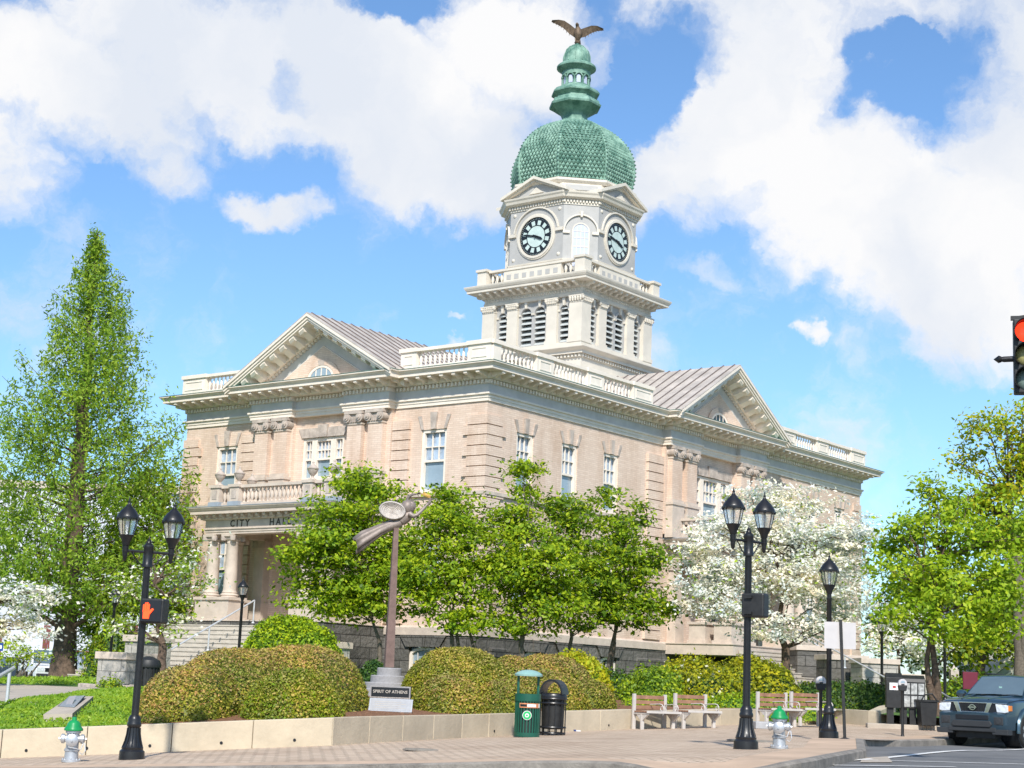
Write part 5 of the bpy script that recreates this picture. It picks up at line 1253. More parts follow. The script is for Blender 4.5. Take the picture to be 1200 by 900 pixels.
# sign seen from behind
p = at(990, 867, 35); t = thing('street_sign', p, 'blank grey back of a rectangular sign on a thin black leaning pole', 'sign'); hgt = at(984, 729, 35).z - p.z
m = MB(); m.box(-.03, .03, -.02, .02, 0, hgt + .05, 'blackmetal', Matrix.Rotation(R(-2.2), 4, 'Y')); m.lathe([(.12, -.01), (.12, .02), (.04, .05)], -.0, 0, 8, 0, 'blackmetal'); m.build('pole', t)
m = MB(); m.box(-.335, .335, .03, .036, -.28, .28, 'signback', Matrix.Translation((-.1, 0, hgt - .28))); o = m.build('sign_panel', t)

# benches
def make_bench(label):
    t = thing('bench', (0, 0, 0), label, 'bench', 'plank benches along the planter wall')
    L = 1.02; 
    for i, sx in enumerate((-L / 2, L / 2)):
        f = MB(); f.box(sx - .045, sx + .045, .2, .27, 0, .92, 'benchwhite'); f.box(sx - .04, sx + .04, -.36, .2, .4, .455, 'benchwhite')
        f.box(sx - .045, sx + .045, -.16, -.09, 0, .4, 'benchwhite'); f.prism([(-.16, .24), (-.16, .4), (-.38, .4)], sx - .03, sx + .03, 'benchwhite', axis='x'); f.prism([(-.09, .24), (-.09, .4), (.1, .4)], sx - .03, sx + .03, 'benchwhite', axis='x'); f.build('frame', t, bevel=.008)
    b = MB()
    for z in (.58, .71, .84): b.box(-L / 2 + .047, L / 2 - .047, .205, .24, z - .05, z + .045, 'wood')
    b.build('backrest', t, bevel=.006)
    s = MB()
    for y in (-.34, -.23, -.12, -.01, .1): s.box(-L / 2 - .06, L / 2 + .06, y - .045, y + .045, .457, .49, 'wood')
    s.box(-L / 2 - .065, L / 2 + .065, -.395, -.387, .44, .5, 'benchwhite'); s.build('seat', t, bevel=.006)
    for sx in (0.0, L / 2 - .02):
        a = MB(); a.tube([(sx, .2, .66), (sx, .0, .67), (sx, -.2, .68), (sx, -.3, .66), (sx, -.35, .6), (sx, -.34, .53), (sx, -.28, .5), (sx, -.23, .54), (sx, -.24, .6), (sx, -.29, .61)], .014, 7, 'benchwhite'); a.tube([(sx, -.34, .53), (sx, -.33, .46)], .014, 6, 'benchwhite'); a.build('armrest', t, 50)
    return t
bs = [(767, 856, 43.4, 'leftmost plank bench, by the end of the brown clipped hedge'), (815, 855, 43.9, 'second plank bench from the left, just left of the right twin lamp post'),
      (911, 851.5, 45.5, 'third plank bench from the left, partly behind the right hydrant'), (950, 851, 46, 'rightmost plank bench, by the single lamp post')]
b0 = make_bench(bs[0][3])
for i, (px, py, d, lab) in enumerate(bs):
    p = at(px, py, d); loc = (p.x, p.y, p.z); o = b0 if i == 0 else dup(b0, label=lab)
    o.location = loc; o.rotation_euler.z = R(33)
p = at(896, 852, 44); m = MB(); m.box(-.3, .3, -.2, .2, -.05, .14, 'plaquepale'); tag(m.build('stone_block', None, loc=p, rz=R(8), bevel=.02), 'low pale stone block on the pavement left of the third bench', 'block')

# bins
p = at(617, 861, 36.5); p.z = G(p.x, p.y) + .01; t = thing('litter_bin', p, 'green slatted litter bin with round pale lid and green sticker', 'litter bin', rz=R(12)); H = .92; 
m = MB(); r = .275
m.lathe([(r + .01, .0), (r + .01, .09), (r - .01, .09), (r - .01, 0)], 0, 0, 28, 0, 'bingreen'); m.lathe([(r + .01, H - .16), (r + .012, H - .13), (r + .012, H), (r - .02, H), (r - .02, H - .16)], 0, 0, 28, 0, 'bingreen', cap=False)
for q in range(26):
    a = 2 * math.pi * q / 26; X = Matrix.Rotation(a, 4, 'Z'); m.box(-.017, .017, -r - .002, -r + .012, .08, H - .1, 'bingreen', X)
m.build('slatted_body', t, 35)
m = MB(); m.lathe([(r - .03, .06), (r - .025, H - .1)], 0, 0, 20, 0, 'blackmetal'); m.build('liner', t, 40)
m = MB()
for sx in (-1, 1): m.box(sx * (r - .05) - .025, sx * (r - .05) + .025, -.02, .02, H - .1, H + .42, 'bingreen')
m.build('lid_posts', t)
m = MB(); m.lathe([(r + .03, H + .38), (r + .035, H + .42), (r - .02, H + .46), (r * .6, H + .5), (.05, H + .52)], 0, 0, 26, 0, 'bincap'); m.build('lid', t, 50)
m = MB(); n = 16
for k, a0, a1, z0, z1, o in (('sticker', -50, 52, H - .3, H - .2, .014), ('numblack', -46, -16, H - .275, H - .225, .017), ('stickwhite', -14, 26, H - .28, H - .22, .017), ('stickwhite', 42, 50, H - .29, H - .21, .017)):
    m.lathe([(r + o, z0), (r + o, z1)], 0, 0, 48, 0, k, cap=False) if False else None
    A = np.linspace(R(a0 - 90), R(a1 - 90), 10)
    for i in range(9):
        P = [((r + o) * math.cos(A[i]), (r + o) * math.sin(A[i])), ((r + o) * math.cos(A[i + 1]), (r + o) * math.sin(A[i + 1]))]
        m.add([(P[0][0], P[0][1], z0), (P[1][0], P[1][1], z0), (P[1][0], P[1][1], z1), (P[0][0], P[0][1], z1)], [(0, 1, 2, 3)], k)
m.build('banner_sticker', t)
m = MB(); X = Matrix.Rotation(R(-14), 4, 'Z') @ Matrix.Translation((0, -r - .012, .46)) @ Matrix.Rotation(R(90), 4, 'X')
m.lathe([(.1, 0), (.1, .006)], 0, 0, 24, 0, 'stickwhite', X); m.lathe([(.088, .006), (.088, .01)], 0, 0, 24, 0, 'greendecal', X); m.lathe([(.045, .01), (.045, .014)], 0, 0, 16, 0, 'stickwhite', X); m.lathe([(.022, .014), (.022, .017)], 0, 0, 12, 0, 'greendecal', X); m.build('round_sticker', t)

p = at(647, 860, 38.2); p.z = G(p.x, p.y); t = thing('litter_bin', p, 'black litter bin with arched hood next to the green bin', 'litter bin', rz=R(-20))
m = MB(); m.lathe([(.25, .14), (.27, .8)], 0, 0, 22, 0, 'blackmetal'); m.build('liner', t, 40)
m = MB()
for z, w in ((.05, .3), (.18, .31), (.72, .315), (.82, .32)): m.lathe([(w, z - .02), (w + .008, z), (w, z + .02), (w - .02, z)], 0, 0, 24, 0, 'black')
for q in range(12): a = 2 * math.pi * q / 12; m.box(-.012, .012, .29, .305, 0, .84, 'black', Matrix.Rotation(a, 4, 'Z'))
m.build('cage', t, 40)
m = MB(); m.lathe([(.32, .84), (.325, .88), (.3, .93), (.25, .95)], 0, 0, 24, 0, 'black')
n = 14; o1_ = [(.28 * math.cos(a), .92 + .34 * math.sin(a)) for a in np.linspace(0, math.pi, n)]; i1_ = [(.24 * math.cos(a), .92 + .29 * math.sin(a)) for a in np.linspace(0, math.pi, n)]
for q in range(n - 1): m.prism([o1_[q], o1_[q + 1], i1_[q + 1], i1_[q]], -.14, .27, 'black'); m.prism([o1_[q], o1_[q + 1], i1_[q + 1], i1_[q]], -.2, -.12, 'black')
m.build('hood', t, 40)
# bin by the stair pier
p = at(172, 808, 46); t = thing('litter_bin', p, 'black litter bin with sloped lid behind the left lamp post', 'litter bin'); m = MB(); 
for q in range(18): a = 2 * math.pi * q / 18; m.box(-.02, .02, .3, .315, 0, .62, 'blackmetal', Matrix.Rotation(a, 4, 'Z'))
m.lathe([(.29, .0), (.29, .62)], 0, 0, 18, 0, 'blackmetal'); m.build('body', t); m = MB(); m.lathe([(.34, .6), (.35, .68), (.3, .8), (.1, .9), (.02, .91)], 0, 0, 20, 0, 'blackmetal'); m.build('lid', t, 40)
# bin at right by the tree
p = at(1086, 851, 47.5); p.z = G(p.x, p.y); t = thing('litter_bin', p, 'black open trash can on bar feet beside the newspaper boxes', 'litter bin', rz=R(5)); t.scale = (.76, .76, .82); m = MB(); m.prism([(-.27, .15), (.27, .15), (.34, .98), (-.34, .98)], -.26, .26, 'blackmetal'); m.build('tub', t, bevel=.03)
m = MB(); m.box(-.38, .38, -.3, .3, .97, 1.04, 'blackmetal'); m.tube([(-.3, -.3, 1.02), (-.2, -.32, 1.2), (.1, -.32, 1.25), (.3, -.3, 1.02)], .03, 7, 'blackmetal'); m.build('rim_handle', t)
m = MB()
for sx in (-.25, -.1, .05, .2, .3): m.tube([(sx, -.27, .2), (sx, -.28, .0), (sx, -.36, -.0)], .016, 5, 'blackmetal')
m.build('feet', t)
# newspaper boxes
p = at(1057, 848, 48); p.z = G(p.x, p.y) ; NB = p
m = MB(); m.box(-1.1, 1.0, -.35, .35, -.1, .12, 'slab'); sl = m.build('concrete_pad', None, loc=p + Vector((0.1, 0, 0)), rz=R(-8), bevel=.02); tag(sl, 'low concrete pad under the newspaper boxes', 'pad')
t = thing('newspaper_rack', p + Vector((0, 0, .12)), 'black newspaper rack with gabled top and windowed boxes on a concrete pad', 'newspaper rack', rz=R(-8)); t.scale = (.74, .74, .74)
m = MB(); m.box(-.62, -.02, -.3, .3, .62, 1.62, 'blackmetal'); m.prism([(-.3, 1.62), (.3, 1.62), (.3, 1.78), (0, 1.96), (-.3, 1.78)], -.64, 0, 'blackmetal', axis='x'); m.build('end_cabinet', t, bevel=.012)
m = MB(); m.prism([(-.3, 1.62), (.3, 1.62), (.3, 1.72), (.05, 1.9), (-.25, 1.76)], .0, .86, 'blackmetal', axis='x'); m.box(0, .86, -.28, .28, .62, 1.62, 'blackmetal'); m.build('box_body', t, bevel=.01)
for i in range(3):
    for j in range(2): x = .06 + i * .27; z = .68 + j * .48; w = MB(); w.box(x, x + .22, -.3, -.283, z, z + .42, 'news'); w.build('box_window', t)
m = MB(); m.box(-.5, -.14, -.32, -.302, 1.3, 1.58, 'stickwhite'); m.box(-.38, -.26, -.326, -.321, 1.38, 1.46, 'carred'); m.build('notice', t)
m = MB()
for x in (-.45, .05, .4): m.box(x - .12, x + .12, -.2, .2, 0, .62, 'blackmetal')
m.build('pedestal', t)
# manhole covers and small things on the pavement
for px, py, r, lab in ((493, 879.5, .3, 'dark iron manhole cover in the pavement below the memorial'), (882, 869, .5, 'grey round cover in the pavement behind the hydrant')):
    lo_, hi_ = 12., 60.
    for _ in range(40):
        mid = (lo_ + hi_) / 2; q = at(px, py, mid)
        if q.z > G(q.x, q.y): lo_ = mid
        else: hi_ = mid
    m = MB(); m.lathe([(r, 0), (r, .014), (r - .02, .018)], 0, 0, 28, 0, 'curb'); 
    for a in range(-4, 5): w = math.sqrt(max(.01, r * r * .8 - (a * r / 5) ** 2)); m.box(-w, w, a * r / 5 - .01, a * r / 5 + .01, .018, .024, 'curb')
    o = m.build('manhole_cover', None, loc=(q.x, q.y, G(q.x, q.y) + .004)); tag(o, lab, 'manhole cover')
p = at(677, 858.5, 41); m = MB(); m.box(-.06, .06, -.04, .04, 0, .03, 'stickwhite'); m.box(-.1, -.061, -.03, .03, 0, .04, 'bluesign'); tag(m.build('litter', None, loc=(p.x, p.y, G(p.x, p.y) + .01), rz=.4), 'blue and white scrap of litter on the pavement right of the bins', 'litter')

# ------------------------------------------------------------------ memorial with flying figure
p = at(452, 822, 40.5); z0 = T(p.x, p.y); p.z = z0 
PZ = at(455, 781, 40.5).z
t = thing('stepped_plinth', p, 'round stepped grey granite plinth carrying the tall brown pole', 'plinth')
m = MB(); h = (PZ - z0) ; 
for i, r_ in enumerate((.56, .44, .3)): pass
zs_ = [at(440, y, 40.5).z - z0 for y in (813, 806.5, 799.3, 791, 782)]
for (r_, a, b) in ((.95, -.4, zs_[0]), (.78, zs_[0], zs_[1]), (.62, zs_[1], zs_[2]), (.45, zs_[2], zs_[3]), (.30, zs_[3], zs_[4])): m.lathe([(r_, a), (r_, b - .02), (r_ - .02, b)], 0.05, 0, 40, 0, 'plinth')
m.build('granite_tiers', t, 40)
pt_ = at(463, 617, 40.5); pb_ = at(455.5, 782, 40.5)
m = MB(); a = .11; b = .058; Hh = pt_.z - pb_.z
m.add([(-a, -a, 0), (a, -a, 0), (a, a, 0), (-a, a, 0), (-b, -b, Hh), (b, -b, Hh), (b, b, Hh), (-b, b, Hh)], [(0, 3, 2, 1), (4, 5, 6, 7), (0, 1, 5, 4), (1, 2, 6, 5), (2, 3, 7, 6), (3, 0, 4, 7)], 'pole')
o = m.build('steel_pole', None, loc=pb_, rz=R(15)); tag(o, 'tall tapering rusty brown square pole under the flying bronze figure', 'pole')
S = 40.5 / FPX
def uv(x, y, dep=0):    # crop pixel (7.5x, origin 400,560) -> offset from pole top, metres
    q = at(400 + x / 7.5, 560 + y / 7.5, 40.5) - pt_; return Vector((q.x, dep, q.z))
t = thing('flying_figure', pt_, 'weathered bronze flying figure in trailing robe holding a gilded torch aloft', 'sculpture')
m = MB()
m.tube([uv(520, 385), uv(545, 360), uv(575, 335), uv(600, 312), uv(612, 295)], [.13, .15, .15, .11, .06], 14, 'bronze')          # torso
m.tube([uv(610, 300), uv(600, 262)], [.06, .06], 10, 'bronze')
m.lathe([(0.01, -.19), (.09, -.15), (.13, -.05), (.135, .04), (.1, .13), (.03, .17)], 0, 0, 14, 0, 'bronze', Matrix.Translation(uv(605, 258)) @ Matrix.Rotation(R(22), 4, 'Y'))
m.tube([uv(634, 262), uv(650, 266)], [.03, .012], 6, 'bronze'); m.tube([uv(632, 280), uv(640, 284)], [.03, .02], 6, 'bronze')   # nose and chin
m.tube([uv(600, 318, -.16), uv(640, 345, -.2), uv(672, 332, -.2)], [.07, .062, .05], 10, 'bronze'); m.tube([uv(668, 335, -.2), uv(710, 290, -.14), uv(755, 238, -.08)], [.052, .046, .03], 10, 'bronze')
m.tube([uv(752, 242, -.08), uv(775, 222, -.06)], [.035, .05], 8, 'bronze')
for q in range(4): m.tube([uv(768, 232 - q * 7, -.02 + .0), uv(786, 222 - q * 7, -.11), uv(788, 220 - q * 7, -.03)], .014, 6, 'bronze')
m.tube([uv(765, 225, -.1), uv(770, 208, -.12)], .014, 6, 'bronze')
m.tube([uv(590, 300, .14), uv(572, 250, .2), uv(572, 200, .2)], [.07, .055, .045], 10, 'bronze'); m.tube([uv(572, 205, .2), uv(585, 165, .18), uv(620, 140, .14), uv(655, 138, .1)], [.047, .043, .036, .026], 10, 'bronze')
for q in range(4): m.tube([uv(652, 140, .1 + (q - 1.5) * .03), uv(680, 128 + q * 3, .08 + (q - 1.5) * .04), uv(708, 118 + q * 4, .07 + (q - 1.5) * .045)], [.018, .014, .009], 6, 'bronze')
m.tube([uv(652, 145, .06), uv(672, 152, .02)], [.016, .01], 6, 'bronze')
body = m.build('body', t, 60); rm = body.modifiers.new('remesh', 'REMESH'); rm.mode = 'VOXEL'; rm.voxel_size = .014; sm = body.modifiers.new('smooth', 'SMOOTH'); sm.iterations = 4
# hair
m = MB(); 
hc = uv(578, 262)
m.lathe([(.01, -.2), (.12, -.14), (.17, 0), (.15, .12), (.06, .19), (.01, .2)], 0, 0, 16, 0, 'bronze', Matrix.Translation(hc) @ Matrix.Rotation(R(18), 4, 'Y'))
for q in range(16): a = rng.uniform(-1, 1); z = rng.uniform(-.15, .15); m.tube([hc + Vector((-.08, a * .12, z)), hc + Vector((-.17, a * .14, z - .05)), hc + Vector((-.12, a * .15, z - .16))], [.03, .025, .01], 5, 'bronze')
m.build('hair', t, 60)
# robe: pleated tail
vs = []; fs = []; n = 30; sec = [(565, 355, 12, .12, 0), (515, 385, 42, .17, .1), (430, 420, 38, .17, .25), (350, 455, 42, .17, .5), (260, 505, 52, .19, .8), (190, 545, 60, .21, 1.0), (140, 585, 56, .22, 1.25)]
tmp = []
for i, (x, y, hw, dy, fold) in enumerate(sec):
    c = uv(x, y); a = uv(x + hw * -.18, y - hw) - c; a.y = 0
    for q in range(n):
        th = 2 * math.pi * q / n; rr = 1 + .2 * fold * math.sin(th * 6 + i * .25)
        v = c + a * math.cos(th) * rr + Vector((0, math.sin(th) * dy * rr * .55, 0))
        if i == len(sec) - 1: v += (uv(135, 588) - uv(160, 570)) * (1.0 * abs(math.cos(th)) ** 3)
        tmp.append(v)
m = MB()
for i in range(len(sec) - 1):
    for q in range(n): fs.append((i * n + q, i * n + (q + 1) % n, (i + 1) * n + (q + 1) % n, (i + 1) * n + q))
m.add(tmp, fs, 'bronze'); rb_ = m.build('robe', t, 60); sl_ = rb_.modifiers.new('thick', 'SOLIDIFY'); sl_.thickness = .02
# billowing cape: shallow ribbed dish
vs = []; fs = []; nr, ns = 26, 40; c = uv(452, 292, -.2); ua = (uv(560, 302) - uv(462, 292)); ub = (uv(462, 222) - uv(462, 292))
ua.y = .0
for i in range(nr + 1):
    r_ = i / nr
    for q in range(ns):
        th = 2 * math.pi * q / ns; v = c + ua * math.cos(th) * r_ * 1.12 + ub * math.sin(th) * r_ + Vector((0, .10 * (1 - r_ * r_) - .007 * math.sin(r_ * 40), 0)); vs.append(v)
for i in range(nr):
    for q in range(ns): fs.append((i * ns + q, i * ns + (q + 1) % ns, (i + 1) * ns + (q + 1) % ns, (i + 1) * ns + q))
m = MB(); m.add(vs, fs, 'bronze_pale'); cp = m.build('cape', t, 60); s2 = cp.modifiers.new('thick', 'SOLIDIFY'); s2.thickness = .05; s2.offset = 1
m = MB(); m.tube([uv(775, 232, -.06), uv(780, 205, -.06), uv(783, 180, -.06)], [.03, .035, .055], 9, 'bronze'); m.build('torch', t, 50)
m = MB()
for (x, y, r1) in ((740, 148, .05), (720, 138, .045), (700, 145, .03), (755, 165, .05), (725, 128, .03)): m.tube([uv(780, 172, -.06), uv((780 + x) / 2, (165 + y) / 2 + 3, -.06 + rng.normal() * .04), uv(x, y, -.06 + rng.normal() * .05)], [.05, r1, .008], 6, 'gold')
m.build('flame', t, 40)
# inscription block
p = at(457, 820.5, 37.5); z0 = T(p.x, p.y); p.z = min(p.z, z0 + .05); t = thing('name_stone', p, 'dark granite block lettered SPIRIT OF ATHENS at the foot of the plinth', 'memorial stone')
w_ = 46.5 * scl(37.5); h_ = at(457, 804, 37.5).z - p.z
m = MB(); m.box(-w_ / 2, w_ / 2, -.05, .3, -.3, h_, 'plinth'); m.box(-w_ / 2 + .03, w_ / 2 - .03, -.056, -.04, h_ * .42, h_ - .03, 'numblack'); m.box(-w_ / 2 + .0, w_ / 2, -.06, -.052, h_ * .36, h_ * .4, 'bronze_pale'); m.build('block', t)
m = MB(); text_mesh(m, 'SPIRIT OF ATHENS', Matrix.Translation((0, -.06, h_ * .69)) @ STAND, .094, .004, 'letter_pale', space=1.0, bold=.0015); m.build('lettering', t)
p = at(457, 834, 35.2); z0 = T(p.x, p.y); p.z = z0 + .02; t = thing('plaque', p, 'pale tilted information plaque lying in the mulch below the name stone', 'plaque')
w_ = 50 * scl(35.2); m = MB(); X = Matrix.Rotation(R(38), 4, 'X'); m.box(-w_ / 2, w_ / 2, 0, .42, .0, .035, 'rail', X); m.box(-w_ / 2 + .03, w_ / 2 - .03, .03, .39, .036, .04, 'plaquepale', X); m.build('panel', t)
m = MB()
for r_ in range(4): m.box(-w_ / 2 + .12, w_ / 2 - .14 - .1 * (r_ % 2), .1 + r_ * .065, .115 + r_ * .065, .041, .043, 'letter_pale', X)
m.build('faded_lines', t); m = MB(); m.box(-.03, .03, .05, .1, -.3, .05, 'rail'); m.build('stake', t)
# flush plaque in the lawn
q = [at(50, 845.5, 31.9), at(84, 845.5, 31.9), at(109, 823, 35.2), at(82, 823, 35.2)]
for v in q: v.z = T(v.x, v.y) + .15
m = MB(); m.add([tuple(v) for v in q] + [(v.x, v.y, v.z - .35) for v in q], [(0, 1, 2, 3), (0, 4, 5, 1), (1, 5, 6, 2), (2, 6, 7, 3), (3, 7, 4, 0)], 'slab'); c = sum((v for v in q), Vector()) / 4
gpq = m.build('ground_plaque', None); tag(gpq, 'sloping stone slab with metal plate set into the left lawn', 'plaque')
def inset(f, dz, dx=0): return [(c.x + (v.x - c.x) * f + dx, c.y + (v.y - c.y) * f, v.z + dz) for v in q]
m = MB(); m.add(inset(.72, .012, -.03), [(0, 1, 2, 3)], 'numblack'); m.add(inset(.66, .016, -.03), [(0, 1, 2, 3)], 'silver'); m.add(inset(.28, .02, -.03), [(0, 1, 2, 3)], 'plinth'); m.build('metal_plate', gpq)

# ------------------------------------------------------------------ stairs, piers, rails
def local(x, y, z=0): return HB.matrix_basis @ Vector((x, y, z))
def steps(X, c, w, y0, z0, n, rise, run, k, name, label, nosing=None):
    m = MB()
    for i in range(n):
        z = z0 - rise * i; y = y0 - run * i; m.box(c - w, c + w, y - run, y0 + .0, z - rise * 2.4 - (0 if i < n - 1 else 1.5), z - rise, k, X)
        m.box(c - w - .0, c + w + .0, y - run - .03, y - run + .04, z - rise - .045, z - rise + .004, k, X)
    o = m.build(name, None); o.location = HB.location; o.rotation_euler = HB.rotation_euler; return tag(o, label, 'stairs')
steps(XF, MX - .9, 4.3, -3.72, -.04, 15, .185, .36, 'stepstone', 'stairs', 'broad pale stone steps up to the front portico')
steps(XS, MY + 0, 3.6, -3.72, -.04, 13, .185, .36, 'stepstone', 'stairs', 'pale stone steps down from the side portico, mostly behind the big dogwood')
def rail(pts, name, label, posts, r=.035):
    t = thing(name, pts[0], label, 'handrail'); m = MB(); b = Vector(pts[0]); m.tube([Vector(p) - b for p in pts], r, 8, 'rail'); m.build('top_rail', t, 50)
    for (a, z) in posts: m = MB(); m.tube([Vector(a) - b, Vector((a[0], a[1], z)) - b], r * .9, 8, 'rail'); m.lathe([(.08, 0), (.05, .05)], 0, 0, 8, 0, 'rail', Matrix.Translation(Vector((a[0], a[1], z)) - b)); m.build('post', t, 50)
    return t
def stair_pt(X, s, out, dz=0):
    v = X @ Vector((s, -out, 0)); z = -.04 - max(0, (out - 3.72)) / .36 * .185; return local(v.x, v.y, z + dz)
s0 = MX - .75
def solve_s(px, py, out, dz):
    best = None
    for s in np.arange(-16, 0, .05):
        p = stair_pt(XF, s, out, dz); v = p - CAM; zc = v.dot(_F); x = 600 + FPX * v.dot(_R2) / zc; e = abs(x - px)
        if best is None or e < best[0]: best = (e, s)
    return best[1]
sA = solve_s(298, 697, 3.9, .95)
rail([stair_pt(XF, sA, 3.9, .92), stair_pt(XF, sA, 4.1, .92), stair_pt(XF, sA, 8.6, .92), stair_pt(XF, sA, 8.9, .82)], 'handrail', 'pale metal handrail climbing the front steps', [(stair_pt(XF, sA, 3.9, .92), stair_pt(XF, sA, 3.9).z), (stair_pt(XF, sA, 6.2, .92), stair_pt(XF, sA, 6.2).z), (stair_pt(XF, sA, 8.6, .92), stair_pt(XF, sA, 8.6).z)])
sB = MY + 1.2
rail([stair_pt(XS, sB, 3.8, .92), stair_pt(XS, sB, 7.9, .92)], 'handrail', 'pale metal handrail on the side steps behind the white dogwood', [(stair_pt(XS, sB, 3.8, .92), stair_pt(XS, sB, 3.8).z), (stair_pt(XS, sB, 6, .92), stair_pt(XS, sB, 6).z), (stair_pt(XS, sB, 7.9, .92), stair_pt(XS, sB, 7.9).z)])
a_ = at(932, 737, 74); b_ = at(1043, 797, 66)
def pier(px0, px1, pt, pb, d, w, label, k='granite_light', cap=True, rz=R(-38)):
    a = at((px0 + px1) / 2, pb, d); top = at((px0 + px1) / 2, pt, d).z; hw = (px1 - px0) / 2 * scl(d); z0 = T(a.x, a.y) - .3
    t = thing('stone_pier', (a.x, a.y, z0), label, 'pier', rz=rz); m = MB(); m.box(-hw, hw, -w, w, 0, top - z0 - .22, k); 
    m.build('blocks', t, bevel=.02); m = MB(); m.box(-hw - .07, hw + .07, -w - .07, w + .07, top - z0 - .22, top - z0, 'stone'); m.build('coping', t, bevel=.015)
pier(128, 171, 765, 806, 52, .8, 'granite pier with flat coping at the foot of the front steps', rz=R(-30)); pier(156, 184, 745, 806, 56, .7, 'taller granite pier behind the flat coped pier by the front steps', rz=R(-30))
pier(372, 400, 752, 800, 57, .5, 'granite cheek block right of the front steps behind the green hedge')
for a0, a1, pt, d, lab in ((928, 970, 757, 74, 'dark granite stair wall just right of the big dogwood trunk'), (962, 1010, 768, 71, 'middle granite stair wall left of the newspaper boxes'), (1003, 1046, 772, 69, 'pale coped granite wall above the hedge near the small lamp post'), (1040, 1079, 790, 66, 'lowest granite stair wall behind the newspaper boxes')):
    pier(a0, a1, pt, 806, d, .7, lab, 'granite' if a0 < 1000 else 'granite_light', rz=R(8))
rail([at(932, 737, 71), at(1041, 796, 63)], 'handrail', 'long pale sloping handrail between the dogwood and the newspaper boxes', [(at(990, 768, 67), at(990, 783, 67).z)])
rail([at(1089, 803, 60), at(1114, 818, 56)], 'handrail', 'short pale sloping handrail behind the right tree trunk', [(at(1091.5, 805, 59.7), at(1091.5, 828, 59.7).z)], r=.03)
# left steps down to the pavement
t = thing('garden_steps', at(0, 845, 34.5), 'short flight of stone steps at the left edge below the path', 'stairs'); b = Vector(t.location)
for (py, d, r_) in ((826, 35.6, .0), (832, 34.9, 0), (840, 34.2, 0), (848, 33.4, 0)):
    m = MB(); p0 = at(-60, py, d) - b; p1 = at(31 - (py - 826) * .45, py, d) - b; m.box(p0.x, p1.x, p0.y, p0.y + .7, p1.z - .35, p1.z, 'slab'); m.build('step', t, bevel=.02)
m = MB(); A = [at(45, 822, 36), at(-14, 858, 31.2)]; vv = []
for v in A:
    for dx in (-.14, .14): vv += [(v.x - b.x + dx, v.y - b.y, v.z - b.z + .03), (v.x - b.x + dx, v.y - b.y, v.z - b.z - .6)]
m.add(vv, [(0, 2, 6, 4), (0, 1, 3, 2), (2, 3, 7, 6), (6, 7, 5, 4), (4, 5, 1, 0)], 'slab'); m.build('cheek_kerb', t)
rail([at(16, 783, 36), at(-12, 799, 33)], 'handrail', 'grey metal handrail at the left edge by the garden steps', [(at(11.5, 786, 36), at(11.5, 824, 36).z)], r=.045)
# blue sign at the left edge
p = at(1, 758, 44); t = thing('street_sign', p, 'dark blue sign cut by the left picture edge', 'sign'); m = MB(); m.box(-.5, .06, -.01, .01, -.11, .1, 'bluesign'); m.box(-.04, .03, -.014, -.011, -.05, .04, 'stickwhite'); m.build('sign_panel', t); m = MB(); m.box(-.3, -.26, .0, .04, -1.2, .1, 'blackmetal'); m.build('pole', t)

# ------------------------------------------------------------------ background buildings
def bg(name, px0, px1, ptop, pbot, d, dep, label, k, wins, rz=0, trim=None):
    a = at(px0, pbot, d); b_ = at(px1, pbot, d); top = at(px0, ptop, d).z; z0 = T(max(a.x, -30), 100) - 1; W = (b_.x - a.x); t = thing(name, (a.x, a.y, z0), label, 'building'); m = MB()
    m.box(0, W, 0, dep, 0, top - z0, k); m.box(-.2, W + .2, -.2, dep, top - z0, top - z0 + .5, 'stone'); m.box(-.05, W + .05, -.12, 0, 0, 1.5, 'marble'); m.build('wall', t)
    for (x0, x1, y0, y1) in wins:
        p0 = at(x0, y1, d) - Vector(t.location); p1 = at(x1, y0, d) - Vector(t.location); f = MB(); w = p1.x - p0.x; h = p1.z - p0.z
        f.box(p0.x, p1.x, -.03, .0, p0.z, p1.z, 'redsash'); ff_ = f.build('window', t); g = MB()
        for i in range(3):
            for j in range(4): g.box(p0.x + .1 + i * (w - .1) / 3, p0.x + (i + 1) * (w - .1) / 3, -.045, -.031, p0.z + .1 + j * (h - .1) / 4, p0.z + (j + 1) * (h - .1) / 4, 'pane_dark' if (i + j) % 3 else 'pane_grey')
        g.build('panes', ff_)
    return t
bg('office_building', -260, 190, 560, 800, 112, 14, 'white walled building with dark red sash windows far behind the left trees', 'marble', [(48, 60, 733, 776), (-10, 4, 733, 776), (106, 118, 733, 776), (48, 60, 660, 700), (-10, 4, 660, 700), (106, 118, 660, 700), (150, 162, 733, 776)])
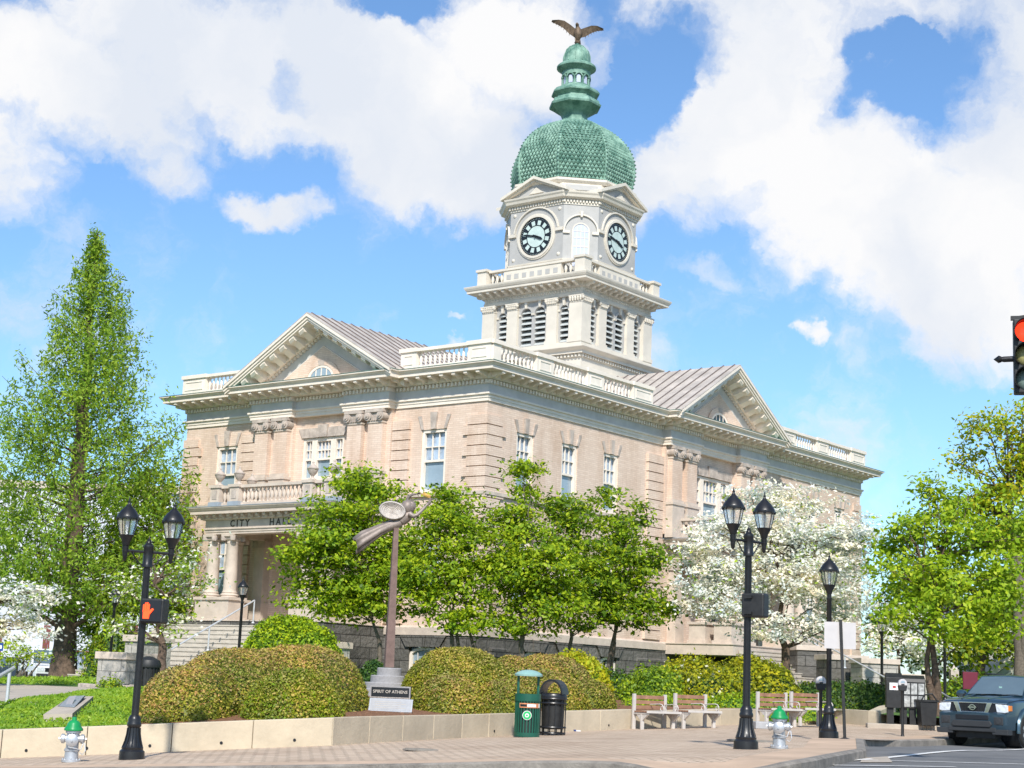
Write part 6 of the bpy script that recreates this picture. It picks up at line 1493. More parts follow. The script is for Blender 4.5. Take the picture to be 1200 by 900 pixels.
# parked cars far left
def far_car(px, py, d, label, paint, w=1.85, h=1.75, L=4.6, rz=0, van=False, group=None):
    p = at(px, py, d); t = thing('parked_car', p, label, 'car', 'cars parked beyond the left lawn', rz)
    m = MB(); hw = w / 2
    prof_ = [(-L / 2, .35), (-L / 2, .95), (-L * .22, 1.05), (-L * .06, h - .06), (L * .42, h), (L * .5, 1.0), (L * .5, .35)]
    for s0, s1, f in ((-hw, hw, 1),):
        m.prism([(-L / 2, .3), (-L / 2 - .04, .75), (-L / 2 + .12, .93), (-L * .22, 1.02), (L * .48, 1.02), (L * .5, .35)], -hw, hw, paint, axis='x')
        vs = []
        for sx in (-1, 1): vs += [(sx * hw * .97, -L * .24, 1.02), (sx * hw * .97, L * .47, 1.02), (sx * hw * .8, L * .42, h), (sx * hw * .8, -L * .05, h)]
        m.add(vs, [(0, 1, 2, 3), (4, 7, 6, 5), (0, 3, 7, 4), (3, 2, 6, 7), (2, 1, 5, 6)], paint)
    m.build('body', t, bevel=.05)
    g = MB(); g.add([(-hw * .86, -L * .232, 1.07), (hw * .86, -L * .232, 1.07), (hw * .72, -L * .068, h - .08), (-hw * .72, -L * .068, h - .08)], [(0, 1, 2, 3)], 'carglass', Matrix.Translation((0, -.012, .012))); g.build('windscreen', t)
    for sx in (-1, 1):
        g = MB(); g.add([(sx * hw * .965, -L * .17, 1.08), (sx * hw * .965, L * .42, 1.08), (sx * hw * .84, L * .39, h - .1), (sx * hw * .84, -L * .04, h - .1)], [(0, 1, 2, 3)], 'carglass', Matrix.Translation((sx * .02, 0, 0))); g.build('side_window', t)
        l = MB(); l.box(sx * hw * .55, sx * hw * .93, -L / 2 - .045, -L / 2 + .05, .66, .86, 'lens'); l.build('headlight', t)
        mm = MB(); mm.box(sx * (hw + .02), sx * (hw + .2), -L * .2, -L * .17, 1.05, 1.2, paint); mm.build('mirror', t)
        for y in (-L * .32, L * .3): w_ = MB(); w_.lathe([(.33, -.11), (.35, -.08), (.35, .08), (.33, .11)], 0, 0, 16, 0, 'tyre', Matrix.Translation((sx * (hw - .1), y, .35)) @ Matrix.Rotation(R(90), 4, 'Y')); w_.build('wheel', t)
    g = MB(); g.box(-hw * .5, hw * .5, -L / 2 - .05, -L / 2 + .03, .64, .84, 'numblack'); g.box(-hw * .5, hw * .5, -L / 2 - .06, -L / 2 - .04, .72, .76, 'chrome'); g.build('grille', t)
    g = MB(); g.box(-hw * .95, hw * .95, -L / 2 - .07, -L / 2 + .03, .36, .54, paint if paint != 'carwhite' else 'plastic'); g.build('bumper', t, bevel=.03)
    return t
far_car(50, 801, 90, 'white truck-like car facing the camera, left of the big trunk', 'carwhite', 1.95, 1.85, 4.8, rz=R(28))
far_car(102, 801, 88, 'silver sedan half behind the small white tree right of the big trunk', 'carsilver', 1.8, 1.45, 4.5, rz=R(35))
far_car(22, 802, 94, 'dark navy wagon left of the white car', 'cardark', 1.8, 1.5, 4.6, rz=R(60))
far_car(96, 798, 99, 'red roofed car mostly hidden behind the silver sedan', 'carred', 1.8, 1.75, 4.5, rz=R(30))
# far right: gabled house, obelisk, maroon sign
p = at(1225, 845, 92); z0 = p.z - 1; gx = at(1161, 790, 92); apex = at(1248, 728, 92)
t = thing('gabled_house', (gx.x, gx.y, z0), 'grey green gabled house with arched window at the right edge', 'house'); m = MB(); W = (apex.x - gx.x) * 2; ze = gx.z - z0; za = apex.z - z0
m.prism([(0.3, 0), (W - .3, 0), (W - .3, ze), (W / 2, za - .2), (.3, ze)], 0, 9, 'gable'); m.build('wall', t)
m = MB()
for sg in (0, 1):
    f = (lambda x: x) if sg == 0 else (lambda x: W - x); m.prism([(f(0), ze - .1), (f(W / 2), za - .05), (f(W / 2), za + .3), (f(-.2), ze + .1)], -.4, 9.2, 'gabletrim')
    m.prism([(f(.9), ze - .05), (f(W / 2), za - .75), (f(W / 2), za - .6), (f(.8), ze + .0)], -.1, 0, 'gabletrim')
m.build('roof', t)
m = MB(); cx = at(1206, 780, 92).x - gx.x; cz = at(1206, 790, 92).z - z0 - .2
P = [(cx + 1.0 * math.cos(a), cz + 1.25 * math.sin(a)) for a in np.linspace(0, math.pi, 15)]; Q = [(cx + .75 * math.cos(a), cz + .98 * math.sin(a)) for a in np.linspace(0, math.pi, 15)]
for i in range(14): m.prism([P[i], P[i + 1], Q[i + 1], Q[i]], -.12, 0, 'gabletrim')
w_ = m.build('arched_window', t); m = MB(); m.prism(Q, -.05, -.01, 'pane_dark'); m.build('pane', w_)
p = at(1118, 806, 78); t = thing('stone_monument', p, 'small grey pointed stone monument behind the right tree', 'monument'); h = at(1118, 780, 78).z - p.z; m = MB(); s_ = scl(78); hw = 4.6 * s_
m.box(-hw, hw, -hw, hw, -.6, h * .78, 'stone_dark'); m.build('shaft', t); m = MB(); m.box(-hw * .9, hw * .9, -hw * .9, hw * .9, h * .78, h * .84, 'stone_dark'); m.add([(-hw * .5, -hw * .5, h * .84), (hw * .5, -hw * .5, h * .84), (hw * .5, hw * .5, h * .84), (-hw * .5, hw * .5, h * .84), (0, 0, h * 1.05)], [(0, 1, 4), (1, 2, 4), (2, 3, 4), (3, 0, 4)], 'stone_dark'); m.build('cap', t)
p = at(1137, 810, 66); t = thing('maroon_sign', p, 'maroon rectangular sign above the truck roof', 'sign'); m = MB(); s_ = scl(66); h = at(1137, 787.5, 66).z - p.z; m.box(-8.5 * s_, 8.5 * s_, -.05, .05, h * .1, h, 'maroon'); m.build('sign_panel', t, bevel=.01); m = MB(); m.box(-.3, -.24, -.03, .03, -.8, h * .1, 'blackmetal'); m.box(.24, .3, -.03, .03, -.8, h * .1, 'blackmetal'); m.build('posts', t)

# ------------------------------------------------------------------ traffic light at the right edge
D_TL = 23.6; p = at(1202, 417, D_TL); t = thing('traffic_light', p, 'black three lens traffic light showing red, cut by the right edge', 'traffic light', rz=R(-14))
m = MB(); m.box(-.17, .17, -.02, .2, -.56, .56, 'blackmetal'); m.build('housing', t, bevel=.02)
for i, (z, k) in enumerate(((.36, 'red_on'), (0, 'amber_off'), (-.36, 'green_off'))):
    l = MB(); l.lathe([(.15, 0), (.13, .03), (.07, .055), (.0, .062)], 0, 0, 24, 0, k, Matrix.Translation((0, -.02, z)) @ Matrix.Rotation(R(90), 4, 'X')); l.build('lens', t, 50)
    v = MB(); n = 22; A = np.linspace(R(-55), R(235), n); vs = []; 
    for a in A:
        ln_ = .26 * (.35 + .65 * max(0, (math.sin(a) + .82) / 1.82)); vs += [(.165 * math.cos(a), -.02, z + .165 * math.sin(a)), (.165 * math.cos(a), -.02 - ln_, z + .165 * math.sin(a))]
    v.add(vs, [(2 * q, 2 * q + 2, 2 * q + 3, 2 * q + 1) for q in range(n - 1)], 'blackmetal'); o = v.build('visor', t, 60); s_ = o.modifiers.new('s', 'SOLIDIFY'); s_.thickness = .008
m = MB(); m.tube([(-.36, .1, -.03), (-.3, .1, -.03), (3.0, .1, .1)], [.035, .045, .05], 10, 'black'); m.tube([(-.45, .1, -.03), (-.38, .1, -.03), (-.34, .1, -.03)], [.004, .06, .045], 10, 'black'); m.box(-.2, .17, .05, .12, .56, .62, 'blackmetal'); m.tube([(-.15, .09, .59), (.4, .09, .66)], .03, 6, 'blackmetal'); m.build('mounting_arm', t, 40)
m = MB(); m.lathe([(.14, -7), (.11, 1.5), (.0, 1.6)], 3.0, .1, 14, 0, 'black'); m.build('pole', t, 40)

# ================================================================== PICKUP TRUCK
pf_ = at(1141, 872, 40.5); pz = float(gsoft([pf_.x], [pf_.y])[0]) - .14
pz = at(1115, 873.5, 40.6).z
t = thing('pickup_truck', (pf_.x, pf_.y, pz), 'slate blue pickup truck with chrome grille at the kerb, cut by the right edge', 'pickup truck', rz=R(-39))
def loft(mb, st_, k, cap=True):
    n = None; vs = []; 
    for y, prof_ in st_:
        ring = [(x, y, z) for x, z in prof_] + [(-x, y, z) for x, z in prof_[::-1] if x > 1e-6]; n = len(ring); vs += ring
    fs = []
    for i in range(len(st_) - 1):
        for j in range(n): fs.append((i * n + j, i * n + (j + 1) % n, (i + 1) * n + (j + 1) % n, (i + 1) * n + j))
    if cap: fs += [tuple(range(n)), tuple(range((len(st_) - 1) * n, len(st_) * n))[::-1]]
    mb.add(vs, fs, k)
m = MB()
loft(m, [(.02, [(.70, .62), (.80, .66), (.82, .8), (.80, 1.0), (.70, 1.06), (0, 1.08)]), (.10, [(.78, .5), (.88, .6), (.89, .8), (.86, 1.04), (.76, 1.1), (0, 1.13)]),
         (.45, [(.80, .5), (.92, .6), (.93, .85), (.91, 1.08), (.80, 1.15), (0, 1.19)]), (1.0, [(.80, .5), (.925, .6), (.93, .85), (.91, 1.1), (.82, 1.18), (0, 1.23)]),
         (1.42, [(.80, .4), (.915, .5), (.92, .85), (.91, 1.1), (.84, 1.2), (0, 1.26)]), (3.6, [(.80, .4), (.915, .5), (.92, .85), (.91, 1.12), (.86, 1.2), (0, 1.2)]), (5.2, [(.80, .5), (.915, .55), (.92, .85), (.91, 1.12), (.88, 1.16), (0, 1.16)])], 'car')
for sx in (-1, 1):    # hood creases and fender flares
    m.tube([(sx * .34, .12, 1.125), (sx * .42, .7, 1.2), (sx * .5, 1.35, 1.235)], .025, 6, 'car')
    fl = [(sx * .93, .98 + .50 * math.cos(a), .42 + .50 * math.sin(a)) for a in np.linspace(-.15, math.pi + .15, 14)]; m.tube(fl, .055, 6, 'car')
m.box(-.12, .12, .1, .11, 1.1, 1.12, 'car')
for sx in (-1, 1): m.tube([(sx * .84, .14, 1.085), (sx * .865, .6, 1.135), (sx * .865, 1.3, 1.165)], .007, 4, 'numblack')
for sx in (-1, 1):
    for yy in (1.62, 2.75): m.tube([(sx * .922, yy, .55), (sx * .932, yy, .85), (sx * .915, yy, 1.12)], .006, 4, 'numblack')
m.build('body', t, 35)
m = MB()   # cab shell
loft(m, [(1.30, [(.80, 1.16), (.79, 1.2), (0, 1.22)]), (2.02, [(.80, 1.16), (.635, 1.70), (0, 1.735)]), (2.2, [(.81, 1.16), (.65, 1.745), (0, 1.775)]), (3.2, [(.81, 1.16), (.65, 1.745), (0, 1.78)]), (3.55, [(.80, 1.16), (.62, 1.66), (0, 1.7)]), (3.68, [(.80, 1.16), (.79, 1.2), (0, 1.21)])], 'car')
for sx in (-1, 1): m.tube([(sx * .56, 2.2, 1.79), (sx * .56, 3.3, 1.79)], .02, 6, 'blackmetal')
m.build('cab', t, 30)
g = MB(); g.add([(-.71, 1.345, 1.245), (.71, 1.345, 1.245), (.585, 1.97, 1.685), (.0, 1.955, 1.71), (-.585, 1.97, 1.685), (0, 1.325, 1.262)], [(0, 5, 3, 4), (5, 1, 2, 3)], 'carglass', Matrix.Translation((0, -.018, .016))); ws = g.build('windscreen', t)
g = MB()
for sx in (-.35, .2): g.tube([(sx, 1.30, 1.255), (sx + .2, 1.34, 1.275), (sx + .5 - .1, 1.345, 1.272)], .012, 5, 'blackmetal')
g.build('wipers', ws)
g = MB(); g.box(.03, .1, 1.53, 1.56, 1.42, 1.47, 'bincap'); g.build('toll_tag', ws)
for sx in (-1, 1):
    g = MB(); g.add([(sx * .815, 1.68, 1.22), (sx * .82, 3.4, 1.22), (sx * .68, 3.2, 1.68), (sx * .675, 2.15, 1.68)], [(0, 1, 2, 3)], 'pane_dark', Matrix.Translation((sx * .008, 0, 0))); g.build('side_window', t)
    g = MB(); g.lathe([(.02, 0), (.11, .02), (.13, .09), (.12, .15), (.0, .17)], 0, 0, 12, 0, 'car', Matrix.Translation((sx * 1.04, 1.62, 1.27)) @ Matrix.Scale(.75, 4, (0, 0, 1)) @ Matrix.Rotation(R(-90), 4, 'X')); g.tube([(sx * .85, 1.66, 1.22), (sx * 1.0, 1.66, 1.25)], .03, 6, 'blackmetal'); g.build('wing_mirror', t, 50)
# front fascia
y = -.0
g = MB(); g.box(-.80, .80, y - .01, y + .1, .82, 1.04, 'numblack')
for i in range(-14, 15):
    for z in (.86, .92, .98): pass
for i in range(7): g.box(-.33, .33, y - .018, y - .008, .85 + i * .026, .857 + i * .026, 'blackmetal')
for i in range(11): g.box(-.33 + i * .066, -.323 + i * .066, y - .019, y - .009, .84, 1.03, 'blackmetal')
gr = g.build('grille', t)
g = MB()
for sx in (-1, 1):
    g.prism([(sx * .37, 1.06), (sx * .50, 1.06), (sx * .385, .80), (sx * .285, .80)], y - .045, y + .02, 'chrome')
    g.prism([(sx * .50, 1.06), (sx * .84, 1.05), (sx * .84, 1.035), (sx * .50, 1.04)], y - .03, y + .02, 'chrome'); g.prism([(sx * .40, .815), (sx * .60, .83), (sx * .60, .815), (sx * .40, .80)], y - .03, y + .02, 'chrome')
g.box(-.36, .36, y - .03, y + .02, 1.035, 1.06, 'chrome'); g.box(-.30, .30, y - .04, y + .02, .795, .835, 'chrome'); g.build('chrome_trim', gr, bevel=.006)
# round badge: ring with a bar
g = MB(); X = Matrix.Translation((0, y - .05, .935)) @ Matrix.Rotation(R(90), 4, 'X')
P = [(.085 * math.cos(a), .935 + .07 * math.sin(a)) for a in np.linspace(0, 2 * math.pi, 25)]; Q = [(.06 * math.cos(a), .935 + .047 * math.sin(a)) for a in np.linspace(0, 2 * math.pi, 25)]
for i in range(24): g.prism([P[i], P[i + 1], Q[i + 1], Q[i]], y - .065, y - .03, 'chrome')
g.box(-.105, .105, y - .075, y - .035, .918, .952, 'chrome'); g.build('badge', gr)
for sx in (-1, 1):
    h = MB(); h.prism([(sx * .60, .83), (sx * .56, 1.03), (sx * .80, 1.02), (sx * .87, 1.0), (sx * .87, .84), (sx * .8, .82)], y - .02, y + .14, 'lens'); h.build('headlight', t, bevel=.015)
    h = MB(); h.box(sx * .84, sx * .905, y + .03, y + .2, .87, 1.0, 'amber'); h.build('indicator', t, bevel=.01)
    h = MB(); h.lathe([(.075, 0), (.075, .03), (.05, .035)], 0, 0, 16, 0, 'plastic', Matrix.Translation((sx * .66, y - .075, .62)) @ Matrix.Rotation(R(90), 4, 'X')); h.build('fog_light', t)
b = MB(); loft(b, [(-.09, [(.5, .42), (.66, .44), (.72, .52), (.72, .76), (.6, .79), (0, .8)]), (-.04, [(.62, .36), (.84, .42), (.86, .55), (.86, .79), (.7, .82), (0, .82)]), (.3, [(.7, .34), (.93, .42), (.94, .6), (.93, .8), (.7, .84), (0, .84)])], 'car')
b.build('bumper', t, 35)
b = MB(); b.box(-.42, .42, -.1, -.06, .635, .755, 'numblack'); b.prism([(-.52, .54), (-.46, .62), (.46, .62), (.52, .54), (.46, .47), (-.46, .47)], -.135, -.04, 'plastic'); b.box(-.6, .6, -.1, -.02, .36, .47, 'plastic')
for sx in (-1, 1): b.box(sx * .55, sx * .78, -.098, -.05, .53, .72, 'plastic'); b.box(sx * .5, sx * .9, -.085, .2, .3, .43, 'plastic')
b.box(-.5, .5, .1, .5, .2, .38, 'blackmetal'); b.build('lower_fascia', t, bevel=.015)
for sx in (-1, 1):
    for yy in (.98, 4.25):
        w = MB(); X = Matrix.Translation((sx * .82, yy, .39)) @ Matrix.Rotation(R(90) * sx, 4, 'Y')
        w.lathe([(.25, -.13), (.36, -.13), (.39, -.09), (.395, 0), (.39, .09), (.36, .13), (.28, .135), (.27, .1)], 0, 0, 28, 0, 'tyre', X); ww = w.build('wheel', t, 40)
        w = MB(); w.lathe([(.27, .1), (.275, .13), (.25, .12), (.24, .06), (.07, .06), (.06, .1), (0, .1)], 0, 0, 24, 0, 'rim', X)
        for q in range(6): a = 2 * math.pi * q / 6; w.box(.05, .25, -.03, .03, .065, .105, 'rim', X @ Matrix.Rotation(a, 4, 'Z'))
        w.build('rim', ww, 40)
m = MB()
for yy in (.98, 4.25): m.lathe([(.46, -.2), (.46, .2)], 0, 0, 20, 0, 'numblack', Matrix.Translation((.70, yy, .43)) @ Matrix.Rotation(R(90), 4, 'Y'))
m.box(-.7, .7, .4, 5.1, .32, .5, 'numblack'); m.build('underbody', t)

# ================================================================== VEGETATION
# hedges
mound('clipped_hedge', 'largest brown green clipped hedge mound, left of the memorial', 'hedge', [(350, 758, 846, 35.6, 78, 2.3), (282, 762, 850, 35.0, 78, 2.7), (228, 782, 854, 33.1, 60, 2.3), (205, 806, 857, 32.3, 38, 1.6)], ['hedA', 'hedB', 'hedC', 'hedR'], [4, 1, 4.5, .5], top=[2, 5, .8, 4.5], leaf=.055, n=70000, rough=.008, power=2.7, jitter=.025)
mound('clipped_hedge', 'small rounded clipped hedge in front of the largest hedge mound', 'hedge', [(343, 787, 851, 31.9, 58, 1.15)], ['hedA', 'hedB', 'hedC', 'magA'], [4, .5, 4.5, 3], top=[5, 3, 1, 2], leaf=.055, n=20000, rough=.01, power=2.2)
mound('clipped_hedge', 'tall rounded clipped hedge just right of the memorial', 'hedge', [(536, 760, 833, 40, 69, 1.7)], ['hedA', 'hedB', 'hedC', 'yelC'], [4, 1, 4, 3], top=[4, 5, .5, 1], leaf=.058, n=30000, jitter=.025, rough=.008, power=2.3)
mound('clipped_hedge', 'low wide clipped hedge between the memorial and the green bin', 'hedge', [(525, 793, 841, 37.6, 42, .9), (585, 797, 840, 39, 42, .9)], ['hedA', 'hedB', 'hedC', 'hedR'], [4, 1, 4.5, .5], top=[3, 5, .8, 2.5], leaf=.058, n=24000, jitter=.025, rough=.008, power=2.4)
mound('clipped_hedge', 'brown topped clipped hedge rising behind the two bins', 'hedge', [(640, 768, 832, 45.5, 62, 1.4), (598, 770, 835, 44, 38, 1.3)], ['hedA', 'hedB', 'hedC', 'hedR'], [4, 1.5, 4.5, .5], top=[2, 5, .8, 4.5], leaf=.062, n=28000, jitter=.025, rough=.008, power=2.3)
mound('clipped_hedge', 'low clipped hedge directly behind the two bins', 'hedge', [(637, 787, 836, 43.2, 54, 1.0), (684, 797, 832, 44.6, 38, .9)], ['hedA', 'hedB', 'hedC', 'hedR'], [4, 1, 4.5, .5], top=[3, 5, .8, 2.5], leaf=.058, n=28000, jitter=.025, rough=.008, power=2.4)
mound('shrub', 'bright yellow green shrub behind the brown hedges near the bins', 'shrub', [(672, 767, 826, 50.5, 33, 1.2), (690, 776, 826, 50, 24, 1.1)], ['yelA', 'yelB', 'limeB'], [2, 3, 1], leaf=.12, n=7000, rough=.03, jitter=.08, core='magC')
mound('round_shrub', 'bright green rounded shrub by the front steps', 'shrub', [(328, 724, 790, 54, 46, 1.6), (362, 733, 790, 53, 38, 1.3), (345, 724, 790, 54.5, 40, 1.5)], ['hgA', 'hgB', 'magC'], [4, 4, 1.5], leaf=.1, n=15000, rough=.03, jitter=.06, core='magC', power=2.2)
mound('shrub', 'loose pale green shrub left of the yellow shrubs', 'shrub', [(768, 787, 834, 50, 33, 1.2), (742, 800, 834, 50, 20, .9)], ['limeA', 'limeB', 'dogG', 'magC'], [3, 2, 2, 2], leaf=.1, n=7000, rough=.06, jitter=.14, core='magC')
mound('azalea_shrub', 'wide yellow green azalea shrub behind the left benches', 'shrub', [(812, 776, 832, 53, 45, 1.6), (835, 790, 834, 50.5, 38, 1.2), (790, 782, 832, 52, 26, 1.3)], ['yelA', 'yelB', 'yelC', 'hedC', 'blos2'], [4, 3, 3, 2, .25], leaf=.11, n=14000, rough=.05, jitter=.12, core='drkA')
mound('azalea_shrub', 'dense yellow green azalea shrub behind the right twin lamp post', 'shrub', [(880, 775, 832, 52, 50, 1.5), (905, 786, 832, 51, 28, 1.2)], ['yelA', 'yelB', 'yelC', 'hedC'], [4, 2, 4, 2], leaf=.11, n=13000, rough=.04, jitter=.1, core='drkA')
mound('boxwood_hedge', 'dark green low hedge between the yellow shrub and the newspaper boxes', 'hedge', [(955, 803, 834, 53, 26, .8), (1000, 802, 833, 54, 40, .9), (1030, 806, 834, 54, 22, .8)], ['drkA', 'drkB', 'yelC'], [3, 4, .8], leaf=.09, n=13000, rough=.03, jitter=.07, core='drkA', power=3)
mound('shrub', 'small dark green bush between the big hedge and the granite tiers', 'shrub', [(437, 776, 812, 50, 17, .7)], ['drkA', 'drkB'], [1, 1], leaf=.09, n=2500, rough=.04, core='drkA')
mound('shrub', 'dark low bush at the foot of the building right of the yellow green shrub', 'shrub', [(722, 790, 822, 56, 24, .9)], ['drkA', 'drkB', 'magA'], [2, 2, 1], leaf=.1, n=3500, rough=.08, jitter=.12, core='drkA')
mound('shrub', 'small green bush at the foot of the stone pier by the path', 'shrub', [(133, 798, 813, 48, 9, .4), (122, 800, 812, 49, 7, .3)], ['magA', 'magB', 'drkB'], [1, 1, 1], leaf=.08, n=1800, rough=.05, jitter=.08, core='drkA')
mound('evergreen_bush', 'tall olive green bush left of the stone pier', 'shrub', [(133, 728, 812, 62, 26, 1.2), (113, 752, 812, 61.5, 14, .9)], ['yelC', 'hgA', 'drkB'], [3, 3, 1], leaf=.12, n=7000, rough=.08, jitter=.14, core='drkA')
mound('ground_cover', 'strip of bright green ground cover behind the benches', 'ground cover', [(742, 822, 832, 46.5, 14, .6), (790, 821, 836, 47.5, 60, .5), (880, 818, 834, 48.5, 60, .5), (940, 822, 834, 50, 30, .4)], ['limeA', 'hgB', 'blade1'], [3, 3, 3], leaf=.08, n=11000, rough=.05, jitter=.1, core='grass')
# spiky flower clumps
def gr_base(px, py, d):
    p = at(px, py, d); p.z = T(p.x, p.y); return p
# magnolias in front of the building
mags = ['magA', 'magB', 'magC', 'limeA']; mp_ = [4, 4, 2.2, 1.8]
def ztree(px, d, dz=0): p = at(px, 800, d); p.z = T(p.x, p.y) + dz; return p
broad_tree('magnolia_tree', 'leafy green magnolia left of the flying figure, overlapping the front portico', 'tree', ztree(446, 57),
           [(432, 570, 58, 42, 40), (400, 625, 57, 55, 50), (374, 655, 56.5, 36, 40), (425, 680, 57, 58, 45), (380, 700, 56.5, 45, 28), (455, 640, 58, 30, 60), (338, 655, 56, 13, 16), (440, 715, 57.5, 40, 20)], mags, mp_, leaf=.165, perclump=78, clump=.62, flatc=.4, up=1.1, dens=1.6, trunk_r=.11, fork=1.6, stems=2, bark='bark_grey', nbr=40)
broad_tree('magnolia_tree', 'green magnolia with several stems directly right of the flying figure', 'tree', ztree(530, 56),
           [(472, 650, 57, 24, 44), (528, 610, 57, 46, 38), (505, 660, 56, 40, 45), (545, 665, 56, 42, 50), (500, 710, 55.5, 32, 28), (545, 720, 55.5, 40, 22), (520, 580, 57.5, 24, 16), (485, 690, 55.5, 18, 20)], mags, mp_, leaf=.165, perclump=78, clump=.62, flatc=.4, up=1.1, dens=1.6, trunk_r=.1, fork=1.5, stems=3, bark='bark_grey', nbr=34)
broad_tree('magnolia_tree', 'tallest green magnolia in the middle of the row beside the building corner', 'tree', ztree(610, 56),
           [(613, 568, 57.5, 18, 28), (613, 548, 57.5, 9, 9), (612, 615, 57, 38, 36), (635, 660, 56, 48, 45), (600, 670, 56.5, 40, 48), (660, 700, 56, 34, 30), (620, 722, 56, 52, 24), (585, 620, 57, 18, 26)], mags, mp_, leaf=.165, perclump=78, clump=.62, flatc=.4, up=1.1, dens=1.6, trunk_r=.12, fork=1.8, bark='bark_grey', nbr=34)
broad_tree('magnolia_tree', 'green magnolia under the third side window, behind the tallest magnolia', 'tree', ztree(668, 58),
           [(676, 600, 59, 32, 30), (668, 640, 58.5, 34, 46), (688, 690, 58, 38, 46), (650, 590, 59, 12, 12)], mags, [4, 2, 4, .6], leaf=.165, perclump=78, clump=.62, flatc=.4, up=1.1, dens=1.45, trunk_r=.09, fork=1.9, bark='bark_grey', nbr=24)
broad_tree('magnolia_tree', 'rightmost magnolia with spreading lower branches, next to the big white dogwood', 'tree', ztree(717, 59),
           [(714, 575, 60, 13, 22), (730, 615, 60, 38, 30), (745, 655, 59.5, 40, 42), (712, 665, 59, 30, 48), (770, 700, 59, 26, 30), (735, 714, 58.5, 48, 28), (775, 655, 60, 18, 18)], mags, [4, 2.4, 3.4, .8], leaf=.165, perclump=78, clump=.62, flatc=.4, up=1.1, dens=1.35, trunk_r=.09, fork=2.0, stems=2, bark='bark_grey', nbr=30)
# white dogwoods
dog = ['blos', 'blos2', 'dogG', 'limeB']
broad_tree('dogwood_tree', 'big white flowering dogwood covering the side portico', 'tree', ztree(921, 57),
           [(915, 585, 59, 62, 22), (890, 625, 57.5, 84, 30), (825, 690, 56, 30, 30), (1000, 625, 58, 26, 24), (960, 640, 58, 62, 40), (850, 665, 56.5, 48, 36), (925, 680, 57, 70, 36), (985, 700, 57.5, 40, 34), (850, 715, 56, 42, 22), (905, 735, 56, 34, 16), (815, 640, 56.5, 20, 20), (1005, 655, 58, 18, 30), (960, 735, 57, 42, 16)], ['blos', 'blos2', 'dogG', 'limeB'], [7, 2.2, .5, .25], leaf=.145, clump=.62, dens=2.6, perclump=62, trunk_r=.2, fork=1.9, flatc=.28, nbr=52, up=1.4, bark='bark')
broad_tree('dogwood_tree', 'smaller white dogwood behind the small lamp post at right', 'tree', ztree(1052, 76),
           [(1050, 745, 76, 34, 22), (1085, 765, 76, 26, 20), (1030, 765, 75, 18, 16), (1065, 720, 77, 26, 12)], dog, [6, 2.2, 1.2, .6], leaf=.18, clump=.6, dens=2.0, perclump=40, trunk_r=.12, fork=2.0, flatc=.3, nbr=22, up=1.4)
broad_tree('dogwood_tree', 'white dogwood reaching in from the left edge of the picture', 'tree', ztree(-22, 52),
           [(-20, 690, 52, 50, 25), (30, 695, 52, 42, 20), (10, 730, 52, 50, 18), (50, 740, 52, 22, 10), (-40, 740, 52, 40, 22)], dog, [6, 2.2, .7, .2], leaf=.15, clump=.5, dens=1.9, perclump=44, trunk_r=.16, fork=1.8, flatc=.28, nbr=26, up=1.4)
broad_tree('dogwood_tree', 'half leafed green and white dogwood behind the left crossing signal', 'tree', ztree(188, 49),
           [(195, 655, 49.5, 50, 26), (160, 690, 49, 38, 30), (215, 700, 49.5, 36, 28), (185, 735, 49, 58, 24), (145, 735, 49, 28, 22), (235, 675, 50, 18, 14), (215, 630, 50, 26, 12)], ['dogG', 'blos', 'limeA', 'blos2', 'hgB'], [4, 2.4, 3, 1.6, 1], leaf=.12, clump=.5, dens=.95, perclump=34, trunk_r=.17, fork=1.3, flatc=.35, nbr=34, up=1.2)
broad_tree('small_tree', 'multi stemmed small tree with lime leaves and white bloom in front of the white car', 'tree', ztree(22, 64),
           [(18, 768, 64, 34, 14), (45, 765, 64, 18, 9), (10, 752, 64.5, 26, 10)], ['limeB', 'limeA', 'blos'], [4, 3, 2], leaf=.15, clump=.45, dens=1.1, perclump=26, trunk_r=.045, fork=.8, stems=5, nbr=22, bark='bark_grey')
broad_tree('small_tree', 'slender young tree with pale blossom just right of the big brown trunk', 'tree', ztree(103, 70),
           [(105, 748, 70, 20, 14), (108, 772, 70, 16, 9), (92, 762, 70, 10, 12)], ['dogG', 'blos', 'limeA'], [3, 3, 2], leaf=.15, clump=.5, dens=1.0, perclump=26, trunk_r=.05, fork=1.4, nbr=14, bark='bark_grey')
broad_tree('understory_tree', 'dense mid green tree between the tall conifer and the front portico', 'tree', ztree(150, 72),
           [(185, 585, 74, 36, 40), (160, 640, 73, 52, 40), (205, 635, 75, 26, 45), (130, 690, 72, 42, 36), (180, 700, 73, 44, 34), (110, 735, 71, 28, 22), (95, 660, 71, 22, 18)], mags + ['magenta'], [4, 3.4, 2.6, 1.4, .02], leaf=.2, clump=.65, dens=1.5, perclump=46, trunk_r=.17, fork=2.0, nbr=34, bark='bark_grey')
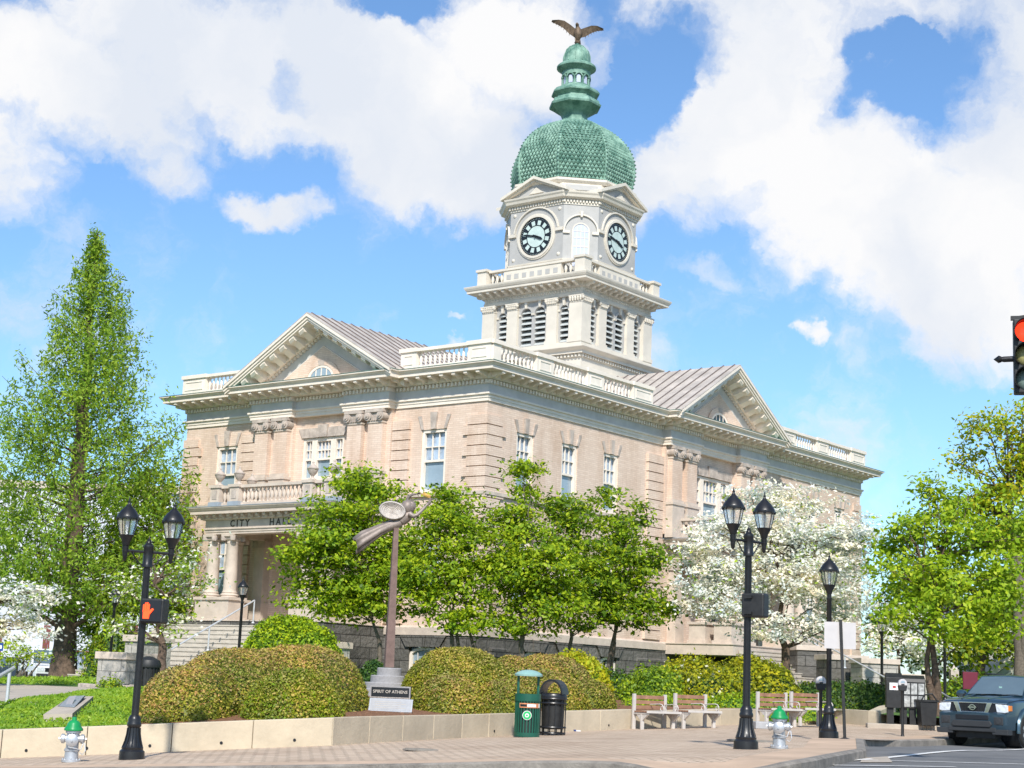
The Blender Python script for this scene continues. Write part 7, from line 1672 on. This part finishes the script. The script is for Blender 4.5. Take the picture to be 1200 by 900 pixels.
# right side
broad_tree('street_tree', 'lime green tree with forked dark trunk behind the newspaper boxes', 'tree', at(1098, 851, 50.5),
           [(1110, 590, 52, 44, 26), (1075, 625, 51.5, 40, 30), (1135, 635, 51, 58, 32), (1065, 675, 51, 44, 34), (1120, 690, 50, 58, 34), (1170, 680, 50.5, 42, 40), (1060, 715, 50.5, 34, 22), (1110, 735, 49.5, 46, 16), (1165, 735, 50, 40, 20), (1090, 570, 52, 16, 12), (1040, 640, 52, 14, 16), (1195, 620, 51, 30, 40)], ['limeA', 'limeB', 'hgA', 'magA'], [4, 3, 2, 1.4], leaf=.17, clump=.55, dens=1.35, perclump=52, trunk_r=.165, fork=1.7, stems=2, nbr=56, bark='bark')
broad_tree('tall_tree', 'tall yellow green tree with bare spreading limbs rising at the right edge', 'tree', ztree(1200, 84),
           [(1165, 500, 84, 34, 20), (1195, 520, 84, 30, 34), (1135, 540, 85, 20, 22), (1190, 570, 84, 34, 30), (1150, 585, 85, 30, 18), (1215, 480, 84, 30, 22), (1170, 620, 86, 50, 34)], ['yelA', 'limeA', 'yelB', 'hgA'], [5, 4, 2, 1], leaf=.25, clump=.8, dens=1.6, perclump=40, trunk_r=.4, fork=5, stems=2, nbr=50, bark='bark_grey')
for i, (px, d, lab, lobes, mm, pp) in enumerate((
        (1150, 90, 'yellow green understory tree behind the pickup truck', [(1150, 710, 90, 42, 34), (1130, 755, 89, 36, 26), (1175, 755, 90, 36, 26)], ['yelA', 'yelC', 'limeA', 'drkB'], [3, 4, 2, 2]),
        (1085, 98, 'dark green tree behind the forked trunk', [(1085, 690, 98, 46, 44), (1100, 760, 97, 44, 34), (1050, 730, 98, 34, 40)], ['drkB', 'drkA', 'yelC', 'hgA'], [4, 3, 2, 1]),
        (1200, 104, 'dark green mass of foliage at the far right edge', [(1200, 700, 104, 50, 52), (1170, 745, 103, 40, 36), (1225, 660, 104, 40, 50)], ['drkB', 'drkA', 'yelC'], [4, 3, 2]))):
    broad_tree('background_tree', lab, 'tree', ztree(px, d), lobes, mm, pp, leaf=.28, clump=.95, dens=1.8, perclump=46, trunk_r=.28, fork=3, nbr=20)
mound('hedge', 'olive hedge behind the forked tree and the short handrail', 'hedge', [(1135, 797, 832, 68, 40, 1.2), (1090, 797, 830, 70, 22, 1)], ['yelC', 'hgA', 'drkB'], [3, 2, 2], leaf=.13, n=6000, rough=.06, jitter=.1, core='drkA')

# tall feathery conifer
def conifer():
    b = at(73, 797, 70); t = thing('conifer_tree', b, 'very tall feathery light green conifer left of the building with thick brown trunk', 'tree'); top = at(115, 256, 70) - b
    H = top.z; mb = MB(); ax = lambda f: Vector((top.x * f + .0, 0, H * f))
    tr = [(ax(f) + Vector((rng.normal() * .05, 0, 0))) for f in np.linspace(0, .97, 14)]
    rad = [.48 * (1 - f) ** .8 + .02 for f in np.linspace(0, 1, 14)]; rad[0] = .62
    mb.tube([tr[0] - Vector((0, 0, .3))] + tr, [.95] + rad, 12, 'bark'); C = []; Nn = []
    n = 170
    for i in range(n):
        f = .16 + .83 * (i / n) ** .92; az = i * 2.399 + rng.normal() * .3
        r = 5.2 * min(1, (1 - f) * 1.8) ** .92 * (.6 + .45 * rng.random())
        r = max(r, .22); rise = r * (.5 + .2 * rng.random()); p0 = ax(max(.13, f * .985 - rise * .8 / H))
        d = Vector((math.cos(az), math.sin(az), 0)); p1 = p0 + d * r + Vector((0, 0, rise * (.9 if f < .8 else 1.1)))
        if p1.z > H * .995: p1.z = H * .995
        pm = p0.lerp(p1, .5) - Vector((0, 0, .1 * r))
        mb.tube([p0, pm, p1], [max(.015, .085 * (1 - f)), .03 * (1.2 - f), .008], 5, 'bark')
        k = int(4 + r * 7.5)
        for j in range(k):
            u = (j + rng.random()) / k; u = (.12 if r < 1.5 else .34) + (.9 if r < 1.5 else .68) * u; q = p0.lerp(pm, u * 2) if u < .5 else pm.lerp(p1, u * 2 - 1)
            w = r * .27 * (1.15 - .6 * abs(u - .55)); side_ = rng.normal() * w; q = q + Vector((-d.y, d.x, 0)) * side_ + Vector((0, 0, -abs(rng.normal()) * .28 - .05))
            m_ = 13; c = rng.normal(size=(m_, 3)) * np.array([.11, .11, .2]) + np.array(q); C.append(c); Nn.append(np.repeat([[d.x * .7, d.y * .7, .35]], m_, 0))
    for (az, L, f) in ((200, 2.2, .10), (-20, 1.8, .10), (160, 3.2, .15), (20, 3.0, .16)):    # lower bare limbs
        d = Vector((math.cos(R(az)), math.sin(R(az)), 0)); p0 = ax(f); mb.tube([p0, p0 + d * L * .5 + Vector((0, 0, .3 * L)), p0 + d * L + Vector((0, 0, .75 * L))], [.12, .09, .05], 7, 'bark')
    mb.build('trunk', t, 60); leaf_object('crown', t, np.concatenate(C), .2, ['redwA', 'redwB', 'magC'], [4, 3.4, .8], np.concatenate(Nn), .8, .34)
conifer()

# ================================================================== SKY, SUN
w = bpy.data.worlds.new('World'); scene.world = w; w.use_nodes = True; nt = w.node_tree; N = nt.nodes.new; L = nt.links.new
bgn = nt.nodes['Background']; bgn.inputs['Strength'].default_value = .12
SUN_AZ, SUN_EL = R(0), R(41)      # azimuth measured from straight behind the camera, negative = left
sky = N('ShaderNodeTexSky'); sky.sky_type = 'NISHITA'; sky.sun_disc = False; sky.sun_elevation = SUN_EL; sky.sun_rotation = R(180) - SUN_AZ; sky.altitude = 200; sky.air_density = 1.0; sky.dust_density = .6; sky.ozone_density = 2.2
tc = N('ShaderNodeTexCoord')
def vm(op, a, b=None):
    n = N('ShaderNodeVectorMath'); n.operation = op
    if hasattr(a, 'links'): L(a, n.inputs[0])
    else: n.inputs[0].default_value = a
    if b is not None:
        if hasattr(b, 'links'): L(b, n.inputs[1])
        else: n.inputs[1].default_value = b
    return n
def mt(op, a, b=None, c=None, clamp=False):
    n = N('ShaderNodeMath'); n.operation = op; n.use_clamp = clamp
    for i, v in enumerate((a, b, c)):
        if v is None: continue
        if hasattr(v, 'links'): L(v, n.inputs[i])
        else: n.inputs[i].default_value = v
    return n.outputs[0]
nd = vm('NORMALIZE', tc.outputs['Generated']).outputs[0]
# warp the lookup direction a little so the cloud edges are ragged
nz = N('ShaderNodeTexNoise'); nz.inputs['Scale'].default_value = 9; nz.inputs['Detail'].default_value = 7; nz.inputs['Roughness'].default_value = .6; L(nd, nz.inputs['Vector'])
off_ = vm('MULTIPLY', vm('SUBTRACT', nz.outputs['Color'], (.5, .5, .5)).outputs[0], (.075, .075, .075)).outputs[0]
nzf = N('ShaderNodeTexNoise'); nzf.inputs['Scale'].default_value = 34; nzf.inputs['Detail'].default_value = 6; nzf.inputs['Roughness'].default_value = .6; L(nd, nzf.inputs['Vector'])
of2 = vm('MULTIPLY', vm('SUBTRACT', nzf.outputs['Color'], (.5, .5, .5)).outputs[0], (.04, .04, .04)).outputs[0]
wd = vm('NORMALIZE', vm('ADD', vm('ADD', nd, off_).outputs[0], of2).outputs[0]).outputs[0]
def dirof(px, py):
    v = (_F * FPX + _R2 * (px - 600) - _U2 * (py - 450)).normalized(); return v
# cloud banks: ellipses on the sky dome (centre direction, half sizes in 1/1915 rad, tilt, weight)
CL = [(60, 85, 170, 62, 8, 1.15), (250, 55, 220, 75, 12, 1.1), (430, 110, 170, 85, 25, 1.15), (560, 190, 130, 60, 15, 1.1), (600, 60, 120, 75, 0, 1.0), (150, 165, 110, 36, 20, .65), (20, 190, 60, 25, 0, .5), (312, 246, 64, 24, -3, .95), (760, 210, 90, 70, 10, 1.0),
      (900, 140, 170, 100, 20, .95), (1010, 230, 190, 90, 28, 1.05), (1130, 330, 150, 75, 35, 1.1), (1160, 400, 80, 45, 10, .9), (930, 20, 220, 45, 0, .75), (1180, 220, 120, 140, 0, .85), (870, 50, 100, 60, 0, .8), (1250, 60, 140, 140, 0, .8),
      (523, 356, 16, 7, 0, .6), (528, 393, 17, 9, 0, .65), (944, 391, 17, 14, 10, .7), (-150, 150, 200, 90, 0, 1), (1450, 300, 220, 200, 0, 1), (600, -180, 600, 120, 0, 1.0), (352, 282, 30, 8, 0, .4), (820, 318, 40, 14, 0, .45)]
HO = [(740, 125, 60, 40, -40, .95), (1088, 100, 80, 56, -25, .36), (1045, 120, 40, 22, 20, .4), (455, 12, 45, 20, 0, .6), (790, 60, 60, 40, 0, .6), (335, 100, 40, 18, 0, .4), (1045, 55, 36, 16, 0, .5), (690, 60, 34, 60, 0, .35)]
def blob(px, py, rx, ry, tilt, wgt):
    c = dirof(px, py); up_ = Vector((0, 0, 1)); ri = c.cross(up_).normalized(); u = ri.cross(c).normalized(); a = R(-tilt)
    e1 = ri * math.cos(a) + u * math.sin(a); e2 = -ri * math.sin(a) + u * math.cos(a)
    k = FPX
    d1 = vm('DOT_PRODUCT', wd, tuple(e1 * (k / rx))).outputs['Value']; d2 = vm('DOT_PRODUCT', wd, tuple(e2 * (k / ry))).outputs['Value']
    s = mt('ADD', mt('MULTIPLY', d1, d1), mt('MULTIPLY', d2, d2)); front_ = mt('GREATER_THAN', vm('DOT_PRODUCT', wd, tuple(c)).outputs['Value'], 0)
    g = mt('MULTIPLY', mt('SUBTRACT', 1.0, mt('MULTIPLY', s, .5), clamp=True), wgt); return mt('MULTIPLY', g, front_)
acc = None
for c in CL:
    b = blob(*c); acc = b if acc is None else mt('SMOOTH_MAX', acc, b, .25)
for c in HO: acc = mt('SUBTRACT', acc, blob(*c))
n2 = N('ShaderNodeTexNoise'); n2.inputs['Scale'].default_value = 13; n2.inputs['Detail'].default_value = 9; n2.inputs['Roughness'].default_value = .62; L(wd, n2.inputs['Vector'])
n3 = N('ShaderNodeTexNoise'); n3.inputs['Scale'].default_value = 5; n3.inputs['Detail'].default_value = 6; n3.inputs['Roughness'].default_value = .55; L(nd, n3.inputs['Vector'])
dens = mt('ADD', acc, mt('ADD', mt('MULTIPLY', mt('SUBTRACT', n2.outputs['Fac'], .5), 1.7), mt('MULTIPLY', mt('SUBTRACT', n3.outputs['Fac'], .5), .8)))
mr = N('ShaderNodeMapRange'); mr.interpolation_type = 'SMOOTHSTEP'; mr.inputs['From Min'].default_value = .16; mr.inputs['From Max'].default_value = .8; L(dens, mr.inputs['Value'])
# slightly grey underside / thicker parts
n4 = N('ShaderNodeTexNoise'); n4.inputs['Scale'].default_value = 7; n4.inputs['Detail'].default_value = 7; L(wd, n4.inputs['Vector'])
cr = N('ShaderNodeValToRGB'); cr.color_ramp.elements[0].position = .40; cr.color_ramp.elements[0].color = (.80, .85, .93, 1); cr.color_ramp.elements[1].position = .58; cr.color_ramp.elements[1].color = (1, 1, 1, 1); L(n4.outputs['Fac'], cr.inputs['Fac'])
ccol = vm('MULTIPLY', cr.outputs['Color'], (5.6, 5.6, 5.65)).outputs[0]
skyc = vm('MULTIPLY', sky.outputs['Color'], (.74, .93, 1.08)).outputs[0]
mx = N('ShaderNodeMix'); mx.data_type = 'RGBA'; L(mr.outputs[0], mx.inputs[0]); L(skyc, mx.inputs[6]); L(ccol, mx.inputs[7])
L(mx.outputs[2], bgn.inputs['Color'])
sl = bpy.data.lights.new('sun', 'SUN'); sl.energy = 3.8; sl.angle = R(2); sl.color = (1, .955, .88); so_ = bpy.data.objects.new('sun', sl); col.objects.link(so_)
sd = Vector((math.sin(SUN_AZ) * math.cos(SUN_EL), -math.cos(SUN_AZ) * math.cos(SUN_EL), math.sin(SUN_EL)))
so_.rotation_euler = sd.to_track_quat('Z', 'Y').to_euler(); so_.location = (0, 0, 60)
vs_ = scene.view_settings; scene.display_settings.display_device = 'sRGB'; vs_.view_transform = 'Standard'; vs_.look = 'None'; vs_.gamma = 1; vs_.use_curve_mapping = False; vs_.exposure = .54
scene.cycles.max_bounces = 7; scene.cycles.transparent_max_bounces = 12; scene.cycles.use_denoising = True
